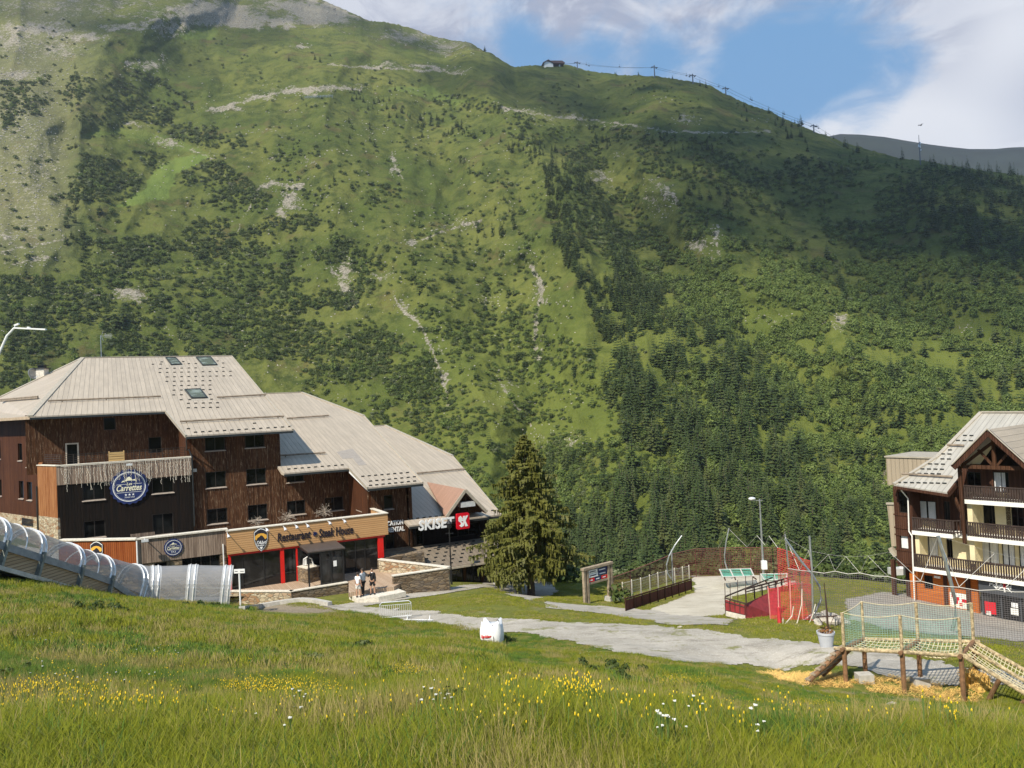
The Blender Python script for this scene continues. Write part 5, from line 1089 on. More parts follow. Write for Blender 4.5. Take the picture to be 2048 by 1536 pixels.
m = MB(); m.prism(s_, (0, 0, -.35)); m.build('step_slab', MT['coping'], ter, True)
wl = thing('stone_wall', 'pale-coped rubble stone wall stepping down from the restaurant terrace to the ski shop', 'wall', tuple(atz(790, 1178, 0.)), TH)
a = atz(787, 1153, 2.05); b = atz(897, 1137, 2.05); lowwall(a, b, 2.05, -1.5, .35, 'stoned', wl)
a2 = atz(757, 1120, 2.4); lowwall(a2, b-(b-a).normalized()*.1, 2.4, -1.0, .35, 'stone', wl, True, 2.1)
# ================================================================ lettering and marks on walls
def ptext(root, pl, body, px0, px1, py0, py1, mat, off=.05, dep=.03, shear=0., bold=0., name='lettering', rect=None, space=1., line=1.):
    s0, s1, z0, z1 = rect or pl.rect(px0, px1, py0, py1); v, f, a = font_mesh(body, shear, bold, space, line=line)
    m = MB(); m.add([pl.pt(s0+(s1-s0)*x, off+dep*z, z0+(z1-z0)*y) for x, y, z in v], f)
    return m.build(name, MT[mat] if isinstance(mat, str) else mat, root, True)
def pdisc(m, pl, s, z, pts, o0, o1): return m.prism([pl.pt(s+x, o0, z+y) for x, y in pts], pl.pt(0, o1, 0)-pl.pt(0, o0, 0))
def circ(r, n=36, a0=0): return [(r*math.cos(a0+2*math.pi*i/n), r*math.sin(a0+2*math.pi*i/n)) for i in range(n)]
def ringm(m, pl, s, z, r0, r1, o0, o1, n=40):
    A = circ(r0, n); B = circ(r1, n); b = len(m.v); V = []
    for (x, y), (X, Y) in zip(A, B): V += [pl.pt(s+x, o0, z+y), pl.pt(s+X, o0, z+Y), pl.pt(s+X, o1, z+Y), pl.pt(s+x, o1, z+y)]
    F = []
    for i in range(n):
        j = (i+1) % n
        for k in range(4): F.append((i*4+k, i*4+(k+1) % 4, j*4+(k+1) % 4, j*4+k))
    return m.add(V, F)
MT['navy'] = plain('navy_sign_paint', (.010, .022, .105), .5, 0, .06); MT['cream'] = plain('cream_sign_paint', (.80, .76, .56), .5, 0, .05); MT['gold'] = plain('amber_sign_paint', (.80, .42, .06), .5, 0, .12); MT['ink'] = plain('dark_ink', (.02, .018, .03), .5, 0, .1)
MT['skired'] = plain('bright_red_sign', (.62, .008, .022), .35, 0, .05)
def seal(pl, px, py, R, label, name='round_sign'):
    s, z = pl.hit(px, py); rt = thing(name, label, 'sign', tuple(pl.pt(s, .1, z)), TH)
    sc = [((R*(1 if i % 3 else .955))*math.cos(2*math.pi*i/60), (R*(.985 if i % 3 else .94))*math.sin(2*math.pi*i/60)) for i in range(60)]
    m = MB(); pdisc(m, pl, s, z, [(R*(1+.035*math.cos(20*t))*math.cos(t), R*(1+.035*math.cos(20*t))*math.sin(t)) for t in np.linspace(0, 2*math.pi, 120, endpoint=False)], .04, .12); m.build('sign_disc', MT['navy'], rt, True)
    m = MB(); ringm(m, pl, s, z, R*.82, R*.86, .122, .135); ringm(m, pl, s, z, R*.78, R*.79, .122, .132); m.build('ring', MT['white'], rt, True)
    m = MB(); pdisc(m, pl, s, z, [(x*R, y*R) for x, y in ((-.42, .26), (-.33, .36), (-.22, .37), (-.06, .55), (.02, .58), (.10, .50), (.18, .38), (.28, .42), (.42, .30), (.2, .345), (0, .35), (-.2, .32))], .122, .135); m.build('mountain_emblem', MT['cream'], rt, True)
    m = MB()
    for zz in (.14, -.33):
        for a, b in (((-.66, -.12), (.22, .66)) if zz > 0 else ((-.66, .66),)): pbox(m, pl, s+a*R, s+b*R, z+zz*R, z+(zz+.018)*R, .122, .132)
    m.build('sign_rule', MT['white'], rt, True)
    ptext(rt, pl, 'Les', 0, 0, 0, 0, 'cream', .122, .012, .35, .01, rect=(s-.14*R, s+.16*R, z+.08*R, z+.25*R))
    ptext(rt, pl, 'Carrettes', 0, 0, 0, 0, 'cream', .122, .012, .35, .018, rect=(s-.66*R, s+.66*R, z-.24*R, z+.12*R))
    for i in (-1, 0, 1):
        m = MB(); pdisc(m, pl, s+i*.19*R, z-.46*R, [((.075 if k % 2 == 0 else .032)*R*math.sin(k*math.pi/5), (.075 if k % 2 == 0 else .032)*R*math.cos(k*math.pi/5)) for k in range(10)], .122, .132); m.build('star', MT['white'], rt, True)
    ptext(rt, pl, 'Hotel club', 0, 0, 0, 0, 'white', .122, .01, .3, .0, rect=(s-.26*R, s+.26*R, z-.64*R, z-.55*R))
    return rt
seal(PB, 258.5, 973, 1.36, 'large round navy sign hanging on the black wall under the balcony')
seal(PG, 346.5, 1094.5, .60, 'small round navy sign on the weathered grey boards beside the restaurant')
def shield(pl, px, py, w, h, label):
    s, z = pl.hit(px, py); rt = thing('shield_sign', label, 'sign', tuple(pl.pt(s, .3, z)), TH); o = .26 if pl is PG else .06
    S_ = [(0, .5), (.22, .46), (.5, .34), (.5, .0), (.42, -.2), (.28, -.36), (0, -.52), (-.28, -.36), (-.42, -.2), (-.5, 0), (-.5, .34), (-.22, .46)]
    for k, mt, nm, oo in ((1.0, 'ink', 'shield_back', 0), (.95, 'white', 'shield_border', .05), (.88, 'ink', 'shield_face', .06)):
        m = MB(); pdisc(m, pl, s, z, [(x*w*k, y*h*k) for x, y in S_], o+oo, o+oo+(.05 if not oo else .01)); m.build(nm, MT[mt], rt, True)
    m = MB(); pdisc(m, pl, s, z, [(x*w, y*h) for x, y in ((-.42, .05), (-.42, .17), (-.2, .25), (0, .27), (.2, .25), (.42, .17), (.42, .05), (.3, .0), (.14, .14), (0, .19), (-.12, .12), (-.25, .08), (-.35, -.02))], o+.071, o+.08); m.build('sunset_emblem', MT['gold'], rt, True)
    ptext(rt, pl, "l'Abri", 0, 0, 0, 0, 'white', o+.071, .01, .3, .02, rect=(s-.34*w, s+.4*w, z-.2*h, z-.04*h))
    m = MB(); pbox(m, pl, s-.36*w, s+.22*w, z-.26*h, z-.23*h, o+.071, o+.08); pdisc(m, pl, s, z, [(-.12*w, -.3*h), (.12*w, -.3*h), (.06*w, -.38*h), (0, -.42*h), (-.06*w, -.38*h)], o+.071, o+.08); m.build('white_flourish', MT['white'], rt, True)
shield(PG, 520.5, 1078, .98, 1.72, 'dark shield-shaped sign with amber sunset at the left end of the restaurant fascia')
shield(PO, 195.5, 1103, .98, 1.50, 'shield-shaped sign on the rust-coloured boards, half hidden by the clear tunnel')
MT['plum'] = plain('plum_lettering', (.014, .009, .02), .45, 0, .1)
rs = thing('restaurant_lettering', 'raised dark lettering along the pale boarded fascia over the restaurant', 'lettering', tuple(PG.hp(630, 1065)), TH)
ptext(rs, PG, 'Restaurant', 553.5, 619.5, 1062, 1079.5, 'plum', .27, .03, .10, .02)
ptext(rs, PG, 'Steak House', 636, 704.5, 1053, 1070.5, 'plum', .27, .03, .10, .02)
s, z = PG.hit(628, 1066.5); m = MB()
for i in range(4): a = i*math.pi/4; m.beam(PG.pt(s-.17*math.cos(a), .3, z-.17*math.sin(a)), PG.pt(s+.17*math.cos(a), .3, z+.17*math.sin(a)), .05, .05)
m.build('snowflake', MT['navy'], rs, True)
PK = PG.off(-1.9)
sk = thing('ski_shop_sign', 'white block lettering and red badge hung under the right-hand eave of the hotel', 'sign', tuple(PK.hp(880, 1050)), TH)
ptext(sk, PK, 'SKISET', 836.5, 908.5, 1037, 1057.5, 'white', .0, .10, .12, .03, space=1.06)
s0, s1, z0, z1 = PK.rect(912, 937.5, 1026, 1057.5); m = MB(); r = .12; cs = [(s0+r, z0+r, math.pi), (s1-r, z0+r, 1.5*math.pi), (s1-r, z1-r, 0), (s0+r, z1-r, .5*math.pi)]
pdisc(m, PK, 0, 0, [(a+r*math.cos(t+k*math.pi/8), b+r*math.sin(t+k*math.pi/8)) for a, b, t in cs for k in range(5)], -.05, .16); m.build('badge', MT['skired'], sk, True)
w_ = s1-s0; h_ = z1-z0
for nm, P_ in (('badge_mark', [(.18, .24), (.34, .12), (.5, .2), (.5, .36), (.34, .5), (.5, .5), (.46, .7), (.3, .86), (.14, .74), (.14, .52), (.32, .4), (.3, .3)]), ('badge_mark', [(.5, .82), (.66, .82), (.6, .6), (.72, .82), (.9, .84), (.68, .5), (.86, .16), (.66, .14), (.56, .4), (.54, .16), (.5, .2)])):
    m = MB(); pdisc(m, PK, 0, 0, [(s0+x*w_, z0+y*h_) for x, y in P_], .162, .19); m.build(nm, MT['white'], sk, True)
rt = thing('rental_lettering', 'two short lines of white lettering on the brown wall beside the fascia end', 'lettering', tuple(PW3.hp(790, 1055)), TH)
ptext(rt, PW3, 'LOCATION', 763.5, 806, 1041.5, 1051, 'white', .0, .06, 0, .03); ptext(rt, PW3, 'RENTAL', 775, 809, 1053.5, 1063, 'white', .0, .06, 0, .03)
rt = thing('shop_window_lettering', 'small grey lettering on the dark ski shop glass below the lower roof', 'lettering', tuple(PSh.hp(912, 1145)), TH)
ptext(rt, PSh, 'SKISET K', 901, 920, 1141, 1147, 'sill', .01, .01, 0, .01)
# spotlights on arms above the fascia
for i, (x, y) in enumerate(((453, 1069), (529.5, 1057), (565, 1055), (588, 1051), (610, 1049), (653.5, 1043.5), (683, 1040))):
    s, z = PG.hit(x, y); rt = thing('spotlight', ('white spotlight at the left end of the restaurant fascia', 'white spotlight just right of the shield sign', 'white spotlight above the first letters of the fascia lettering', 'white spotlight above the middle of the first word on the fascia', 'white spotlight left of the snowflake on the fascia', 'white spotlight above the first letters of the second fascia word', 'white spotlight above the last word of the fascia lettering')[i], 'spotlight', tuple(PG.pt(s, .25, z)), TH, 'spotlights along the restaurant fascia')
    m = MB(); m.beam(PG.pt(s, .22, zft-.04), PG.pt(s, .85, z+.02), .04, .04); m.build('arm', MT['alu'], rt, True)
    m = MB(); m.tube([PG.pt(s, .8, z+.08), PG.pt(s+.04, .95, z-.1)], [.06, .12], 8); m.build('lamp_head', MT['alu'], rt, True)
for x, y, lb, pl, pa in ((258, 929, 'white floodlight above the large round sign', PB, None), (289, 1079.5, 'white floodlight at the left end of the grey boards', PG, None)):
    s, z = pl.hit(x, y); rt = thing('floodlight', lb, 'floodlight', tuple(pl.pt(s, .3, z)), TH); m = MB(); m.beam(pl.pt(s, .1, z+.1), pl.pt(s, .75, z+.1), .05, .05); m.build('arm', MT['alu'], rt, True); m = MB(); pbox(m, pl, s-.22, s+.22, z-.05, z+.1, .6, .85); m.build('lamp_head', MT['alu'], rt, True)
# icicle light strings under the balcony coping
q = random.Random(4); m = MB()
for i in range(78):
    s = sB0+.35+(sB1-sB0-.5)*i/77+q.uniform(-.08, .08); L = q.choice((.6, 1.0, 1.3, 1.6, 1.9, 1.45, 1.7)); z = zP-.05; pts = [PB.pt(s, .13, z)]
    if q.random() < .15: continue
    k = 0
    while z > zP-L: z -= .12; k += 1; pts.append(PB.pt(s+q.uniform(-.035, .035)+(.02*k if i % 7 == 0 else 0), .13+q.uniform(0, .03), z))
    m.tube(pts, .010, 3)
    for p in pts[2:]: m.box(p, (.028, .022, .03))
m.tube([PB.pt(sB0+.3, .14, zP-.05), PB.pt(sB1, .14, zP-.05)], .015, 4)
o = m.build('icicle_lights', plain('pale_light_string', (.75, .70, .60), .6, 0, .1)); tag(o, 'pale strings of unlit icicle lights hanging from the balcony edge', 'string lights')
# crate on the balcony, pallets on the flat roof, dish, aerial, dead shrubs
MT['newwood'] = wood('fresh_timber', (.50, .32, .13), (.66, .46, .22), .1, 0, .4, horiz=True)
s0, s1, z0, z1 = PB.rect(217, 249, 903.5, 920.5); rt = thing('wooden_crate', 'pale new timber crate standing behind the balcony edge', 'crate', tuple(PB.pt((s0+s1)/2, -.2, zP)), TH)
for i in range(4): m = MB(); z = zP+.08+(z1-zP-.08)*i/4; pbox(m, PB, s0, s1, z, z+(z1-zP-.08)/4-.03, -.08, -.12); m.build('board', MT['newwood'], rt, True)
m = MB(); pbox(m, PB, s0, s0+.08, zP+.07, z1+.05, -.12, -.6); pbox(m, PB, s1-.08, s1, zP+.07, z1+.05, -.12, -.6); m.build('frame', MT['newwood'], rt, True)
PP = PG.off(-1.2); s0, s1, z0, z1 = PP.rect(261, 310, 1066, 1080); rt = thing('pallet_screen', 'row of upright grey pallets on the flat roof below the black wall', 'pallet', tuple(PP.pt(s0, 0, 4.3)), TH); m = MB()
for i in range(24): x = s0+(s1-s0)*i/24; pbox(m, PP, x, x+(s1-s0)/24*.7, 4.35, z1, 0, -.03)
for z in (z1-.5, z1-.15): pbox(m, PP, s0, s1, z, z+.09, -.035, -.08)
m.build('slats', MT['greywood'], rt, True)
dc = cp_+Vector((-.9, .2, .55)); rt = thing('satellite_dish', 'grey satellite dish beside the white roof chimney', 'satellite dish', tuple(dc), rad(70)); m = MB(); m.lathe([(.02, .0), (.3, .04), (.55, .14), (.62, .2), (.6, .22), (.3, .06), (.02, .02)], n=20); R_ = Matrix.Rotation(rad(80), 4, 'X'); m.v = [tuple(R_ @ Vector(v)) for v in m.v]; m.build('dish', MT['galv'], rt); m = MB(); m.tube([(0, -.1, -.5), (0, -.75, -.35)], .02, 5); m.box((0, -.78, -.33), (.08, .12, .08)); m.build('feed_arm', MT['alu'], rt); m = MB(); m.tube([(0, .1, 0), (0, .3, -.2), (0.2, .3, -1.3)], .03, 5); m.build('bracket', MT['galv'], rt)
pa = rhit(RP1, 200, 712.5); pa = rp_uv(RP1, sv(R1[0])[0]+1.5, vrid); h_ = 3.4
r_ = ray(200, 714); pa = R1[0].lerp(R1[1], (200-165)/(462-165))+UP*.05
rt = thing('tv_aerial', 'thin rooftop television aerial on the hotel ridge', 'aerial', tuple(pa)); hh = (714-670)/FPX*pa.y
m = MB(); m.tube([(0, 0, 0), (0, 0, hh)], .04, 6); m.build('mast', MT['galv'], rt)
m = MB(); m.tube([(0, 0, hh-.1), (1.4, 0, hh-.05)], .02, 4)
for dz in (-.35, -.15, .05, .2): m.tube([(.45, 0, hh-.08+dz*.5), (1.3, 0, hh-.05+dz)], .018, 4)
m.tube([(.1, 0, hh-.1), (.3, 0, hh+.45)], .025, 4); m.tube([(.1, 0, hh-.1), (.3, 0, hh-.65)], .025, 4); m.build('aerial_head', MT['galv'], rt)
def deadshrub(pl, px, py0, py1, label):
    s, z0 = pl.hit(px, py1); z1 = pl.hit(px, py0)[1]; z0 = 5.3; base = pl.pt(s, -.9, z0); rt = thing('bare_shrub', label, 'shrub', tuple(base), 0, 'bare shrubs above the restaurant fascia'); H_ = z1-z0; m = MB()
    m.tube([(0, 0, 0), (0, 0, H_*.45)], .035, 5); m.build('stem', MT['bark'], rt); m = MB(); q = random.Random(int(px))
    for i in range(46):
        a = q.uniform(0, 6.28); e = q.uniform(-.3, 1.2); L = q.uniform(.35, .75)*H_*.65; p = Vector((0, 0, H_*q.uniform(.4, .6))); pts = [p]
        d = Vector((math.cos(a)*math.cos(e), math.sin(a)*math.cos(e), math.sin(e)))
        for k in range(3): p = p+d*L/3; d = (d+Vector((q.uniform(-.3, .3), q.uniform(-.3, .3), -.28))).normalized(); pts.append(p)
        m.tube(pts, [.02, .014, .01, .006], 3)
        for k in range(3): leaf = pts[-1]+Vector((q.uniform(-.1, .1), q.uniform(-.1, .1), q.uniform(-.1, .1))); m.tube([pts[-1], leaf], .008, 3)
    m.build('branches', plain('pale_dead_twigs', (.34, .28, .22), .9, 0, .2), rt)
deadshrub(PG, 516, 1030, 1050, 'bare pale shrub above the shield sign on the fascia'); deadshrub(PG, 579, 1019, 1046, 'bare pale shrub behind the middle of the fascia'); deadshrub(PG, 654, 1007, 1041, 'largest bare pale shrub, behind the right half of the fascia')
rt = thing('stone_planter', 'square rubble stone pier at the restaurant door with leaflets on top', 'planter', tuple(atz(615, 1165, 1.5)), TH)
a = atz(595.5, 1162, 1.5); b = atz(616, 1167, 1.5); c = atz(639, 1161, 1.5); d = a+(c-b); zt = 1.5+(1165-1137)/FPX*a.y
m = MB(); m.prism([a, b, c, d], (0, 0, zt-1.5)); m.build('pier', MT['stoned'], rt, True); m = MB(); cc = (a+c)/2; m.prism([cc+(p-cc)*1.06+UP*(zt-1.5) for p in (a, b, c, d)], (0, 0, .06)); m.build('cap', MT['coping'], rt, True)
m = MB(); pc = cc+UP*(zt-1.5+.06); m.tube([pc+Vector((-.35, 0, 0)), pc+Vector((-.3, 0, .5)), pc+Vector((0, 0, .68)), pc+Vector((.3, 0, .5)), pc+Vector((.42, 0, 0))], .05, 6); m.box(pc+Vector((-.2, .05, .3)), (.2, .1, .5)); m.build('leaflet_stand', MT['alu'], rt, True)

# ================================================================ covered conveyor tunnel
MT['clear'] = clearmat('clear_plastic', (.40, .40, .41), .42, .32); MT['milky'] = clearmat('milky_plastic', (.72, .73, .74), .42, .3); MT['steelgrey'] = plain('grey_green_steel', (.20, .22, .20), .45, .4, .25); MT['planks'] = wood('pale_planks', (.36, .24, .14), (.50, .36, .22), .16, 0, .5, horiz=True); MT['kick'] = plain('grey_kick_panel', (.27, .28, .29), .5, .3, .15)
tn = [(-95, 1060, 34.5), (-28, 1082, 36.2), (45, 1105, 38.2), (125, 1131, 40.8), (189, 1151, 43.2), (263, 1169, 45.8), (307, 1171, 46.6), (384, 1168, 47.4), (453.5, 1169, 48.0)]
TC = [at(*t) for t in tn]; tun = thing('conveyor_tunnel', 'clear arched tunnel over a moving walkway climbing the meadow past the hotel', 'tunnel', tuple(TC[5]), 0)
def frame(i):
    a = TC[max(0, i-1)]; b = TC[min(len(TC)-1, i+1)]; d = (b-a).normalized(); sd = d.cross(UP).normalized(); u = sd.cross(d); return d, sd, u
LOWS = [.12, .12, .12, .12, .16, .75, .92, .95, .95]
def arch(i, r=1.13, n=16, low=None):
    low = LOWS[i]; d, sd, u = frame(i); c = TC[i]; P_ = [c+sd*r*1.0-u*low]
    for k in range(n+1): t = math.pi*k/n; P_.append(c+sd*r*math.cos(t)+u*r*math.sin(t))
    P_.append(c-sd*r-u*low); return P_
for i in range(len(TC)-1):
    A, B_ = arch(i), arch(i+1); m = MB()
    for k in range(len(A)-1): m.quad(A[k], B_[k], B_[k+1], A[k+1])
    m.build('cover_panel', MT['clear'], tun, True, smooth=True)
for i in range(len(TC)):
    d, sd, u = frame(i); P_ = arch(i, 1.17)
    m = MB(); m.tube([p-d*.15 for p in P_], .05, 5); m.tube([p+d*.15 for p in P_], .05, 5); m.build('hoop', MT['alu'], tun, True)
    m = MB(); bw = .24 if i < 5 else .30
    for k in range(len(P_)-1): m.quad(P_[k]-d*bw, P_[k]+d*bw, P_[k+1]+d*bw, P_[k+1]-d*bw)
    m.build('hoop_band', MT['milky'], tun, True, smooth=True)
    if i < 5: m = MB(); c = TC[i]; m.beam(c+sd*1.16-u*.0, c+sd*1.2-u*1.22, .34, .14, tuple(d)); m.beam(c-sd*1.2-u*.1, c-sd*1.2-u*1.2, .3, .14, tuple(d)); m.build('support_leg', MT['steelgrey'], tun, True)
    else: m = MB(); m.tube([P_[0], P_[0]-UP*.5], .06, 6); m.tube([P_[-1], P_[-1]-UP*.5], .06, 6); m.build('support_leg', MT['steelgrey'], tun, True)
for i in (0, 2):      # slim intermediate hoops half way between the main ones
    A, B_ = arch(i+1, 1.15), arch(i+2, 1.15); P_ = [a.lerp(b, .52) for a, b in zip(A, B_)]; m = MB(); m.tube(P_, .03, 5); m.build('hoop', MT['alu'], tun, True)
m = MB()
for i in range(len(TC)-1):
    for sg in (1, -1):
        d, sd, u = frame(i); d2, s2, u2 = frame(i+1); a, b = TC[i]+sd*1.16*sg, TC[i+1]+s2*1.16*sg; l0, l1 = LOWS[i], LOWS[i+1]; m.prism([a-u*l0, b-u2*l1, b-u2*(l1+.34), a-u*(l0+.34)], sd*.05*sg)
m.build('kick_panel', MT['kick'], tun, True)
m = MB()
for i in range(5):
    d, sd, u = frame(i); d2, s2, u2 = frame(i+1); a, b = TC[i]+sd*1.12, TC[i+1]+s2*1.12; m.prism([a-u*.45, b-u2*.45, b-u2*1.15, a-u*1.15], -sd*.08)
m.build('plank_skirt', MT['planks'], tun, True)
m = MB()
for i in range(len(TC)-1): d, sd, u = frame(i); d2, s2, u2 = frame(i+1); m.prism([TC[i]-u*.97-sd*.9, TC[i+1]-u2*.97-s2*.9, TC[i+1]-u2*.97+s2*.9, TC[i]-u*.97+sd*.9], -u*.12)
m.build('belt', MT['kick'], tun, True)
m = MB()
for i in range(4): d, sd, u = frame(i); d2, s2, u2 = frame(i+1); m.beam(TC[i]+sd*1.3-u*1.28, TC[i+1]+s2*1.3-u2*1.28, .2, .2)
m.build('base_rail', MT['galv'], tun, True)
m = MB(); e = TC[-1]; d, sd, u = frame(8); m.beam(TC[7]+sd*.6-u*.1, e+sd*.6-u*.1, .03, .05); m.beam(TC[7]+sd*.6-u*.1, TC[7].lerp(e, .55)+sd*.6-u*.6, .03, .04); m.beam(TC[7].lerp(e, .55)+sd*.6-u*.6, e+sd*.6-u*.25, .03, .04); m.build('handrail', MT['alu'], tun, True)

# ================================================================ apartment building on the right
V2 = Vector((.613, -.79)).normalized(); pv = at(1940, 1076, 55); PV = Plane((pv.x, pv.y), V2); A2 = math.atan2(V2.y, V2.x)
apt = thing('apartment_building', 'cream and dark timber apartment block with slatted balconies and a steep gable', 'apartment block', (pv.x, pv.y, 0), A2)
MT['creamw'] = plain('cream_render', (.72, .62, .38), .9, 0, .06, 2, .15); MT['whitew'] = plain('white_slab_edge', (.80, .78, .72), .8, 0, .05); MT['chalet'] = wood('chocolate_timber', (.050, .021, .013), (.105, .048, .028), .16, 0, .45); MT['balu'] = plain('dark_baluster', (.040, .024, .018), .75, 0, .3)
MT['orangeclad'] = wood('orange_logs', (.42, .105, .018), (.58, .19, .035), .13, 0, .4, horiz=True); MT['slate'] = plain('slate_grey_band', (.050, .056, .064), .6, 0, .1); MT['roof2'] = roofmat('pale_sheet_roof', (.46, .43, .37), .42); MT['clad'] = roofmat('taupe_cladding', (.44, .36, .26), .36)
z3 = PV.hit(1940, 999.5)[1]; z2_ = PV.hit(1940, 1072.5)[1]; z1_ = PV.hit(1940, 1149)[1]; zG = z1_-2.9; sR = PV.hit(2048, 1080)[0]+6
zs = lambda px, py, o=0.: PV.off(o).hit(px, py)
PWa = PV.off(-1.7); aL = PWa.hit(1829, 1080)[0]; bL = zs(1829, 1130)[0]; b2 = zs(1905, 1065)[0]; b3 = zs(1929, 1000)[0]
print('APT', z3, z2_, z1_, zG, sR, bL)
ha = [PWa.rect(*h) for h in [(1838, 1872, 1002, 1042), (1888, 1900, 1003, 1042), (1838, 1876, 1073, 1112), (1893, 1905, 1073, 1116), (1956, 2012, 1010, 1052), (2022, 2047, 1012, 1056), (1960, 1998, 1083, 1130), (2004, 2030, 1085, 1132), (2038, 2075, 1088, 1136), (1934, 1962, 944, 985), (1986, 2018, 944, 985)]]
m = MB(); zmid = z2_-.28
sB_ = PWa.hit(1924, 1000)[0]; wallh(m, PWa, aL-.2, sB_, zmid, PV.off(.9).hit(1842, 979)[1]+.9, ha); wallh(m, PWa, sB_, sR, zmid, z3+2.35, ha); m.build('upper_wall', MT['chalet'], apt, True)
m = MB(); wallh(m, PWa, aL-.2, sR, z1_-.28, zmid, ha); m.build('lower_wall', MT['creamw'], apt, True)
cu = {0: [(0, .42), (.52, 1)], 2: [(0, .95)], 6: [(.0, 1)], 7: [(0, 1)], 8: [(0, 1)], 10: [(.0, .75)]}
for i, h in enumerate(ha): window(apt, PWa, h, 1, False, name='window', curtain=cu.get(i), rec=.12)
m = MB(); pl = PV.off(-.0)
for a, b, za, zb_ in ((1826, 1834, z1_, z2_-.28), (1934, 1944, z1_, z2_-.28), (1934, 1944, z2_, z3-.28)):
    s0 = zs(a, 1080)[0]; s1 = zs(b, 1080)[0]; m = MB(); pbox(m, PV, s0, s1, za, zb_, -.35, -1.69); m.build('pier', MT['creamw'], apt, True)
m = MB(); pbox(m, PV, bL-.05, sR, z1_-.3, z1_, .0, -1.69); m.build('balcony_slab', MT['whitew'], apt, True)
m = MB(); pbox(m, PV, bL-.05, b2, z2_-.3, z2_, .0, -1.69); pbox(m, PV, b2, zs(1934, 1070)[0], z2_-.3, z2_, -.6, -1.69); m.build('balcony_slab', MT['whitew'], apt, True)
m = MB(); pbox(m, PV, zs(1934, 1070)[0], sR, z2_-.3, z2_, .0, -1.69); m.build('balcony_slab', MT['whitew'], apt, True)
m = MB(); pbox(m, PV, b3, sR, z3-.3, z3, .0, -1.69); m.build('balcony_slab', MT['whitew'], apt, True)
def rail(sa, sb, z, ret=None):
    m = MB(); pbox(m, PV, sa, sb, z+.94, z+1.02, .03, -.08); pbox(m, PV, sa, sb, z+.1, z+.18, .0, -.05); n = int((sb-sa)/.16)
    for i in range(n+1): s = sa+(sb-sa)*i/max(1, n); pbox(m, PV, s, s+.122, z+.02, z+.94, -.005, -.03)
    if ret:
        for zz in (z+.98, z+.14): m.beam(PV.pt(sb, 0, zz), PV.pt(ret[0], ret[1], zz), .06, .08)
        k = 6
        for i in range(k): t = (i+.5)/k; p = PV.pt(sb+(ret[0]-sb)*t, ret[1]*t, z+.48); m.box(p, (.1, .03, .92), Matrix.Rotation(A2-.5, 3, 'Z'))
    return m.build('balcony_railing', MT['balu'], apt, True)
rail(bL, sR, z1_); rail(bL, b2, z2_, (b2+.9, -1.0)); rail(zs(1934, 1060)[0], sR, z2_); rail(zs(1928, 990)[0], sR, z3)
# ground floor
PF = PV.off(-1.0); hf = [PF.rect(1848, 1866, 1151, 1178), PF.rect(1900, 1934, 1186, 1216)]; s5 = PF.hit(1957, 1200)[0]
m = MB(); wallh(m, PF, aL-.2, s5, zG-1.5, z1_-.3, hf); m.build('ground_floor_wall', MT['orangeclad'], apt, True); window(apt, PF, hf[0], 0, False)
m = MB(); h = hf[1]; pbox(m, PF, h[0], h[1], h[2], h[3], -.02, -.1); po = m.build('poster', MT['whitew'], apt, True); m = MB(); q = random.Random(3)
for i in range(7): x = h[0]+(h[1]-h[0])*q.uniform(.1, .8); z = h[2]+(h[3]-h[2])*q.uniform(.1, .75); pbox(m, PF, x, x+.22, z, z+.25, -.015, -.019)
m.build('poster_print', MT['skired'], po, True)
m = MB(); s, z = PF.hit(1875, 1154); pbox(m, PF, s-.22, s+.22, z-.08, z+.08, .08, 0); m.build('wall_lamp', MT['white'], apt, True)
m = MB()
for a, b in ((1934, 1943), (1890, 1897)): pbox(m, PF, PF.hit(a, 1200)[0], PF.hit(b, 1200)[0], zG-1.5, z1_-.32, .12, -.0)
m.build('pillar', MT['chalet'], apt, True)
PQ2 = PV.off(-.35); s0 = PQ2.hit(1957, 1170)[0]; zb1 = PQ2.hit(2000, 1190)[1]
m = MB(); pbox(m, PQ2, s0, sR, zb1, z1_-.32, 0, -.12); band = m.build('shop_band', MT['slate'], apt, True)
PQ3 = PQ2.off(-.3); m = MB(); xs = [s0+.1, s0+1.3, s0+2.5, s0+3.0, s0+4.2, s0+5.4, s0+6.6, sR]
for x in xs: pbox(m, PQ3, x-.05, x+.05, zG-1.2, zb1, .05, -.1)
w_ = m.build('shop_window', MT['slate'], apt, True); m = MB(); pbox(m, PQ3, xs[0], sR, zG-1.2, zb1, -.02, -.05); m.build('pane', MT['glass2'], w_, True)
for x0, x1, y0, y1, mt in ((2023, 2036, 1206, 1215, 'white'), (2022, 2037, 1217, 1230, 'whitew'), (1970, 1992, 1204, 1228, 'skired'), (1972, 1982, 1222, 1230, 'whitew')): h = PQ3.rect(x0, x1, y0, y1); m = MB(); pbox(m, PQ3, *h, .02, .0); m.build('window_poster', MT[mt], apt, True)
sg = thing('shop_lettering', 'white hand-drawn style lettering on the slate grey band under the balconies', 'lettering', tuple(PQ2.hp(2000, 1170)), A2)
ptext(sg, PQ2, "P'ty", 1979, 1993.5, 1166, 1174, 'white', .01, .03, .1, .02); ptext(sg, PQ2, 'S', 1990, 1997, 1163.5, 1177, 'white', .01, .03, .2, .02); ptext(sg, PQ2, 'now', 1997, 2007, 1170, 1176, 'white', .01, .03, .1, .02); ptext(sg, PQ2, 'B', 2007, 2012, 1167, 1178, 'skired', .01, .03, .0, .02); ptext(sg, PQ2, 'oard', 2012, 2023, 1169.5, 1178, 'white', .01, .03, .1, .02); ptext(sg, PQ2, 'de', 1999.5, 2004, 1166.5, 1169.5, 'white', .01, .03, .1, .02)
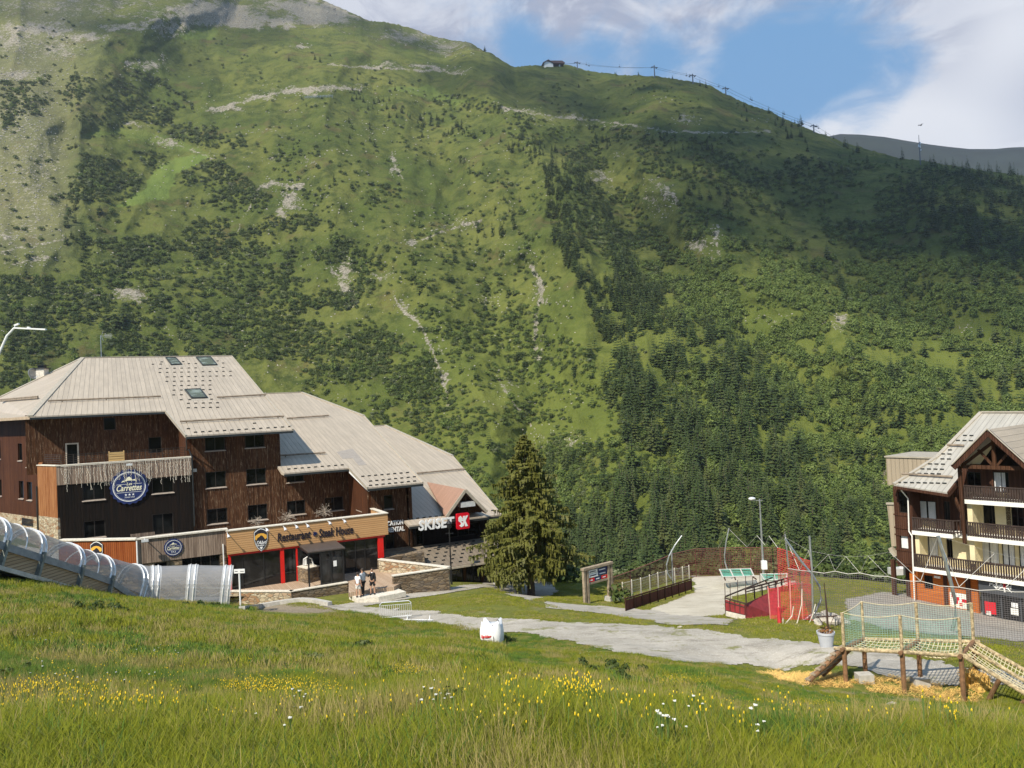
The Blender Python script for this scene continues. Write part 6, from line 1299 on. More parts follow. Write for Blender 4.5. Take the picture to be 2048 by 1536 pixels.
for i, ch in enumerate('LACABANE'): x = 1990+i*3.1; y = 1163-2.6*math.sin(math.pi*(i+.5)/8)+i*.35; ptext(sg, PQ2, ch, x, x+2, y-1.6, y+1.2, 'white', .01, .03, 0, .02)
m = MB(); s, z = PQ2.hit(2009, 1180); m.tube([PQ2.pt(s-.42, .02, z-.05), PQ2.pt(s-.2, .02, z+.12), PQ2.pt(s, .02, z+.14), PQ2.pt(s+.25, .02, z+.1), PQ2.pt(s+.45, .02, z-.1)], .03, 5); m.tube([PQ2.pt(s, .02, z+.14), PQ2.pt(s+.02, .02, z-.14)], .05, 5); m.build('flourish', MT['white'], sg, True)
# bay at the left corner
PY = PV.off(-.5); c0_, c1_ = PY.hit(1790, 1050)[0], PY.hit(1822, 1050)[0]; hb = [PY.rect(1797, 1815, 984, 1026), PY.rect(1800, 1816, 1070, 1098)]
ze = 6.0
m = MB(); wallh(m, PY, c0_, c1_, z1_-.2, z3+.55, hb); pbox(m, PY, c1_-.02, c1_+.22, z1_+.3, z3+.55, .12, -1.2); m.build('bay_wall', MT['chalet'], apt, True)
window(apt, PY, hb[0], 0, False, curtain=None); window(apt, PY, hb[1], 0, False, curtain=[(.05, .95)], fw=.05)
m = MB()
for y in (1030, 1056, 1070, 1100, 1125): z = PY.hit(1805, y)[1]; pbox(m, PY, c0_-.05, c1_+.02, z-.06, z+.06, .05, .001)
m.build('bay_rail', MT['chalet'], apt, True)
m = MB(); pbox(m, PY, PY.hit(1784, 1180)[0], PY.hit(1791, 1180)[0], zG-2.5, z1_+.2, .0, -.3); pbox(m, PY, c0_, c1_+.1, zG-2.5, z1_-.2, -1.2, -1.5); m.build('undercroft_post', MT['chalet'], apt, True)
m = MB(); e = zs(1833, 1100)[0]
pp = [PV.off(.4).hp(1802, 980), PV.off(-.1).hp(1816, 997), PV.off(-.1).hp(1818, 1063), PV.off(.05).hp(1824, 1072), PV.off(.05).hp(1829, 1205)]; m.tube(pp, .05, 6); m.build('drainpipe', MT['whitew'], apt, True)
# roofs
K2 = .45; zEv = PV.off(.9).hit(1842, 979)[1]
def mhit(px, py, pl=None, z0=None, k=K2):
    pl = pl or PV.off(.9); z0 = z0 or zEv; r = ray(px, py); n = pl.n; c = n.dot(pl.p); t = (z0+k*c-CZ)/(r.z+k*(n.x*r.x+n.y*r.y)); return Vector((r.x*t, t, CZ+r.z*t))
rm = [mhit(*p) for p in [(1788, 969), (1897, 985.5), (1921, 955), (1928, 925), (1990, 872), (2220, 856), (2220, 825), (1962, 825), (1905, 888), (1874, 914)]]
m = MB(); m.prism(rm, (0, 0, -.25)); m.build('roof', MT['roof2'], apt, True)
nb = Vector((-PV.n.x, -PV.n.y, 0)); m = MB(); m.prism([rm[7], rm[6], rm[6]+nb*9+UP*-4, rm[7]+nb*9+UP*-4], (0, 0, -.2)); m.prism([rm[7], rm[9], rm[9]+nb*9+UP*-2, rm[7]+nb*9+UP*-4], (0, 0, -.2)); m.build('roof', MT['roof2'], apt, True)
def atrim(nm, a, b, w, h, mat, dz=0): m = MB(); m.beam(a+UP*dz, b+UP*dz, w, h); return m.build(nm, MT[mat], apt, True)
atrim('gutter', rm[0]+UP*-.2, rm[1]+UP*-.2, .16, .2, 'chalet'); atrim('ridge_cap', rm[7], rm[6], .4, .1, 'cap', .05); atrim('verge', rm[7], rm[9], .3, .1, 'cap', .04); atrim('verge', rm[9], rm[0], .3, .1, 'cap', .04); atrim('verge', rm[1], rm[2], .14, .34, 'chalet', -.1)
for xa, ya, xb, yb in ((1804, 951.5, 1905, 958), (1895, 893.5, 1928, 895)): a = mhit(xa, ya); b = mhit(xb, yb); m = MB(); m.tube([a+UP*.16, b+UP*.16], .09, 7); m.build('snow_guard', MT['snowlog'], apt, True)
q = MB()
for j, (y, x0, x1) in enumerate(((948, 1826, 1890), (939, 1845, 1888), (929, 1860, 1890), (919, 1885, 1905), (909, 1886, 1912), (901, 1900, 1912), (882, 1916, 1950), (872, 1930, 1950), (966, 1798, 1890))):
    x = x0
    while x < x1: p = mhit(x, y+(x-x0)*.02); d3 = Vector((V2.x, V2.y, 0)); o_ = MB(); o_.beam(p-d3*.14+UP*.05, p+d3*.14+UP*.05, .06, .1); o_.build('snow_hook', MT['gutter'], apt, True); x += 13
# gable over the right-hand balconies
PGb = PV.off(.7); ax, az_ = PGb.hit(1980, 858); fx, fz = PGb.hit(1910, 929); dxx = ax-fx; back = nb*9
top = PGb.pt(ax, .35, az_); lf = PGb.pt(fx, .35, fz); rf = PGb.pt(ax+dxx, .35, fz)
for e in (lf, rf): m = MB(); m.prism([top, e, e+nb*7, top+back], (0, 0, -.22)); m.build('gable_roof', MT['roof2' if e is lf else 'clad'], apt, True)
for e in (lf, rf): m = MB(); m.beam(PGb.pt(ax, .38, az_-.2), e+UP*-.2, .08, .42); m.build('barge_board', MT['chalet'], apt, True); m = MB(); m.beam(top+UP*.05, e+UP*.05, .3, .06); m.build('verge', MT['cap'], apt, True)
zbm = PGb.hit(1925, 934)[1]; bs = PGb.hit(1918, 934)[0]
def member(a, b, w=.22): m = MB(); m.beam(a, b, .16, w); m.build('truss_beam', MT['darkbeam'], apt, True)
PT = PV.off(.35)
member(PT.pt(bs, 0, zbm), PT.pt(sR, 0, zbm), .26); member(PT.pt(ax, -.02, az_-.5), PT.pt(ax, -.02, zbm+.13), .2)
for sg_ in (-1, 1): member(PT.pt(ax+sg_*.1, -.05, az_-1.0), PT.pt(ax+sg_*(dxx-.35), -.05, zbm+.1), .2); member(PT.pt(ax+sg_*.15, -.1, zbm+.15), PT.pt(ax+sg_*dxx*.42, -.1, zbm+(az_-zbm)*.45), .14)
member(PT.pt(zs(1924, 950)[0], -.0, zbm), PT.pt(zs(1924, 950)[0]+.05, -.0, z2_-.5), .22); member(PT.pt(zs(1926, 1040)[0], -.1, z3-.9), PT.pt(zs(1903, 990)[0], -.6, zEv-.35), .18)
m = MB(); m.prism([PWa.pt(ax-dxx+.5, .0, zbm-.3), PWa.pt(ax+dxx-.5, .0, zbm-.3), PWa.pt(ax, .0, az_-.3)], nb*.2); m.build('gable_wall', MT['blackwood'], apt, True)
# main body and rear wing
m = MB(); pbox(m, PWa, aL-.1, aL+.2, zG-3, zEv+.5, -.3, -11); pbox(m, PWa, aL-.1, sR, zG-3, zEv+.8, -11, -11.3); m.build('side_wall', MT['creamw'], apt, True)
PX = PV.off(-7.5); h = PX.rect(1772, 1876, 916, 972); m = MB()
a_, b_ = PX.hit(1772, 918), PX.hit(1866, 914); m.prism([PX.pt(a_[0], 0, h[2]), PX.pt(b_[0]+2, 0, h[2]), PX.pt(b_[0]+2, 0, h[3]), PX.pt(a_[0], 0, h[3])], nb*5); m.build('rear_wing', MT['clad'], apt, True)
m = MB(); pbox(m, PX, a_[0]-.1, b_[0]+2, h[3], h[3]+.12, .1, -5.1); m.build('ridge_cap', MT['cap'], apt, True)
PX2 = PV.off(-3.0); m = MB(); m.prism([PX2.hp(1774, 1008), PX2.hp(1794, 1008), PX2.hp(1797, 1092), PX2.hp(1783, 1093)], nb*3); m.build('side_cladding', MT['clad'], apt, True); m = MB(); m.beam(PX2.hp(1773, 1007), PX2.hp(1795, 1007), .2, .16); m.beam(PX2.hp(1782, 1095), PX2.hp(1793, 1112), .5, .3); m.build('cladding_cap', MT['cap'], apt, True)
m = MB(); p = PX2.hp(1796, 1142); m.box(p, (1.3, .8, .5)); m.box(p+Vector((.6, 0, .6)), (.6, .6, .7)); m.build('air_unit', MT['alu'], apt, True)
# ================================================================ people
def skinmesh(V, E, R, sub=2):
    me = bpy.data.meshes.new('body'); me.from_pydata(V, E, []); o = bpy.data.objects.new('body', me); COL.objects.link(o)
    md = o.modifiers.new('s', 'SKIN'); md.use_smooth_shade = True; o.modifiers.new('u', 'SUBSURF').levels = sub
    for i, r in enumerate(R): me.skin_vertices[0].data[i].radius = (r, r) if isinstance(r, (int, float)) else r
    me.skin_vertices[0].data[0].use_root = True
    bpy.context.view_layer.update(); dg = bpy.context.evaluated_depsgraph_get(); m2 = bpy.data.meshes.new_from_object(o.evaluated_get(dg)); bpy.data.objects.remove(o); return m2
def addmesh(name, me, mat, par): me.materials.clear(); me.materials.append(mat); o = bpy.data.objects.new(name, me); COL.objects.link(o); o.parent = par; return o
MT['skin'] = plain('skin', (.46, .26, .17), .6, 0, .08); MT['hair'] = plain('dark_hair', (.03, .02, .014), .7); MT['tee'] = plain('white_cotton', (.78, .78, .80), .9, 0, .05, 8, .3); MT['greytop'] = plain('pale_grey_jacket', (.55, .57, .60), .9, 0, .1, 8, .3); MT['blackcl'] = plain('black_cloth', (.012, .012, .014), .9, 0, .1, 8, .3); MT['shoe'] = plain('dark_shoe', (.03, .028, .027), .6); MT['shorts'] = plain('off_white_shorts', (.66, .65, .62), .9, 0, .06, 8, .3)
def person(label, base, rz, H, top, legs, long_legs, sleeves, armL, armR, stance=.12, hairm='hair'):
    """armL/armR: (elbow, wrist) offsets in a frame with +y forward"""
    rt = thing('person', label, 'person', tuple(base), rz); k = H/1.78
    hip, kn, an = .92*k, .50*k, .09*k; sh = 1.46*k; V = [(0, 0, .97*k), (0, .01, 1.15*k), (0, 0, 1.38*k), (0, 0, 1.50*k), (0, .01, 1.58*k), (0, .015, 1.66*k), (0, .012, 1.74*k)]
    R = [(.15*k, .11*k), (.13*k, .10*k), (.16*k, .11*k), (.07*k, .065*k), (.058*k, .06*k), (.078*k, .095*k), (.062*k, .08*k)]
    E = [(i, i+1) for i in range(6)]
    for s, (el, wr) in ((-1, armL), (1, armR)):
        b = len(V); V += [(s*.17*k, 0, 1.44*k), (s*.17*k+el[0]*k*s, el[1]*k, 1.44*k+el[2]*k), (s*.17*k+wr[0]*k*s, wr[1]*k, 1.44*k+wr[2]*k)]
        R += [.056*k, .042*k, .028*k]; E += [(2, b), (b, b+1), (b+1, b+2)]
        d = (Vector(V[b+2])-Vector(V[b+1])).normalized(); pm = Vector(V[b+2])+d*.07*k; V.append(tuple(pm)); R.append((.038*k, .02*k)); E.append((b+2, b+3)); pi = b+3
        sd = d.cross(Vector((0, 1, .1))).normalized()
        for f in range(5):
            o = (f-1.5)*.021*k if f < 4 else -.05*k*s; L = (.075, .085, .08, .065, .05)[f]*k; r0 = pm if f < 4 else Vector(V[b+2])+d*.03*k
            a = r0+sd*o+d*L*.5; c = a+d*L*.45+Vector((0, .015, 0)); i0 = len(V); V += [tuple(a), tuple(c)]; R += [.0095*k, .008*k]; E += [(pi if f < 4 else b+2, i0), (i0, i0+1)]
    for s in (-1, 1):
        b = len(V); y = stance*s*.5; V += [(s*.095*k, 0, hip-.02), (s*.11*k, y*.6+.02, kn), (s*.115*k, y, an), (s*.125*k, y+.14*k, .035*k)]; R += [.085*k, .056*k, .042*k, (.036*k, .028*k)]; E += [(0, b), (b, b+1), (b+1, b+2), (b+2, b+3)]
    addmesh('body', skinmesh(V, E, R), MT['skin'], rt)
    # clothing grown on the same joints, slightly larger
    TV = [(0, 0, .90*k), (0, .01, 1.10*k), (0, 0, 1.36*k), (0, 0, 1.47*k)]; TR = [(.168*k, .13*k), (.155*k, .125*k), (.18*k, .13*k), (.085*k, .08*k)]; TE = [(0, 1), (1, 2), (2, 3)]
    for s, (el, wr) in ((-1, armL), (1, armR)):
        b = len(TV); t = .62 if sleeves == 'short' else 1.
        TV += [(s*.17*k, 0, 1.44*k), (s*.17*k+el[0]*k*s*t, el[1]*k*t, 1.44*k+el[2]*k*t)]; TR += [.075*k, .062*k]; TE += [(2, b), (b, b+1)]
        if sleeves != 'short': TV.append((s*.17*k+wr[0]*k*s, wr[1]*k, 1.44*k+wr[2]*k)); TR.append(.042*k); TE.append((b+1, b+2))
    addmesh('top', skinmesh(TV, TE, TR), MT[top], rt)
    PV_ = [(0, 0, .96*k)]; PR_ = [(.165*k, .125*k)]; PE = []
    for s in (-1, 1):
        b = len(PV_); y = stance*s*.5; PV_ += [(s*.098*k, 0, hip-.06), (s*.112*k, y*.6+.02, kn+(.02 if long_legs else .06))]; PR_ += [.108*k, .085*k if long_legs else .1*k]; PE += [(0, b), (b, b+1)]
        if long_legs: PV_.append((s*.115*k, y, an+.01)); PR_.append(.068*k); PE.append((b+1, b+2))
    addmesh('trousers' if long_legs else 'shorts', skinmesh(PV_, PE, PR_), MT[legs], rt)
    for s in (-1, 1): m = MB(); y = stance*s*.5; m.sphere((s*.12*k, y+.06*k, .045*k), .1*k, (.5, 1.45, .5), 8); m.build('shoe', MT['shoe'], rt, smooth=True)
    m = MB(); m.sphere((0, -.012*k, 1.70*k), .098*k, (.92, 1.08, 1.08), 10); m.v = [(x, y, max(z, 1.66*k+max(0, y)*1.2)) for x, y, z in m.v]; m.build('hair', MT[hairm], rt, smooth=True)
    m = MB(); m.sphere((0, .105*k, 1.655*k), .018*k, (.8, 1.2, 1.3), 6)
    for s in (-1, 1): m.sphere((s*.082*k, 0, 1.66*k), .022*k, (.5, .8, 1.3), 6)
    m.build('nose_and_ears', MT['skin'], rt, smooth=True)
    m = MB()
    for s in (-1, 1): m.sphere((s*.03*k, .088*k, 1.685*k), .011*k, (1, .6, .7), 5)
    m.box((0, .092*k, 1.615*k), (.05*k, .01, .008)); m.build('eyes_and_mouth', MT['hair'], rt)
    return rt
down = ((.06, .0, -.30), (.09, .06, -.56))
person('person in white T-shirt and white shorts seen from behind, leftmost of three', atz(717, 1194.5, 1.24), rad(-25), 1.70, 'tee', 'shorts', False, 'short', down, down, .1)
person('person in pale grey jacket and black trousers standing between the other two', atz(726.5, 1191, 1.24), rad(60), 1.86, 'greytop', 'blackcl', True, 'long', ((.05, .03, -.29), (-.12, .2, -.3)), down, .14)
rt = person('person in black jumper with white collar holding a hand to the face', atz(746, 1188.5, 1.24), rad(160), 1.80, 'blackcl', 'blackcl', False, 'long', down, ((.1, .12, -.24), (-.08, .22, -.0)), .16)
m = MB(); m.lathe([(.085, 1.49), (.075, 1.53), (.065, 1.52)], n=14); m.build('collar', MT['white'], rt, smooth=True)

# ================================================================ street furniture
def pole(m, pts, r=.05, n=7): return m.tube(pts, r, n)
b = gpt(904, 1176); b = at(903.5, 1172, 61.0); tp_ = at(897, 1058, 61.0); gb = g1(b.x, b.y); rt = thing('street_lamp', 'slim black street lamp in front of the ski shop', 'street lamp', (b.x, b.y, gb)); b.z = gb
m = MB(); tp_.x = b.x; m.tube([b, Vector((b.x, b.y, b.z+1)), Vector((b.x, b.y, tp_.z))], [.08, .06, .045], 8); m.tube([Vector((b.x, b.y, b.z+2.2)), Vector((b.x, b.y, b.z+2.28))], .09, 8); m.build('pole', MT['black'], rt, True)
m = MB(); c = (b.x, b.y, tp_.z); m.lathe([(.04, 0), (.16, .12), (.2, .42), (.26, .44), (.1, .62), (.02, .72)], c, 10); m.build('lantern', MT['black'], rt, True)
m = MB(); m.beam((b.x-.3, b.y, tp_.z-.35), (b.x+.3, b.y, tp_.z-.35), .04, .04); m.build('crossbar', MT['black'], rt, True)
b = at(1528, 1160, 66); b.z = g1(b.x, b.y); t_ = at(1517, 998, 66); rt = thing('floodlight_mast', 'tall pale lamp mast with white box near its foot beyond the plaza', 'lamp mast', tuple(b))
m = MB(); m.tube([b, Vector((b.x, b.y, t_.z))], [.12, .06], 8); m.build('pole', MT['galv'], rt, True)
m = MB(); z = t_.z; m.beam((b.x-.55, b.y, z-.12), (b.x+.25, b.y, z-.12), .06, .06); m.build('arm', MT['galv'], rt, True); m = MB(); m.sphere((b.x-.65, b.y, z+.05), .32, (1, .8, .45), 8); m.build('lamp_head', MT['alu'], rt, True, smooth=True)
m = MB(); bz = at(1526, 1137, 66).z; m.box((b.x, b.y-.25, bz+.35), (.44, .3, .7)); m.build('control_box', MT['white'], rt, True)
L_ = [at(x, y, 26) for x, y in ((-40, 800), (-16, 740), (0, 703), (14, 672), (29, 656))]; base = Vector((L_[0].x-.3, 26, g1(L_[0].x-.3, 26))); rt = thing('street_lamp', 'white bent street lamp reaching in at the left edge above the hotel roof', 'street lamp', tuple(base))
m = MB(); m.tube([base]+L_, [.07, .055, .045, .04, .04, .038], 8); m.build('pole', MT['white'], rt, True)
m = MB(); a = L_[-1]; e = at(92, 659, 26); m.beam(a, e, .10, .05); m.beam(at(55, 656, 26), at(60, 656.5, 26), .08, .09); m.build('lamp_head', MT['white'], rt, True); m = MB(); m.beam(at(29, 651, 26), at(38, 647.5, 26), .07, .05); m.tube([at(30, 651, 26), a], .012, 5); m.build('sensor', MT['white'], rt, True)
b = at(481.5, 1226, 47.2); b.z = g1(b.x, b.y); t_ = at(479.5, 1138, 47.2); rt = thing('path_sign', 'small white blade sign on a white pole beside the tunnel exit', 'sign', tuple(b))
m = MB(); m.tube([b, Vector((b.x, b.y, t_.z))], .05, 8); m.build('pole', MT['white'], rt, True); m = MB(); zt = t_.z; m.box((b.x+.03, b.y-.04, zt-.12), (.66, .05, .25)); pl_ = m.build('sign_plate', MT['white'], rt, True); m = MB(); m.box((b.x-.16, b.y-.07, zt-.12), (.18, .01, .03)); m.box((b.x+.2, b.y-.07, zt-.13), (.22, .01, .03)); m.build('plate_mark', MT['ink'], pl_, True)
# info board on timber posts
a = at(1170.5, 1208, 54.0); c = at(1219, 1204, 55.6); a.z = g1(a.x, a.y); c.z = g1(c.x, c.y); ta = at(1168, 1137, 54.0).z; tc = at(1216.5, 1133, 55.6).z; MT['oldlog'] = plain('weathered_post', (.30, .235, .16), .85, 0, .3, 4, .5)
pi = Plane(a.to_2d(), (c-a).to_2d()); Lb = (c-a).to_2d().length; zt = (ta+tc)/2; rt = thing('information_board', 'timber-framed piste sign board standing on two square posts by the path', 'sign board', tuple(a), math.atan2((c-a).y, (c-a).x))
for s in (0, .32, Lb, Lb+.3): m = MB(); pbox(m, pi, s-.09, s+.09, min(a.z, c.z)-.4, zt, .1, -.1); m.build('post', MT['oldlog'], rt, True)
m = MB(); pbox(m, pi, -.15, Lb+.42, zt, zt+.16, .16, -.16); m.build('top_beam', MT['oldlog'], rt, True)
m = MB(); z0 = zt-.95; pbox(m, pi, .42, Lb-.1, z0-.12, z0, .05, -.05); m.build('lower_beam', MT['oldlog'], rt, True)
for k, (x0, x1, y0, y1, mt) in enumerate(((.0, .48, .7, .95, 'whitew'), (.02, .5, .38, .66, 'white'), (.0, .3, .04, .32, 'skired'), (.5, 1, .68, .95, 'navy'), (.52, 1, .38, .66, 'navy'), (.32, .66, .05, .32, 'navy'), (.68, 1, .05, .32, 'skired'))):
    m = MB(); W_ = Lb-.55; pbox(m, pi, .44+W_*x0, .44+W_*x1, z0+.9*y0, z0+.9*y1, .03, -.02); p_ = m.build('sign_panel', MT[mt], rt, True); m = MB(); pbox(m, pi, .44+W_*(x0+.06), .44+W_*(x1-.1), z0+.9*(y0+y1)/2-.04, z0+.9*(y0+y1)/2+.03, .036, .032); m.build('panel_text', MT['ink' if 'white' in mt else 'white'], p_, True)
m = MB(); pbox(m, pi, Lb-.2, Lb+.95, c.z-.2, c.z+.38, .3, -.3); m.build('concrete_foot', MT['concrete'], rt, True)
# crowd barriers
def barrier(p, rz, label, tilt=0):
    rt = thing('crowd_barrier', label, 'barrier', tuple(p), rz); Rx = Matrix.Rotation(tilt, 3, 'X'); T_ = lambda v: Rx @ Vector(v); W_, H_ = 1.85, 1.02
    m = MB(); m.tube([T_(v) for v in ((-W_/2, 0, .12), (-W_/2, 0, H_-.12), (-W_/2+.12, 0, H_), (W_/2-.12, 0, H_), (W_/2, 0, H_-.12), (W_/2, 0, .12))], .03, 7, closed=True); m.build('frame', MT['alu'], rt)
    m = MB()
    m.tube([T_((-W_/2, 0, .84)), T_((W_/2, 0, .84))], .012, 5)
    for i in range(15): x = -W_/2+W_*(i+1)/16; m.tube([T_((x, 0, .12)), T_((x, 0, .84))], .015, 4)
    m.build('bars', MT['alu'], rt)
    for s in (-1, 1): m = MB(); m.tube([T_((s*.7, -.3, 0)), T_((s*.7, 0, .14)), T_((s*.7, .3, 0))], .018, 5); m.build('foot', MT['galv'], rt)
p = gpt(792, 1238); barrier(p, rad(8), 'upright grey steel crowd barrier beside the gravel road'); p = gpt(838, 1241); p.z += .06; barrier(p, rad(-12), 'steel crowd barrier lying flat on the gravel', rad(86))
# bulk bag
bg = at(985, 1283, 37.6); bg.z = g1(bg.x, bg.y)+.10; rt = thing('bulk_bag', 'white woven bulk bag with red printing and black strap at the meadow edge', 'bag', tuple(bg), rad(-8)); MT['bagw'] = plain('white_woven_plastic', (.80, .80, .80), .6, 0, .05, 5, .5)
V = []; F = []; nz, na = 12, 28
for j in range(nz+1):
    t = j/nz
    for i in range(na):
        a = 2*math.pi*i/na; r = (abs(math.cos(a))**4+abs(math.sin(a))**4)**-.25; w = .50*(1+.10*math.sin(math.pi*t)+.03*math.sin(5*a+3*t)); ear = (max(0, math.cos(4*(a-math.pi/4)))**2)*max(0, t-.72)*.95; z = t*.84+ear
        if math.sin(a) > 0 and t > .8: z -= .02
        V.append((w*r*math.cos(a)*(1-.18*max(0, t-.75)), w*r*math.sin(a)*(1-.18*max(0, t-.75)), z))
for j in range(nz):
    for i in range(na): F.append((j*na+i, j*na+(i+1) % na, (j+1)*na+(i+1) % na, (j+1)*na+i))
V.append((0, 0, .74)); c_ = len(V)-1
for i in range(na): F.append((nz*na+i, nz*na+(i+1) % na, c_))
m = MB(); m.add(V, F); m.build('bag_body', MT['bagw'], rt, smooth=True)
m = MB(); m.tube([(.1, -.30, .86), (.14, -.54, .62), (.17, -.56, .3), (.18, -.53, .08)], .02, 5); m.tube([(.3, -.3, 1.05), (.36, -.28, 1.12), (.42, -.3, 1.02)], .025, 5); m.build('strap', MT['black'], rt)
v, f, a_ = font_mesh('Egoblierr', .25, .03); m = MB(); m.add([(-.44+.5*x, -.575-.01*z+.03*abs(x-.5), .30+.17*y) for x, y, z in v], f); m.build('printing', MT['skired'], rt)
m = MB(); m.tube([(-.42, -.57, .24), (-.15, -.59, .22), (.06, -.57, .25)], .012, 4); m.build('printed_line', MT['ink'], rt)

# ================================================================ fences and nets
def net(name, label, cat, top, bot, cell, r, mat, group=None, parent=None, sub=1):
    """knotted mesh hung between two lines of points; square cells of real cord"""
    top = [Vector(p) for p in top]; bot = [Vector(p) for p in bot]
    def walk(L):
        d = [0]
        for a, b in zip(L, L[1:]): d.append(d[-1]+(b-a).length)
        return np.array(d)
    dt = walk(top); Ltot = dt[-1]; n = max(2, int(Ltot/cell)); 
    ipt = lambda L, t: Vector([np.interp(t, np.linspace(0, 1, len(L)) if False else walk(L)/walk(L)[-1], [p[k] for p in L]) for k in range(3)])
    tt = np.linspace(0, 1, n+1); A = [ipt(top, t) for t in tt]; B_ = [ipt(bot, t) for t in tt]; h = max((a-b).length for a, b in zip(A, B_)); k = max(2, int(h/cell)); m = MB()
    for a, b in zip(A, B_): m.tube([a, a.lerp(b, .5), b], r, 3, cap=False)
    for j in range(k+1):
        u = j/k; m.tube([a.lerp(b, u) for a, b in zip(A, B_)], r*(1.8 if j == 0 else 1), 3, cap=False)
    if parent is not None: return m.build(name, mat, parent, True)
    rt = thing(name, label, cat, tuple(B_[0]), 0, group); m.build('mesh', mat, rt, True); return rt
MT['netdark'] = plain('dark_grey_cord', (.12, .11, .115), .8, 0, .1); MT['netred'] = plain('red_plastic_mesh', (.55, .035, .045), .6, 0, .1); MT['netbrown'] = plain('red_brown_mesh', (.15, .05, .04), .7, 0, .15); MT['netgreen'] = plain('pale_green_cord', (.25, .42, .34), .8, 0, .1); MT['netpale'] = plain('pale_cord', (.55, .52, .48), .8, 0, .1)
# long brown safety net at the edge of the plateau
tops = [(1222, 1156, 60), (1260, 1143, 62), (1300, 1127, 65), (1345, 1108, 68), (1390, 1098, 70), (1440, 1096, 71), (1500, 1095, 70), (1555, 1096, 68)]
T_ = [at(*p) for p in tops]; B_ = [Vector((p.x, p.y, g1(p.x, p.y)+.05)) for p in T_]
nt = net('safety_net', 'long red-brown safety net along the far edge of the plateau', 'net', T_, B_, .16, .019, MT['netbrown'])
for p, q_ in zip(T_, B_): m = MB(); m.tube([p, q_-UP*.3], .03, 5); m.build('post', MT['netbrown'], nt, True)
T_ = [at(*p) for p in ((1555, 1096, 52), (1580, 1104, 51), (1604, 1118, 50), (1620, 1122, 49))]; B_ = [at(1557, 1160, 52), at(1582, 1172, 51), at(1606, 1180, 50), at(1620, 1190, 49)]
net('red_net', 'upper red net sloping down behind the tall leaning pole', 'net', T_, B_, .14, .014, MT['netred'])
# board fence down the ramp with tall net posts behind
fa = at(1250, 1198, 51.5); fb = at(1382, 1158, 61.5); pf = Plane(fa.to_2d(), (fb-fa).to_2d()); Lf = (fb-fa).to_2d().length; rt = thing('board_fence', 'red-brown boarded fence sloping down beside the concrete plaza', 'fence', (fa.x, fa.y, fa.z-1), math.atan2((fb-fa).y, (fb-fa).x)); MT['fencew'] = wood('red_brown_fence', (.075, .024, .016), (.14, .05, .035), .14, 0, .5)
hgt = .92; fz_ = lambda s: fa.z+(fb.z-fa.z)*s/Lf; n_ = 9
m = MB(); k = int(Lf/.15)
for i in range(k): s = Lf*i/k; z = fz_(s); m.prism([pf.pt(s, 0, z-hgt+.1), pf.pt(s+.135, 0, z-hgt+.1), pf.pt(s+.135, 0, fz_(s+.135)-.1), pf.pt(s, 0, z-.1)], pf.pt(0, -.03, 0)-pf.pt(0, 0, 0))
m.build('boards', MT['fencew'], rt, True)
m = MB(); m.beam(fa, fb, .09, .09); m.build('top_rail', MT['chalet'], rt, True)
for i in range(n_+1): s = Lf*i/n_; z = fz_(s); m = MB(); pbox(m, pf, s-.05, s+.05, z-hgt-.25, z+.02, .05, .0); m.build('post', MT['chalet'], rt, True)
m = MB(); m.prism([pf.pt(-1, .1, fz_(-1)-hgt-.2), pf.pt(Lf+.5, .1, fz_(Lf+.5)-hgt-.2), pf.pt(Lf+.5, .75, fz_(Lf+.5)-hgt-.28), pf.pt(-1, .75, fz_(-1)-hgt-.28)], (0, 0, -.5)); m.build('concrete_kerb', MT['concrete'], rt, True)
tops = [(1244.6, 1164), (1263, 1159), (1281, 1155), (1299, 1149), (1315.5, 1144), (1332, 1140), (1348.6, 1136), (1364.5, 1133), (1377.5, 1130)]; pb_ = pf.off(-2.0); rt = thing('post_fence', 'row of nine pale round posts with fine mesh behind the boarded fence', 'fence', tuple(pb_.hp(1245, 1200)), 0); Q = []
for x, y in tops: p = pb_.hp(x, y); gq = g1(p.x, p.y); Q.append(p); m = MB(); m.tube([p, Vector((p.x, p.y, min(gq, p.z-1.2)-.2))], .045, 6); m.build('post', MT['coping'], rt, True)
net('mesh', None, None, [p-UP*.1 for p in Q], [p-UP*1.5 for p in Q], .2, .006, MT['netpale'], parent=rt)
for (x0, y0, x1, y1, Y, lb) in ((1343, 1099, 1346, 1168, 60, 'upright grey steel pole behind the boarded fence'),): m = MB(); a = at(x0, y0, Y); b = at(x1, y1, Y); o = m.tube([a, b], .06, 6).build('net_pole', MT['galv']); tag(o, lb, 'pole')
def bentpole(pts, Y, label, r=.055, mat='galv'): m = MB(); o = m.tube([at(x, y, Y+k*dy) for k, (x, y, *q) in enumerate(pts) for dy in ((q[0] if q else 0),)], r, 6).build('net_pole', MT[mat]); return tag(o, label, 'pole')
bentpole([(1364, 1071), (1350, 1090), (1338, 1112), (1333, 1130), (1335, 1147), (1342, 1157)], 59.5, 'bent steel net pole curving behind the boarded fence')
bentpole([(1458, 1056), (1452, 1085), (1449, 1110), (1450, 1125), (1455, 1140)], 66, 'thin bent net pole behind the green mesh rack')
bentpole([(1570, 1068), (1573, 1095), (1577, 1134)], 48, 'leaning steel net pole left of the tall rope peak', .05)
bentpole([(1570, 1078), (1600, 1120), (1625, 1150), (1640, 1175), (1642, 1200), (1630, 1225), (1608, 1240), (1585, 1249)], 43, 'long bent pale steel pole reaching to the grass beside the red net', .065)
bentpole([(1619, 1072), (1621, 1105), (1624, 1140), (1626, 1238)], 42, 'upright steel pole at the left end of the dark net', .055)
bentpole([(1876, 1072), (1890, 1120), (1903, 1170), (1910, 1200), (1911, 1235), (1904, 1262)], 38.5, 'thick leaning steel pole rising in front of the balconies', .085)
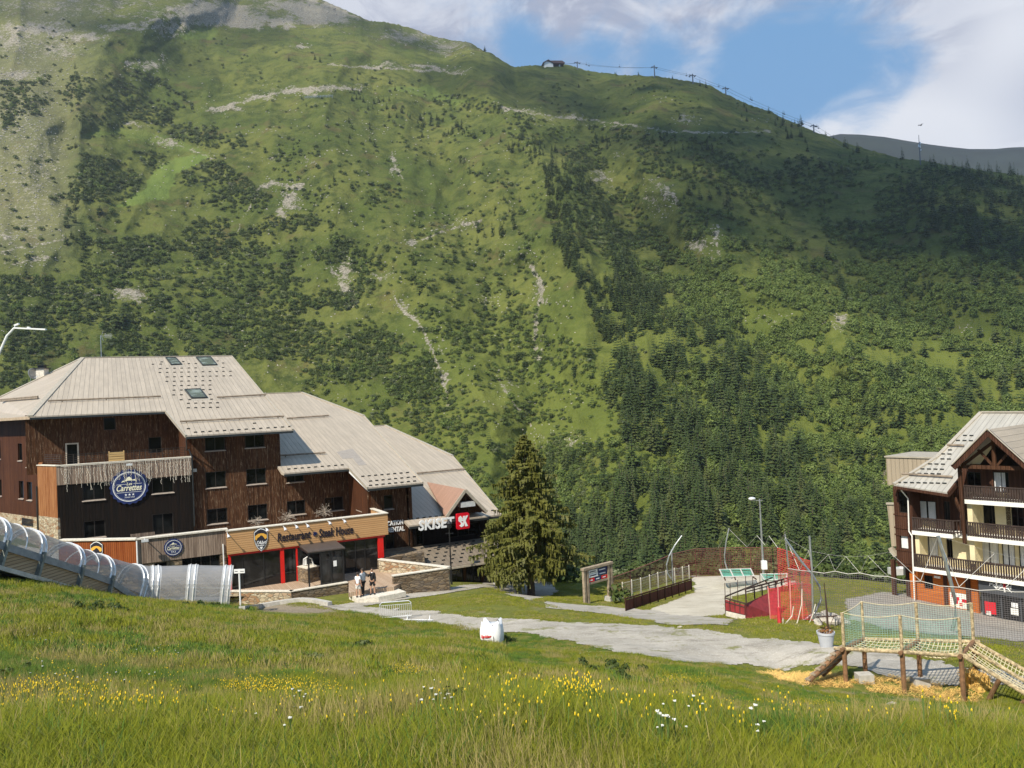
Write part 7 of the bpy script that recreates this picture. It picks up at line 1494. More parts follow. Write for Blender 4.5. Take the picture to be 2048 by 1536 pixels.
# green mesh racks
def rack(P_, label, legs, sec):
    A_, B2, C_, D_ = [at(*p) for p in P_]; rt = thing('mesh_rack', label, 'rack', tuple(D_), 0); m = MB()
    for i in range(sec+1): m.tube([A_.lerp(B2, i/sec), D_.lerp(C_, i/sec)], .05, 5)
    m.tube([A_, B2], .04, 5); m.tube([D_, C_], .05, 5); m.build('frame', MT['netpale'], rt, True)
    m = MB(); n = 9
    for i in range(sec):
        for j in range(n):
            u = (j+.1)/n; w = (j+.72)/n; a0 = A_.lerp(B2, i/sec); a1 = A_.lerp(B2, (i+1)/sec); b0 = D_.lerp(C_, i/sec); b1 = D_.lerp(C_, (i+1)/sec); sg_ = UP*(-.22*math.sin(math.pi*(j+.5)/n)); mid0 = a0.lerp(b0, u)+sg_; mid1 = a1.lerp(b1, u)+sg_; m.prism([mid0, mid1, a1.lerp(b1, w)+sg_, a0.lerp(b0, w)+sg_], (0, 0, -.03))
    m.build('mesh_sling', plain('green_mesh_fabric', (.12, .40, .30), .7, 0, .12), rt, True)
    for x0, y0, x1, y1, Y in legs: m = MB(); m.tube([at(x0, y0, Y), at(x1, y1, Y)], .055, 5); m.build('leg', MT['chalet'], rt, True)
rack([(1439, 1139, 63), (1501, 1137, 64), (1508, 1152, 62), (1446, 1154, 61)], 'green mesh rack with three panels, left of the two', [(1448, 1154, 1451, 1161, 61), (1469, 1154, 1471, 1160, 61), (1501, 1150, 1513, 1159, 62)], 3)
rack([(1521, 1148, 60), (1575, 1147, 60), (1572, 1160, 58), (1529, 1160, 58)], 'lower green mesh rack partly behind the ramp railing', [(1529, 1160, 1535, 1168, 58), (1556, 1160, 1552, 1170, 58)], 2)
# ramp railing with red sides
MT['redp'] = plain('dark_red_panel', (.26, .028, .03), .6, 0, .2); MT['rail'] = plain('dark_brown_rail', (.055, .03, .024), .6)
rt = thing('ramp_railing', 'dark railing with dark red panels round the sunken ramp', 'railing', tuple(at(1451, 1228, 46.5)), 0)
a0, a1, a2, a3 = at(1450, 1196, 47), at(1490, 1207, 45.3), at(1534, 1188, 49), at(1588, 1154, 53.5); k0, k1 = at(1451, 1221, 47), at(1490, 1231, 45.3)
m = MB(); m.beam(a0, a1, .07, .07); m.beam(a0-UP*.22, a1-UP*.22, .05, .05); m.beam(k0, k1, .07, .07); m.build('rail', MT['rail'], rt, True)
t0, t3 = at(1491, 1178, 45.3), at(1588, 1153, 53.5); m = MB(); m.beam(t0, t3, .08, .08); m.beam(t0-UP*.18, t3-UP*.18, .05, .05); m.build('rail', MT['rail'], rt, True); m = MB(); u0 = at(1451, 1193, 47); u3 = at(1545, 1155, 55); m.beam(u0, u3, .07, .07); m.build('rail', MT['rail'], rt, True)
for i in range(5): u = i/4; m = MB(); p = a0.lerp(a1, u); q_ = k0.lerp(k1, u); m.beam(p+UP*.03, q_-UP*.2, .05, .05); m.build('post', MT['rail'], rt, True)
lo0, lo3 = at(1491, 1208, 45.3), at(1560, 1175, 50)
for i, x in enumerate((1491, 1506, 1520, 1533.5, 1547, 1560, 1574)): u = (x-1491)/97; p = t0.lerp(t3, u); q_ = lo0.lerp(lo3, min(1, (x-1491)/69)); m = MB(); m.beam(p, Vector((p.x, p.y, min(q_.z, p.z-.7))), .07, .07); m.build('post', MT['rail'], rt, True)
m = MB(); m.prism([lo0, lo3, at(1562, 1236, 47), at(1491, 1236, 45.0)], (.0, .05, 0)); m.build('red_panel', MT['redp'], rt, True)
m = MB(); m.prism([a0-UP*.1, a1-UP*.1, k1, k0], (0, .04, 0)); m.build('red_panel', MT['redp'], rt, True)
m = MB(); m.prism([at(1452, 1223, 46.8), at(1492, 1232, 45.1), at(1492, 1242, 45.1), at(1452, 1232, 46.8)], (.05, .3, 0)); m.build('concrete_base', MT['coping'], rt, True)
for i, (x, y0, y1) in enumerate(((1449.5, 1166, 1196), (1460, 1167, 1200), (1475, 1160, 1203), (1491, 1152, 1207), (1505, 1153, 1180), (1519.5, 1145, 1178), (1533.5, 1142, 1172), (1547.5, 1138, 1168), (1561, 1133, 1164))):
    m = MB(); Y = 46+i*.9; o = m.tube([at(x, y0, Y), at(x+.8, y1+6, Y)], .022, 5).build('net_stake', MT['rail']); tag(o, 'thin dark stake carrying mesh above the ramp railing', 'stake', 'stakes along the ramp railing')
# bright red mesh fence
T_ = [at(*p) for p in ((1536, 1178, 44.5), (1556, 1176, 44), (1580, 1166, 43.6), (1604, 1168, 43.2), (1625, 1170, 42.8))]; B_ = [at(*p) for p in ((1541, 1236, 44), (1558, 1240, 43.4), (1582, 1240, 43), (1606, 1238, 42.6), (1625, 1240, 42.2))]
rt = net('red_mesh_fence', 'bright red plastic mesh fence closing the ramp beside the dark net', 'fence', T_, B_, .09, .0125, MT['netred'])
for p, q_ in zip(T_, B_): m = MB(); m.tube([p+UP*.15, q_-UP*.1], .03, 5); m.build('post', plain('pinkish_stake', (.55, .24, .2), .7), rt, True)
m = MB(); m.tube([at(1557, 1215, 41.5), at(1560, 1258, 41.5)], [.09, .12], 6); m.build('rolled_mesh', MT['netred'], rt, True)
for i, P_ in enumerate(([(1587, 1213), (1584, 1232), (1566, 1253)], [(1604, 1178), (1603, 1210), (1596, 1240), (1592, 1252)], [(1631, 1208), (1626, 1228), (1616, 1253)], [(1566, 1236), (1566, 1254)])):
    m = MB(); o = m.tube([at(x, y, 41.3) for x, y in P_], .025, 5).build('loose_stake', MT['coping']); tag(o, 'thin pale bent stake lying against the red mesh fence', 'stake', 'pale stakes by the red mesh')
# dark net with rope peaks
tp = [(1576, 1137, 44), (1600, 1141, 43), (1624, 1143, 42), (1648, 1146.5, 41.5), (1670, 1142.5, 41), (1696, 1148, 40.6), (1720, 1146, 40.2), (1748, 1152, 39.8), (1776, 1153, 39.4), (1800, 1160, 39.2), (1822, 1162.5, 39), (1842, 1162.5, 38.8), (1880, 1172, 38.4), (1918, 1174.5, 38), (1956, 1181, 37.6), (1994, 1179.5, 37.2), (2030, 1184, 36.8), (2075, 1184, 36.4), (2130, 1190, 36)]
T_ = [at(*p) for p in tp]; B_ = [Vector((p.x, p.y, g1(p.x, p.y)+.05)) for p in T_]
rt = net('rope_net', 'tall dark cord net strung across the slope behind the play bridge', 'net', T_, B_, .11, .0085, MT['netdark'])
m = MB(); m.tube(T_, .02, 5); m.build('top_rope', MT['netpale'], rt, True)
pk = [(1571, 1075, 44.5), (1599, 1141, 43), (1617, 1101, 42.2), (1626, 1140, 42), (1657, 1109, 41.2), (1670, 1142, 41), (1691.5, 1113, 40.7), (1720, 1146, 40.2), (1736, 1112, 39.8), (1776, 1153, 39.4), (1779, 1104, 39.3), (1841, 1162, 38.8), (1876, 1072, 38.5), (1918, 1174, 38), (1989, 1107, 37.4), (1994, 1179, 37.2)]
m = MB(); P_ = [at(*p) for p in pk]; m.tube(P_[:12], .016, 4); m.tube(P_[11:14], .016, 4); m.tube([P_[13], P_[14], P_[15]], .016, 4); m.tube([at(2012, 1174, 37), at(2060, 1130, 36.6)], .016, 4); m.build('zigzag_rope', MT['netpale'], rt, True)
m = MB(); m.tube([P_[0], P_[2], P_[4], P_[6], P_[8], P_[10]], .004, 3); m.tube([P_[12], at(1990, 1106, 37.4), at(2130, 1138, 36.4)], .004, 3); m.build('carrier_cable', MT['netpale'], rt, True)
for p in (P_[4], P_[6], P_[8]): pass
rp = [(1436, 1096, 70), (1457, 1057, 66), (1494, 1094, 66), (1514, 1071, 64), (1530, 1090, 62), (1538, 1072, 60), (1556, 1096, 58), (1570, 1064, 48)]
m = MB(); o = m.tube([at(*p) for p in rp], .018, 4).build('zigzag_rope', MT['netpale']); tag(o, 'thin zigzag rope carrying the brown safety net behind the lamp mast', 'rope')
# pale boulders at the foot of the net
for i, (x, y, r) in enumerate(((1640, 1232, .32), (1652, 1228, .35), (1664, 1231, .3), (1648, 1240, .36), (1660, 1243, .38), (1674, 1243, .34), (1636, 1243, .25), (1680, 1236, .28), (1668, 1238, .28), (1690, 1243, .25))):
    p = gpt(x, y+6); rk = bpy.data.objects.new('boulder', RK[i % 3].copy() if i < 3 else RK[i % 3]); COL.objects.link(rk); rk.location = (p.x, p.y, p.z+r*.4); rk.scale = (r*1.3, r, r*1.1); rk.rotation_euler = (0, 0, i*1.3); tag(rk, 'pale boulder in the pile at the foot of the dark net', 'boulder', 'boulders under the dark net')
# sapling with stay, flower tub
p = gpt(1656, 1262); rt = thing('sapling_stake', 'thin dark staked stem with a crossbar behind the grey flower tub', 'stake', tuple(p)); h_ = at(1652, 1165, p.y).z-p.z; m = MB(); m.tube([(0, 0, -.1), (0, 0, 1.0), (-.06, 0, h_)], [.06, .045, .02], 6); m.build('stem', MT['rail'], rt); m = MB(); m.beam((-.55, 0, .72), (.5, 0, .74), .05, .05); m.tube([(-.45, .1, .74), (-.05, 0, .1)], .02, 4); m.tube([(.4, .1, .74), (.05, 0, .1)], .02, 4); m.build('crossbar', MT['rail'], rt)
p = gpt(1653, 1295); rt = thing('flower_tub', 'round light grey plastic tub with reddish plants at the road edge', 'flower tub', tuple(p)); s_ = p.y/34*.98
MT['tub'] = plain('light_grey_plastic', (.46, .48, .52), .5, 0, .05); m = MB(); m.lathe([(.001, 0), (.26*s_, 0), (.36*s_, .6*s_), (.385*s_, .6*s_), (.39*s_, .7*s_), (.35*s_, .7*s_), (.34*s_, .62*s_), (.001, .6*s_)], n=28); m.build('tub', MT['tub'], rt, smooth=False)
m = MB(); q = random.Random(5)
V = []; F = []
for i in range(170): a = q.uniform(0, 6.28); r = .33*s_*math.sqrt(q.random()); leafquads(V, F, Vector((r*math.cos(a), r*math.sin(a), .66*s_+q.uniform(0, .28)*(1-r))), Vector((math.cos(a), math.sin(a), 1)), .09, q)
m.add(V, F); m.build('plants', leafmat('tub_plants', (.11, .13, .03), (.30, .10, .04), None, .2, 9.), rt)
# ================================================================ rope bridge for children
zp = 4.38; FR = [(1688, 1297.5), (1804, 1304), (1922, 1311)]; RR = [(1727, 1278), (1836, 1281), (1947, 1283)]
F3 = [atz(x, y, zp) for x, y in FR]; R3_ = [atz(x, y, zp) for x, y in RR]; br = thing('rope_bridge', 'timber and rope climbing bridge with green side nets over scattered straw', 'climbing frame', tuple(F3[0]-UP*1.8)); MT['ropewrap'] = plain('rope_wrapped_pole', (.40, .31, .18), .9, 0, .55, 9, .6); fh = (1292-1220)/FPX*28
def logp(a, b, r=.075, mat='log', nm='post'): m = MB(); m.tube([a, b], r, 9); return m.build(nm, MT[mat], br, True)
TF = []; TR = []
for p in F3: g = g1(p.x, p.y); logp(Vector((p.x, p.y, g-.3)), p+UP*.05, .085); e = p+UP*1.32; logp(p+UP*.05, e, .058, 'ropewrap', 'net_post'); TF.append(e)
for p in R3_: g = g1(p.x, p.y); logp(Vector((p.x, p.y, g-.3)), p+UP*.02, .085); e = p+UP*1.42; logp(p+UP*.02, e, .058, 'ropewrap', 'net_post'); TR.append(e)
xd = (F3[2]-F3[0]).normalized()
logp(F3[0]-xd*.35, F3[2]+xd*.3, .07, 'ropewrap', 'rail'); logp(R3_[0]-xd*.1, R3_[2]+xd*.2, .07, 'ropewrap', 'rail')
for a, b in zip(F3, R3_): logp(a-(b-a).normalized()*.2, b+(b-a).normalized()*.2, .075, 'log', 'cross_rail')
def sagnet(A_, B2, C_, D_, nx, ny, sag, r, mat, nm):
    """cord net over the quad A-B (front) D-C (back), sagging in the middle"""
    m = MB(); P_ = [[(A_.lerp(B2, i/nx)).lerp(D_.lerp(C_, i/nx), j/ny)-UP*sag*math.sin(math.pi*i/nx)*math.sin(math.pi*j/ny) for i in range(nx+1)] for j in range(ny+1)]
    for row in P_: m.tube(row, r, 4, cap=False)
    for i in range(nx+1): m.tube([P_[j][i] for j in range(ny+1)], r, 4, cap=False)
    return m.build(nm, mat, br, True)
sagnet(F3[0], F3[1], R3_[1], R3_[0], 13, 8, .22, .016, MT['rope'], 'floor_net'); sagnet(F3[1], F3[2], R3_[2], R3_[1], 13, 8, .38, .016, MT['rope'], 'floor_net')
def sidenet(A_, B2, C_, D_, nm='side_net', sag=.12, cell=.085):
    m = MB(); L = (B2-A_).length; nx = int(L/cell); ny = int((A_-D_).length/cell)
    for i in range(nx+1): t = i/nx; a = A_.lerp(B2, t)-UP*sag*math.sin(math.pi*t); m.tube([a, D_.lerp(C_, t)], .0042, 3, cap=False)
    for j in range(ny+1): u = j/ny; m.tube([(A_.lerp(B2, t)-UP*sag*math.sin(math.pi*t)).lerp(D_.lerp(C_, t), u) for t in np.linspace(0, 1, 9)], .0042, 3, cap=False)
    m.build(nm, MT['netgreen'], br, True); m = MB(); m.tube([A_.lerp(B2, t)-UP*sag*math.sin(math.pi*t) for t in np.linspace(0, 1, 9)], .014, 4); m.build('top_cord', MT['rope'], br, True)
for i in range(2): sidenet(TF[i], TF[i+1], F3[i+1]+UP*.06, F3[i]+UP*.06); sidenet(TR[i], TR[i+1], R3_[i+1]+UP*.06, R3_[i]+UP*.06)
sidenet(TF[0], TR[0], R3_[0]+UP*.06, F3[0]+UP*.06, sag=.05)
# entry ladder (left) and net ramp (right)
ga = gpt(1612, 1368); la, lb = F3[0]-xd*.1, ga; off_ = (R3_[0]-F3[0])
for k_ in (0, .85): logp(la+off_*k_+UP*-.05, Vector((lb.x, lb.y, lb.z))+off_*k_*.9, .085, 'log', 'ladder_beam')
m = MB()
for i in range(7): t = (i+.5)/7; p = la.lerp(lb, t)+UP*.08; m.beam(p-off_*.05, p+off_*.95, .2, .05)
m.build('ladder_steps', MT['oldlog'], br, True)
s0_, s1_ = F3[2]+xd*.05, R3_[2]+xd*.02; e0_, e1_ = at(2120, 1430, 25.6), at(2140, 1392, 27.2)
logp(s0_, e0_, .075, 'ropewrap', 'ramp_rail'); logp(s1_, e1_, .075, 'ropewrap', 'ramp_rail'); logp(s0_.lerp(s1_, .5)+UP*.02, e0_.lerp(e1_, .5)+UP*.02, .06, 'ropewrap', 'ramp_rail')
sagnet(s0_, e0_, e1_, s1_, 26, 8, .18, .015, MT['rope'], 'ramp_net')
for t, x_, y_ in ((.40, 1972, 1399), (.72, 2032, 1404)): p = s0_.lerp(e0_, t); g = gpt(x_, y_); logp(g-UP*.2, p, .08, 'log', 'brace')
for x, y in ((1729, 1364), (1841, 1372)): p = gpt(x, y); m = MB(); m.box(Vector((p.x, p.y, p.z+.14)), (.56, .42, .34)); o = m.build('concrete_block', MT['concrete']); tag(o, 'grey concrete block weighting the rear left post' if x < 1800 else 'grey concrete block weighting the rear middle post', 'block')
MT['straw'] = plain('straw', (.70, .45, .13), .9, 0, .38, 5, .5)
def bale(x, y, s, label):
    p = gpt(x, y); V = []; F = []; q = random.Random(x); m = MB(); m.box((0, 0, .2*s), (.34*s, .3*s, .42*s))
    for i in range(420): a = Vector((q.uniform(-.2, .2), q.uniform(-.18, .18), q.uniform(.0, .46)))*s; d = Vector((q.uniform(-1, 1), q.uniform(-1, 1), q.uniform(-.7, .7))).normalized()*.07*s; m.tube([a-d, a+d], .006*s, 3, cap=False)
    o = m.build('straw_bale', MT['straw']); o.location = p; tag(o, label, 'straw bale')
bale(1940, 1374, 1.35, 'golden straw bale at the foot of the net ramp, left of two'); bale(1962, 1382, 1.3, 'browner straw bale tucked behind the slanting brace')
# straw on the ground
pts = np.array([tuple(gpt(x, y)[:2]) for x, y in [(1512, 1346), (1560, 1340), (1640, 1347), (1700, 1362), (1760, 1352), (1860, 1362), (1905, 1372), (1965, 1395), (1960, 1407), (1900, 1403), (1840, 1396), (1740, 1384), (1640, 1374), (1560, 1362)]])
n_ = 30000; x = rng.uniform(pts[:, 0].min(), pts[:, 0].max(), n_); y = rng.uniform(pts[:, 1].min(), pts[:, 1].max(), n_); w_ = (fbm(x/.7, y/.7, 77, 3)-.5)*1.2
k = inpoly(x+w_*.6, y+w_*.6, [tuple(p) for p in pts]) & (fbm(x/.5, y/.35, 78, 3) > .43); x, y = x[k], y[k]; n_ = len(x); z = gz(x, y)+rng.random(n_)**2*.13; a = rng.uniform(0, math.pi, n_); L = rng.uniform(.04, .11, n_); dx, dy = np.cos(a)*L, np.sin(a)*L; w = .006; tz = rng.uniform(-.03, .03, n_)
v = np.stack([np.stack([x-dx-dy/L*w, y-dy+dx/L*w, z-tz], -1), np.stack([x-dx+dy/L*w, y-dy-dx/L*w, z-tz], -1), np.stack([x+dx+dy/L*w, y+dy-dx/L*w, z+tz+.008], -1), np.stack([x+dx-dy/L*w, y+dy+dx/L*w, z+tz+.008], -1)], 1).reshape(-1, 3)
o = np_mesh('straw', v, np.arange(4*n_).reshape(-1, 4), MT['straw']); tag(o, 'golden straw scattered on the ground under the climbing bridge', 'straw', kind='stuff')
# kerb stones round the soil bed by the tunnel, small stones
m = MB(); P_ = [gpt(x, y)+UP*.12 for x, y in ((484, 1222), (520, 1216), (560, 1209), (600, 1204), (625, 1205), (660, 1212))]
for a, b in zip(P_, P_[1:]): m.beam(a, b, .35, .3)
o = m.build('kerb', MT['concrete']); tag(o, 'pale concrete kerb curving round the soil bed below the terrace wall', 'kerb')
p = gpt(822, 1174); rt = RK[0]; o = bpy.data.objects.new('white_stone', rt.copy()); COL.objects.link(o); o.data.materials.clear(); o.data.materials.append(MT['white']); o.location = (p.x, p.y, p.z+.25); o.scale = (.28, .22, .6); tag(o, 'small upright white marker stone by the rubble wall', 'stone')
for x, y, s in ((1784, 1410, .12), (1900, 1495, .06), (1360, 1255, .1)): p = gpt(x, y); o = bpy.data.objects.new('pale_stone', RK[1]); COL.objects.link(o); o.location = (p.x, p.y, p.z+s*.3); o.scale = (s*1.4, s, s); tag(o, {1784: 'pale stone on the grass in front of the climbing bridge', 1900: 'tiny pale stone in the nearest grass at right', 1360: 'pale stone on the verge of the gravel road'}[x], 'stone')
# ================================================================ the big spruce
b = at(1063, 1196, 61.3); b.z = g1(b.x, b.y); Ht = at(1046, 861, 61.3).z-b.z; sp = thing('spruce_tree', 'tall yellow-green spruce with drooping branches right of the hotel', 'spruce', tuple(b))
m = MB(); m.tube([(0, 0, -.4), (0, 0, 1.5), (.02, 0, Ht*.5), (-.1, 0, Ht*.97)], [.36, .28, .17, .03], 10); m.build('trunk', MT['bark'], sp)
q = random.Random(12); V = []; F = []; WB = MB(); nl = 42
for i in range(nl):
    t = i/nl; z = Ht*(.155+.83*t**.95); R = 4.5*(1-t)**.80*(1 if t > .06 else .7); n = int(10-5*t)
    for k_ in range(n):
        a = 6.283*(k_+q.random())/n+i; L = R*q.uniform(.6, 1.1)*(.62+.75*vnoise(np.array(a*1.4+5), np.array(z*.85), 44).item())*(1.12 if math.cos(a) > .3 and .15 < t < .5 and q.random() < .3 else 1); d = Vector((math.cos(a), math.sin(a), 0)); sd = Vector((-d.y, d.x, 0)); P_ = [Vector((0, 0, z))]
        for s_ in (.35, .7, 1.0): P_.append(Vector((0, 0, z))+d*L*s_+Vector((0, 0, L*(.10*s_-.36*s_*s_+.12*s_**4)+(.25*t*L*s_))))
        WB.tube(P_, [.05*(1-t)+.012, .03*(1-t)+.008, .015, .006], 4, cap=False)
        nt_ = int(8+17*L)
        for j in range(nt_):
            u = q.uniform(.18, 1.02)**.8; f_ = u*3; i0 = min(2, int(f_)); c = P_[i0].lerp(P_[i0+1], min(1, f_-i0)); w = L*.30*(1.05-u)+.12; lat = q.uniform(-w, w); c = c+sd*lat+d*q.uniform(-.1, .1)
            hl_ = q.uniform(.12, .5)*(1.1-.4*t); b_ = len(V); wd = q.uniform(.035, .085); ax_ = (sd if q.random() < .5 else d)
            V += [c-ax_*wd+UP*.05, c+ax_*wd+UP*.05, c+ax_*wd*.5+sd*lat*.15-UP*hl_, c-ax_*wd*.5+sd*lat*.15-UP*hl_]; F.append((b_, b_+1, b_+2, b_+3))
            if q.random() < .7: leafquads(V, F, c+UP*.03, (UP+d*.4), .26, q, droop=.3)
me = bpy.data.meshes.new('foliage'); me.from_pydata([tuple(v) for v in V], [], F); MT['spruce'] = leafmat('spruce_needles', (.095, .100, .020), (.225, .220, .048), None, .32, .9, up=.35); me.materials.append(MT['spruce']); o = bpy.data.objects.new('foliage', me); COL.objects.link(o); o.parent = sp
WB.build('limbs', MT['bark'], sp)
# ================================================================ things on the ridge
def mp(px, py): x, y, z, ok = mtn(np.array([px]), np.array([py])); return Vector((x[0], y[0], z[0]))
MT['pylon'] = plain('dark_steel', (.10, .12, .15), .6, .3, .1)
def sky_at(px, dy=2):
    for py in np.arange(60, 400, .5):
        if mtn(np.array([px]), np.array([py]))[3][0]: return mp(px, py+dy)
Ptop = []
for i, (px, h, lb) in enumerate(((1155, 15, 'steel lift pylon next to the summit station'), (1309.5, 24, 'tallest steel lift pylon on the bare ridge'), (1386, 18, 'lift pylon just above the first conifers of the ridge'), (1452, 17, 'lift pylon on the steepening part of the ridge'), (1628, 17, 'lowest visible lift pylon near the end of the ridge'))):
    p = sky_at(px, 3); s = p.y/FPX; Hh = h*s; rt = thing('lift_pylon', lb, 'pylon', tuple(p), rad(20)); m = MB(); m.tube([(0, 0, -3), (.25*s*0, 0, Hh)], [.9, .5], 6); m.build('mast', MT['pylon'], rt)
    m = MB(); w = 5.5*s*1.1; m.box((0, 0, Hh*.88), (w*2, .8, .7)); m.tube([(-w*.35, 0, Hh*.88), (0, 0, Hh*1.08), (w*.35, 0, Hh*.88)], .3, 4); m.build('crossarm', MT['pylon'], rt)
    for sg_ in (-1, 1): m = MB(); m.box((sg_*w*.95, 0, Hh*.84), (.8, 4.0, .7)); m.build('sheave_assembly', MT['pylon'], rt)
    Ptop.append((p+UP*Hh*.86, w))
st = mp(1106, 133.5); s = st.y/FPX; rt = thing('lift_station', 'small dark gabled lift station on the summit ridge', 'lift station', tuple(st), rad(12)); MT['stroof'] = plain('dark_red_brown_roof', (.11, .06, .055), .7)
m = MB(); m.bx(-20*s, -2*s, -6, 6, -6, 6*s); m.build('station_wall', MT['whitew'], rt); m = MB(); m.prism([(-23*s, -8, 3.5*s), (-12*s, -8, 9.5*s), (-1*s, -8, 3.5*s), (-1*s, -8, 2.3*s), (-12*s, -8, 8*s), (-23*s, -8, 2.3*s)], (0, 18, 0)); m.build('gable_roof', MT['stroof'], rt)
m = MB(); m.prism([(-10*s, -7, 7.8*s), (17*s, -7, 9*s), (23*s, -7, 5*s), (21*s, -7, 3.6*s), (-4*s, -7, 3.4*s)], (0, 14, 0)); m.build('drive_hood', MT['stroof'], rt); m = MB(); m.bx(12*s, 14*s, -3, 3, -6, 4*s); m.build('support_leg', MT['whitew'], rt)
C_ = [(st+Vector((18*s, 0, 5*s)), 3)]+Ptop; e_ = at(1760, 330, 760); C_.append((e_, 5.0)); cab = MB()
for (a, wa), (b, wb) in zip(C_, C_[1:]):
    for sg_ in (-1, 1):
        P_ = []
        for t in np.linspace(0, 1, 9): p = a.lerp(b, t)-UP*((b-a).length*.016*4*t*(1-t)); P_.append(p+Vector((sg_*(wa+(wb-wa)*t)*.95, 0, 0)))
        cab.tube(P_, .14, 3, cap=False)
o = cab.build('lift_cable', MT['pylon']); tag(o, 'thin twin haul ropes of the chairlift running along the ridge', 'cable')
for i, (px, py) in enumerate(((1173, 127), (1178, 129), (1239, 131), (1373, 149), (1379, 151), (1437.5, 170), (1501, 196), (1504, 198), (1566, 224), (1569, 226), (1634, 251), (1637, 254))):
    Y = float(np.interp(px, [1150, 1310, 1386, 1452, 1628], [c[0].y for c in Ptop])); p = at(px, py, Y-4); s = Y/FPX; rt = thing('lift_chair', 'tiny chair hanging from the lift cable along the ridge', 'chairlift chair', tuple(p), rad(20), 'chairs on the ridge lift'); m = MB(); m.tube([(0, 0, 3.2*s), (.2, 0, -2.*s)], .16, 3); m.build('hanger', MT['pylon'], rt); m = MB(); m.box((0, 0, -3.0*s), (3*s, 1.0, .35)); m.box((0, .5, -2.2*s), (3*s, .3, 1.4*s)); m.build('seat', MT['pylon'], rt)
p = mp(1841, 330); Y = p.y; s = Y/FPX; rt = thing('radio_mast', 'slender radio mast with white antennas standing on the wooded shoulder', 'mast', tuple(p)); zt = at(1841, 270, Y).z-p.z
m = MB(); m.tube([(0, 0, -3), (0, 0, zt)], [.55, .2], 6); m.build('mast', MT['pylon'], rt); zz = lambda y: at(1841, y, Y).z-p.z
for x, y0, y1 in ((.9, 284, 289), (-.7, 289, 294), (.6, 291, 295), (1.0, 299, 301)): m = MB(); m.tube([(x, 0, zz(y1)), (x, 0, zz(y0))], .55, 6); m.build('antenna', MT['white'], rt)
p = at(1841, 250.5, 95); rt = thing('bird', 'single dark bird gliding above the radio mast', 'bird', tuple(p), rad(20)); m = MB(); m.sphere((0, 0, 0), .09, (2.0, .7, .7), 8); m.sphere((.19, 0, .03), .05, (1.2, 1, 1), 6); m.prism([(-.15, -.02, 0), (-.34, -.08, 0), (-.34, .08, 0), (-.15, .02, 0)], (0, 0, .015))
for sg_ in (-1, 1): m.prism([(.07, sg_*.04, .01), (.10, sg_*.2, .09), (.02, sg_*.42, .05), (-.07, sg_*.24, .07), (-.07, sg_*.04, .01)], (0, 0, .015))
m.build('bird_body', plain('dark_feathers', (.04, .04, .045), .9), rt)
for i in range(9):
    px = 612+i*6.3; p = mp(px, 197-i*.35); s = p.y/FPX; o = MB(); Hh = 6*s; w = 5.6*s
    for k_ in range(4): u = -w/2+w*k_/3; o.tube([(u, 0, -1), (u, .4*Hh, Hh)], .16, 3)
    for k_ in range(4): z = Hh*(k_+.3)/4; o.tube([(-w/2, .4*z, z), (w/2, .4*z, z)], .10, 3)
    ob = o.build('avalanche_barrier', MT['galv']); ob.location = p; tag(ob, 'small steel avalanche barrier in the row on the cut bank', 'avalanche barrier', 'avalanche barriers on the cut bank')
# ================================================================ meadow
def tuft(seed, n, h, spread, wid, lean=.35, seedhead=False):
    q = random.Random(seed); V = []; F = []
    for i in range(n):
        a = q.uniform(0, 6.283); r = spread*math.sqrt(q.random()); p = Vector((r*math.cos(a), r*math.sin(a), -.02)); H_ = h*q.uniform(.45, 1.15); d = Vector((q.uniform(-1, 1), q.uniform(-1, 1), 0))*lean*H_; w = wid*q.uniform(.7, 1.4); b = q.uniform(0, 6.28); s = Vector((math.cos(b), math.sin(b), 0))*w
        k = len(V); m1 = p+d*.35+UP*H_*.55; t = p+d+UP*H_*q.uniform(.85, 1)
        V += [p-s, p+s, m1+s*.8, m1-s*.8, t]; F += [(k, k+1, k+2, k+3), (k+3, k+2, k+4)]
        if seedhead and q.random() < .4: k = len(V); V += [t-s*1.8, t+s*1.8, t+s*1.2+UP*.07, t-s*1.2+UP*.07]; F.append((k, k+1, k+2, k+3))
    me = bpy.data.meshes.new('tuft'); me.from_pydata([tuple(v) for v in V], [], F); return me
MT['grass'] = leafmat('meadow_grass', (.165, .205, .012), (.36, .355, .034), (.34, .30, .10), .42, 1.6, .5, up=.7)
MT['grassb'] = leafmat('deep_green_grass', (.05, .11, .012), (.14, .22, .03), None, .3, 1.6, .5, up=.6)
MT['grassd'] = leafmat('dry_grass', (.24, .20, .06), (.42, .34, .14), None, .3, 2, .6, up=.6)
MT['fy'] = plain('yellow_petals', (.85, .60, .02), .6, 0, .1); MT['fw'] = plain('white_petals', (.80, .80, .74), .6, 0, .05); MT['fstem'] = plain('flower_stem', (.10, .16, .03), .7)
TU = [with_mat(tuft(100+i, 120, .135, .2, .0019, .6), MT['grass']) for i in range(4)]+[with_mat(tuft(110+i, 110, .13, .2, .0026, .6), MT['grassb']) for i in range(2)]+[with_mat(tuft(120, 26, .23, .2, .0018, .4), MT['grassd'])]
TF_ = [with_mat(tuft(130+i, 90, .15, .34, .0065, .5), MT['grass']) for i in range(3)]+[with_mat(tuft(140, 90, .15, .34, .008, .5), MT['grassb'])]+[with_mat(tuft(141, 36, .21, .34, .0045, .5), MT['grassd'])]
def scatter_pts(n, x0, x1, y0, y1): return rng.uniform(x0, x1, n), rng.uniform(y0, y1, n)
def vis(x, y, mar=60, maxpx=2048):
    z = gz(x, y)+.3; px, py = proj_np(x, np.maximum(y, .5), z); return (px > -mar) & (px < 2048+mar) & (py < 1640) & (y > .8)
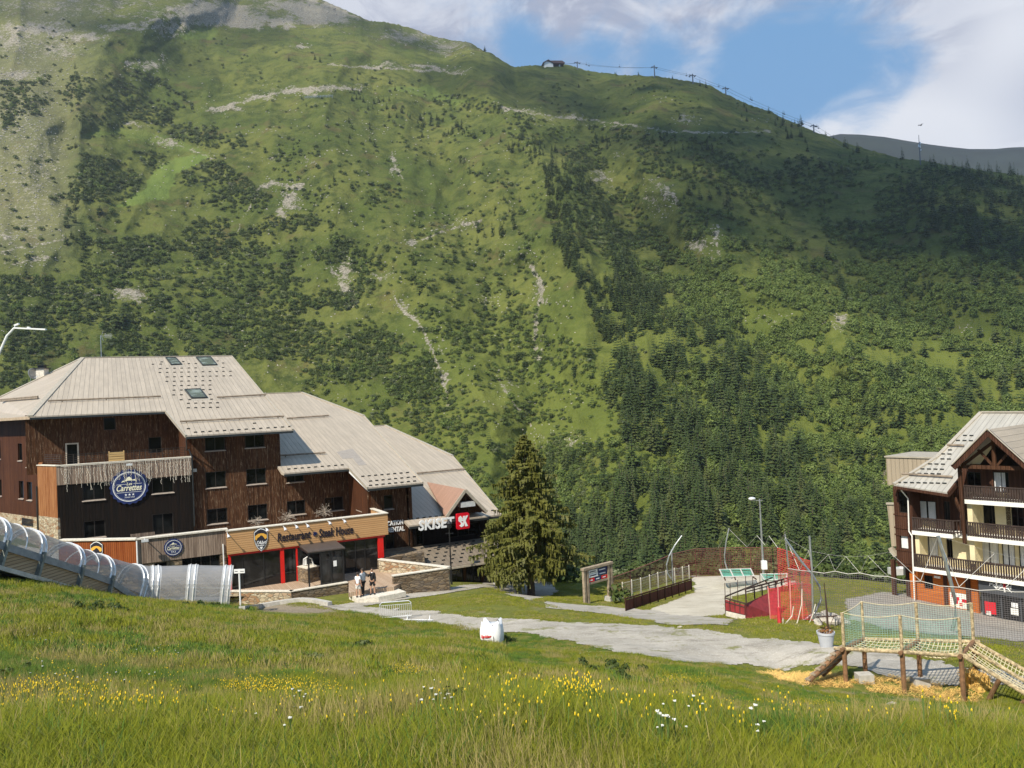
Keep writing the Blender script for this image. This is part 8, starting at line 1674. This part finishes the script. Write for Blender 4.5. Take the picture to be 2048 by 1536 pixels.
def grass_layer(name, label, n, y0, y1, tufts, sc0, sc1, seed, dens=None):
    # area-uniform inside the view wedge
    y = np.sqrt(rng.uniform(y0*y0, y1*y1, n)); x = y*rng.uniform(-.78, .76, n); k = vis(x, y) & ~road_mask(x, y)
    z = gz(x, y); px, py = proj_np(x, y, z); k &= (py > 1165-.0*px) & (py > np.interp(px, [0, 460, 700, 980, 1230, 1500, 2048], [1150, 1200, 1225, 1255, 1290, 1310, 1352]))
    straw = inpoly(x, y, [tuple(p) for p in pts]); k &= ~straw & (np.hypot((px-600)/95, (py-1222)/11) > 1)
    x, y, z, px, py = x[k], y[k], z[k], px[k], py[k]; n = len(x)
    pat = fbm(x/2.6, y/4.5, seed, 4); pat2 = fbm(x/1.1, y/1.7, seed+5, 3); nb = len(tufts); u = rng.random(n)
    ng = nb-(3 if nb == 7 else 2); idx = rng.integers(0, ng, n); gb = (pat < .43) & (u < .75) | (u < .10); idx = np.where(gb, ng+rng.integers(0, (2 if nb == 7 else 1), n), idx)
    dry = (pat2 > .60) & (u < .55) | (u > .975); idx = np.where(dry, nb-1, idx)
    sc = rng.uniform(sc0, sc1, n)*(.62+.75*pat)*np.where((px > 1420) & (py > 1340) & (py < 1460), .5, 1)*np.where((px > 1000) & (py < 1345), .55, 1)*np.where((px < 200) & (py < 1260), 1.15, 1)
    thin = fbm(x/1.4, y/1.4, seed+9, 3); keep = rng.random(n) < np.clip((thin-.27)*6, .12, 1); x, y, z, idx, sc = x[keep], y[keep], z[keep], idx[keep], sc[keep]; n = len(x)
    tag(geo_scatter(name, np.stack([x, y, z], -1), sc, rng.uniform(0, 6.28, n), idx, tufts, None, tilt=(rng.uniform(-.15, .15, n), rng.uniform(-.15, .15, n))), label, 'grass', kind='stuff'); return n
a = grass_layer('grass', 'tall sunlit grass of the nearest part of the meadow', 30000, 1.8, 14, TU, .75, 1.25, 501)
b = grass_layer('meadow_grass', 'tall grass covering the meadow down to the road', 46000, 13, 50, TF_, .8, 1.3, 511)
# short grass on the verges and the mound
SH = [with_mat(tuft(150+i, 40, .06, .3, .010, .8), MT['grass']) for i in range(2)]+[with_mat(tuft(155, 40, .06, .3, .010, .8), MT['grassd'])]
y = np.sqrt(rng.uniform(26**2, 72**2, 52000)); x = y*rng.uniform(-.3, .72, len(y)); z = gz(x, y); px, py = proj_np(x, y, z); k = ~road_mask(x, y) & (px < 2100) & (py < np.interp(px, [0, 460, 700, 980, 1230, 1500, 2048], [1150, 1200, 1225, 1255, 1290, 1310, 1380])) & ((px > 690) | (py > 1205)) & ~((px < 900) & (py < 1175)) & (fbm(x/1.2, y/1.2, 90, 3) > .42) & ~((x < -3) & (y > 55))
x, y, z = x[k], y[k], z[k]; n_ = len(x)
tag(geo_scatter('short_grass', np.stack([x, y, z], -1), rng.uniform(.6, 1.5, n_), rng.uniform(0, 6.28, n_), rng.choice([0, 1, 0, 1, 2], n_), SH, None), 'short grazed grass on the verges beyond the road', 'grass', kind='stuff')
# flowers: yellow cups, white umbels
def flower(kind, seed, big=1.):
    q = random.Random(seed); m = MB(); H_ = q.uniform(.15, .22)
    if kind == 'y':
        for j in range(3):
            x, y = q.uniform(-.12, .12), q.uniform(-.12, .12); h = H_*q.uniform(.75, 1.1); m.cur = 1; m.tube([(x, y, 0), (x*1.2, y*1.2, h)], .0025, 3, cap=False); m.cur = 0; r = .015*big; m.prism([(x*1.2+r*math.cos(t), y*1.2+r*math.sin(t), h+.006*math.sin(2*t)) for t in np.linspace(0, 6.28, 7)[:-1]], (0, 0, .008))
    else:
        m.cur = 1; m.tube([(0, 0, 0), (.02, 0, H_)], .0035, 3, cap=False)
        for j in range(11):
            a = q.uniform(0, 6.28); r = .055*math.sqrt(q.random())*big; x, y = r*math.cos(a), r*math.sin(a); m.cur = 1; m.tube([(.02, 0, H_-.03), (.02+x, y, H_+.03)], .0015, 3, cap=False); m.cur = 0; m.prism([(.02+x+.014*big*math.cos(t), y+.014*big*math.sin(t), H_+.03) for t in np.linspace(0, 6.28, 6)[:-1]], (0, 0, .006))
    me = bpy.data.meshes.new('flower'); me.from_pydata([tuple(v) for v in m.v], [], m.f); me.materials.append(MT['fy' if kind == 'y' else 'fw']); me.materials.append(MT['fstem']); me.polygons.foreach_set('material_index', m.m); return me
def fl(name, label, kind, n, spots, seed, sc0, sc1, big=1.):
    X_, Y_ = [], []
    for px, py, rx, ry, w in spots:
        kk = int(n*w); a = rng.uniform(0, 6.28, kk); r = rng.random(kk)**.7
        for ax, ay in zip(px+rx*r*np.cos(a), py+ry*r*np.sin(a)):
            p = gpt(ax, ay, 2.5, 52); X_.append(p.x); Y_.append(p.y)
    x = np.array(X_); y = np.array(Y_); k = ~road_mask(x, y) & (y < 50); x, y = x[k], y[k]; n_ = len(x)
    tag(geo_scatter(name, np.stack([x, y, gz(x, y)], -1), rng.uniform(sc0, sc1, n_), rng.uniform(0, 6.28, n_), rng.integers(0, 3, n_), [flower(kind, seed+i, big) for i in range(3)], None), label, 'flowers', kind='stuff')
fl('yellow_flowers', 'small yellow flowers sprinkled through the meadow', 'y', 1500, [(80, 1415, 110, 18, .09), (170, 1440, 200, 30, .07), (490, 1400, 60, 14, .07), (580, 1405, 110, 22, .17), (820, 1355, 45, 10, .07), (1150, 1412, 60, 14, .06), (1165, 1420, 30, 8, .04), (1370, 1370, 60, 14, .05), (1350, 1370, 40, 7, .04), (1600, 1420, 150, 20, .03), (1690, 1430, 90, 9, .012), (1900, 1475, 140, 25, .012), (1024, 1420, 900, 90, .14), (300, 1330, 300, 60, .06)], 600, .7, 1.2, .28)
fl('white_flowers', 'white umbels standing above the meadow grass', 'w', 190, [(225, 1235, 25, 8, .05), (280, 1240, 20, 6, .03), (70, 1285, 50, 15, .06), (330, 1320, 60, 18, .07), (640, 1222, 45, 7, .07), (690, 1232, 60, 8, .07), (840, 1362, 40, 14, .05), (1040, 1375, 60, 14, .06), (1190, 1315, 45, 9, .06), (870, 1440, 40, 22, .06), (600, 1445, 50, 12, .04), (1520, 1510, 22, 9, .03), (1330, 1515, 45, 14, .05), (1370, 1470, 40, 20, .03), (180, 1370, 150, 30, .08), (1024, 1420, 1000, 100, .12), (585, 1520, 25, 8, .02)], 640, .6, 1.1, .2)
# broad-leaved weeds
WD = [with_mat(bush_mesh(170+i, .34, .5, 120, 5, .13), MT['alder']) for i in range(3)]; X_ = []
for px, py, rx, ry, n_ in ((20, 1375, 40, 30, 12), (35, 1350, 30, 25, 8), (190, 1228, 50, 10, 9), (640, 1330, 30, 8, 5), (1010, 1282, 14, 4, 5), (1180, 1345, 60, 8, 8), (1215, 1350, 60, 10, 6), (930, 1415, 60, 16, 6), (310, 1390, 30, 22, 5), (1255, 1368, 70, 10, 7), (720, 1300, 30, 6, 6), (1395, 1405, 50, 8, 5), (400, 1215, 60, 5, 6)):
    for _ in range(n_): X_.append(tuple(gpt(px+rng.normal()*rx*.5, py+rng.normal()*ry*.5, 2.5, 50)))
X_ = np.array(X_); n_ = len(X_); sc = rng.uniform(.25, .75, n_)*np.clip(X_[:, 1]/22, .5, 1.2); tag(geo_scatter('weeds', X_, sc, rng.uniform(0, 6.28, n_), rng.integers(0, 3, n_), WD, None), 'leafy dark green weeds in the meadow', 'weeds', kind='stuff')
# scrub on the bank behind the plateau
y = rng.uniform(70, 120, 2600); x = y*rng.uniform(-.05, .66, 2600); z = gz(x, y); px, py = proj_np(x, y, z); k = (py > 1135) | (y > 78); k &= ~road_mask(x, y); k &= (y > 77+3*np.sin(x*.3)); x, y, z = x[k], y[k], z[k]; n_ = len(x)
z_ok = (14-z)/y > 0
tag(geo_scatter('bank_scrub', np.stack([x, y, z-.2], -1), rng.uniform(.5, 1.1, n_), rng.uniform(0, 6.28, n_), rng.choice([0, 1, 2, 3, 0, 1, 2, 3, 4], n_), BUSH, None), 'bushes on the bank dropping away behind the plateau', 'bushes', kind='stuff')
for i, (px, py, Y, s) in enumerate(((1092, 1168, 69, 1.5), (1112, 1170, 70, 1.3), (1078, 1160, 71, 1.6), (1130, 1172, 69, 1.0), (1238, 1188, 55, .75))):
    p = at(px, py, Y); z = g1(p.x, p.y); o = bpy.data.objects.new('bush', BUSH[i % 4]); COL.objects.link(o); o.location = (p.x, p.y, z-.1); o.scale = (s, s, s); o.rotation_euler = (0, 0, i); tag(o, 'dense green bush growing behind the spruce' if i < 4 else 'small dark bush at the upper end of the boarded fence', 'bush', 'bushes behind the spruce' if i < 4 else None)
# ================================================================ thin mountain air
hm = bpy.data.materials.new('haze_air'); hm.use_nodes = True; hn = NT(hm.node_tree); hn.n.clear(); ho = hn('ShaderNodeOutputMaterial'); hv = hn('ShaderNodeVolumePrincipled', {'Color': (.86, .90, 1, 1), 'Density': .00009, 'Anisotropy': .3}); hn.l.new(hv.outputs[0], ho.inputs['Volume'])
m = MB(); m.bx(-2600, 2600, -60, 3600, -1100, 1150); o = m.build('haze', hm); tag(o, 'thin blue-grey haze in the valley air', 'haze', kind='stuff')
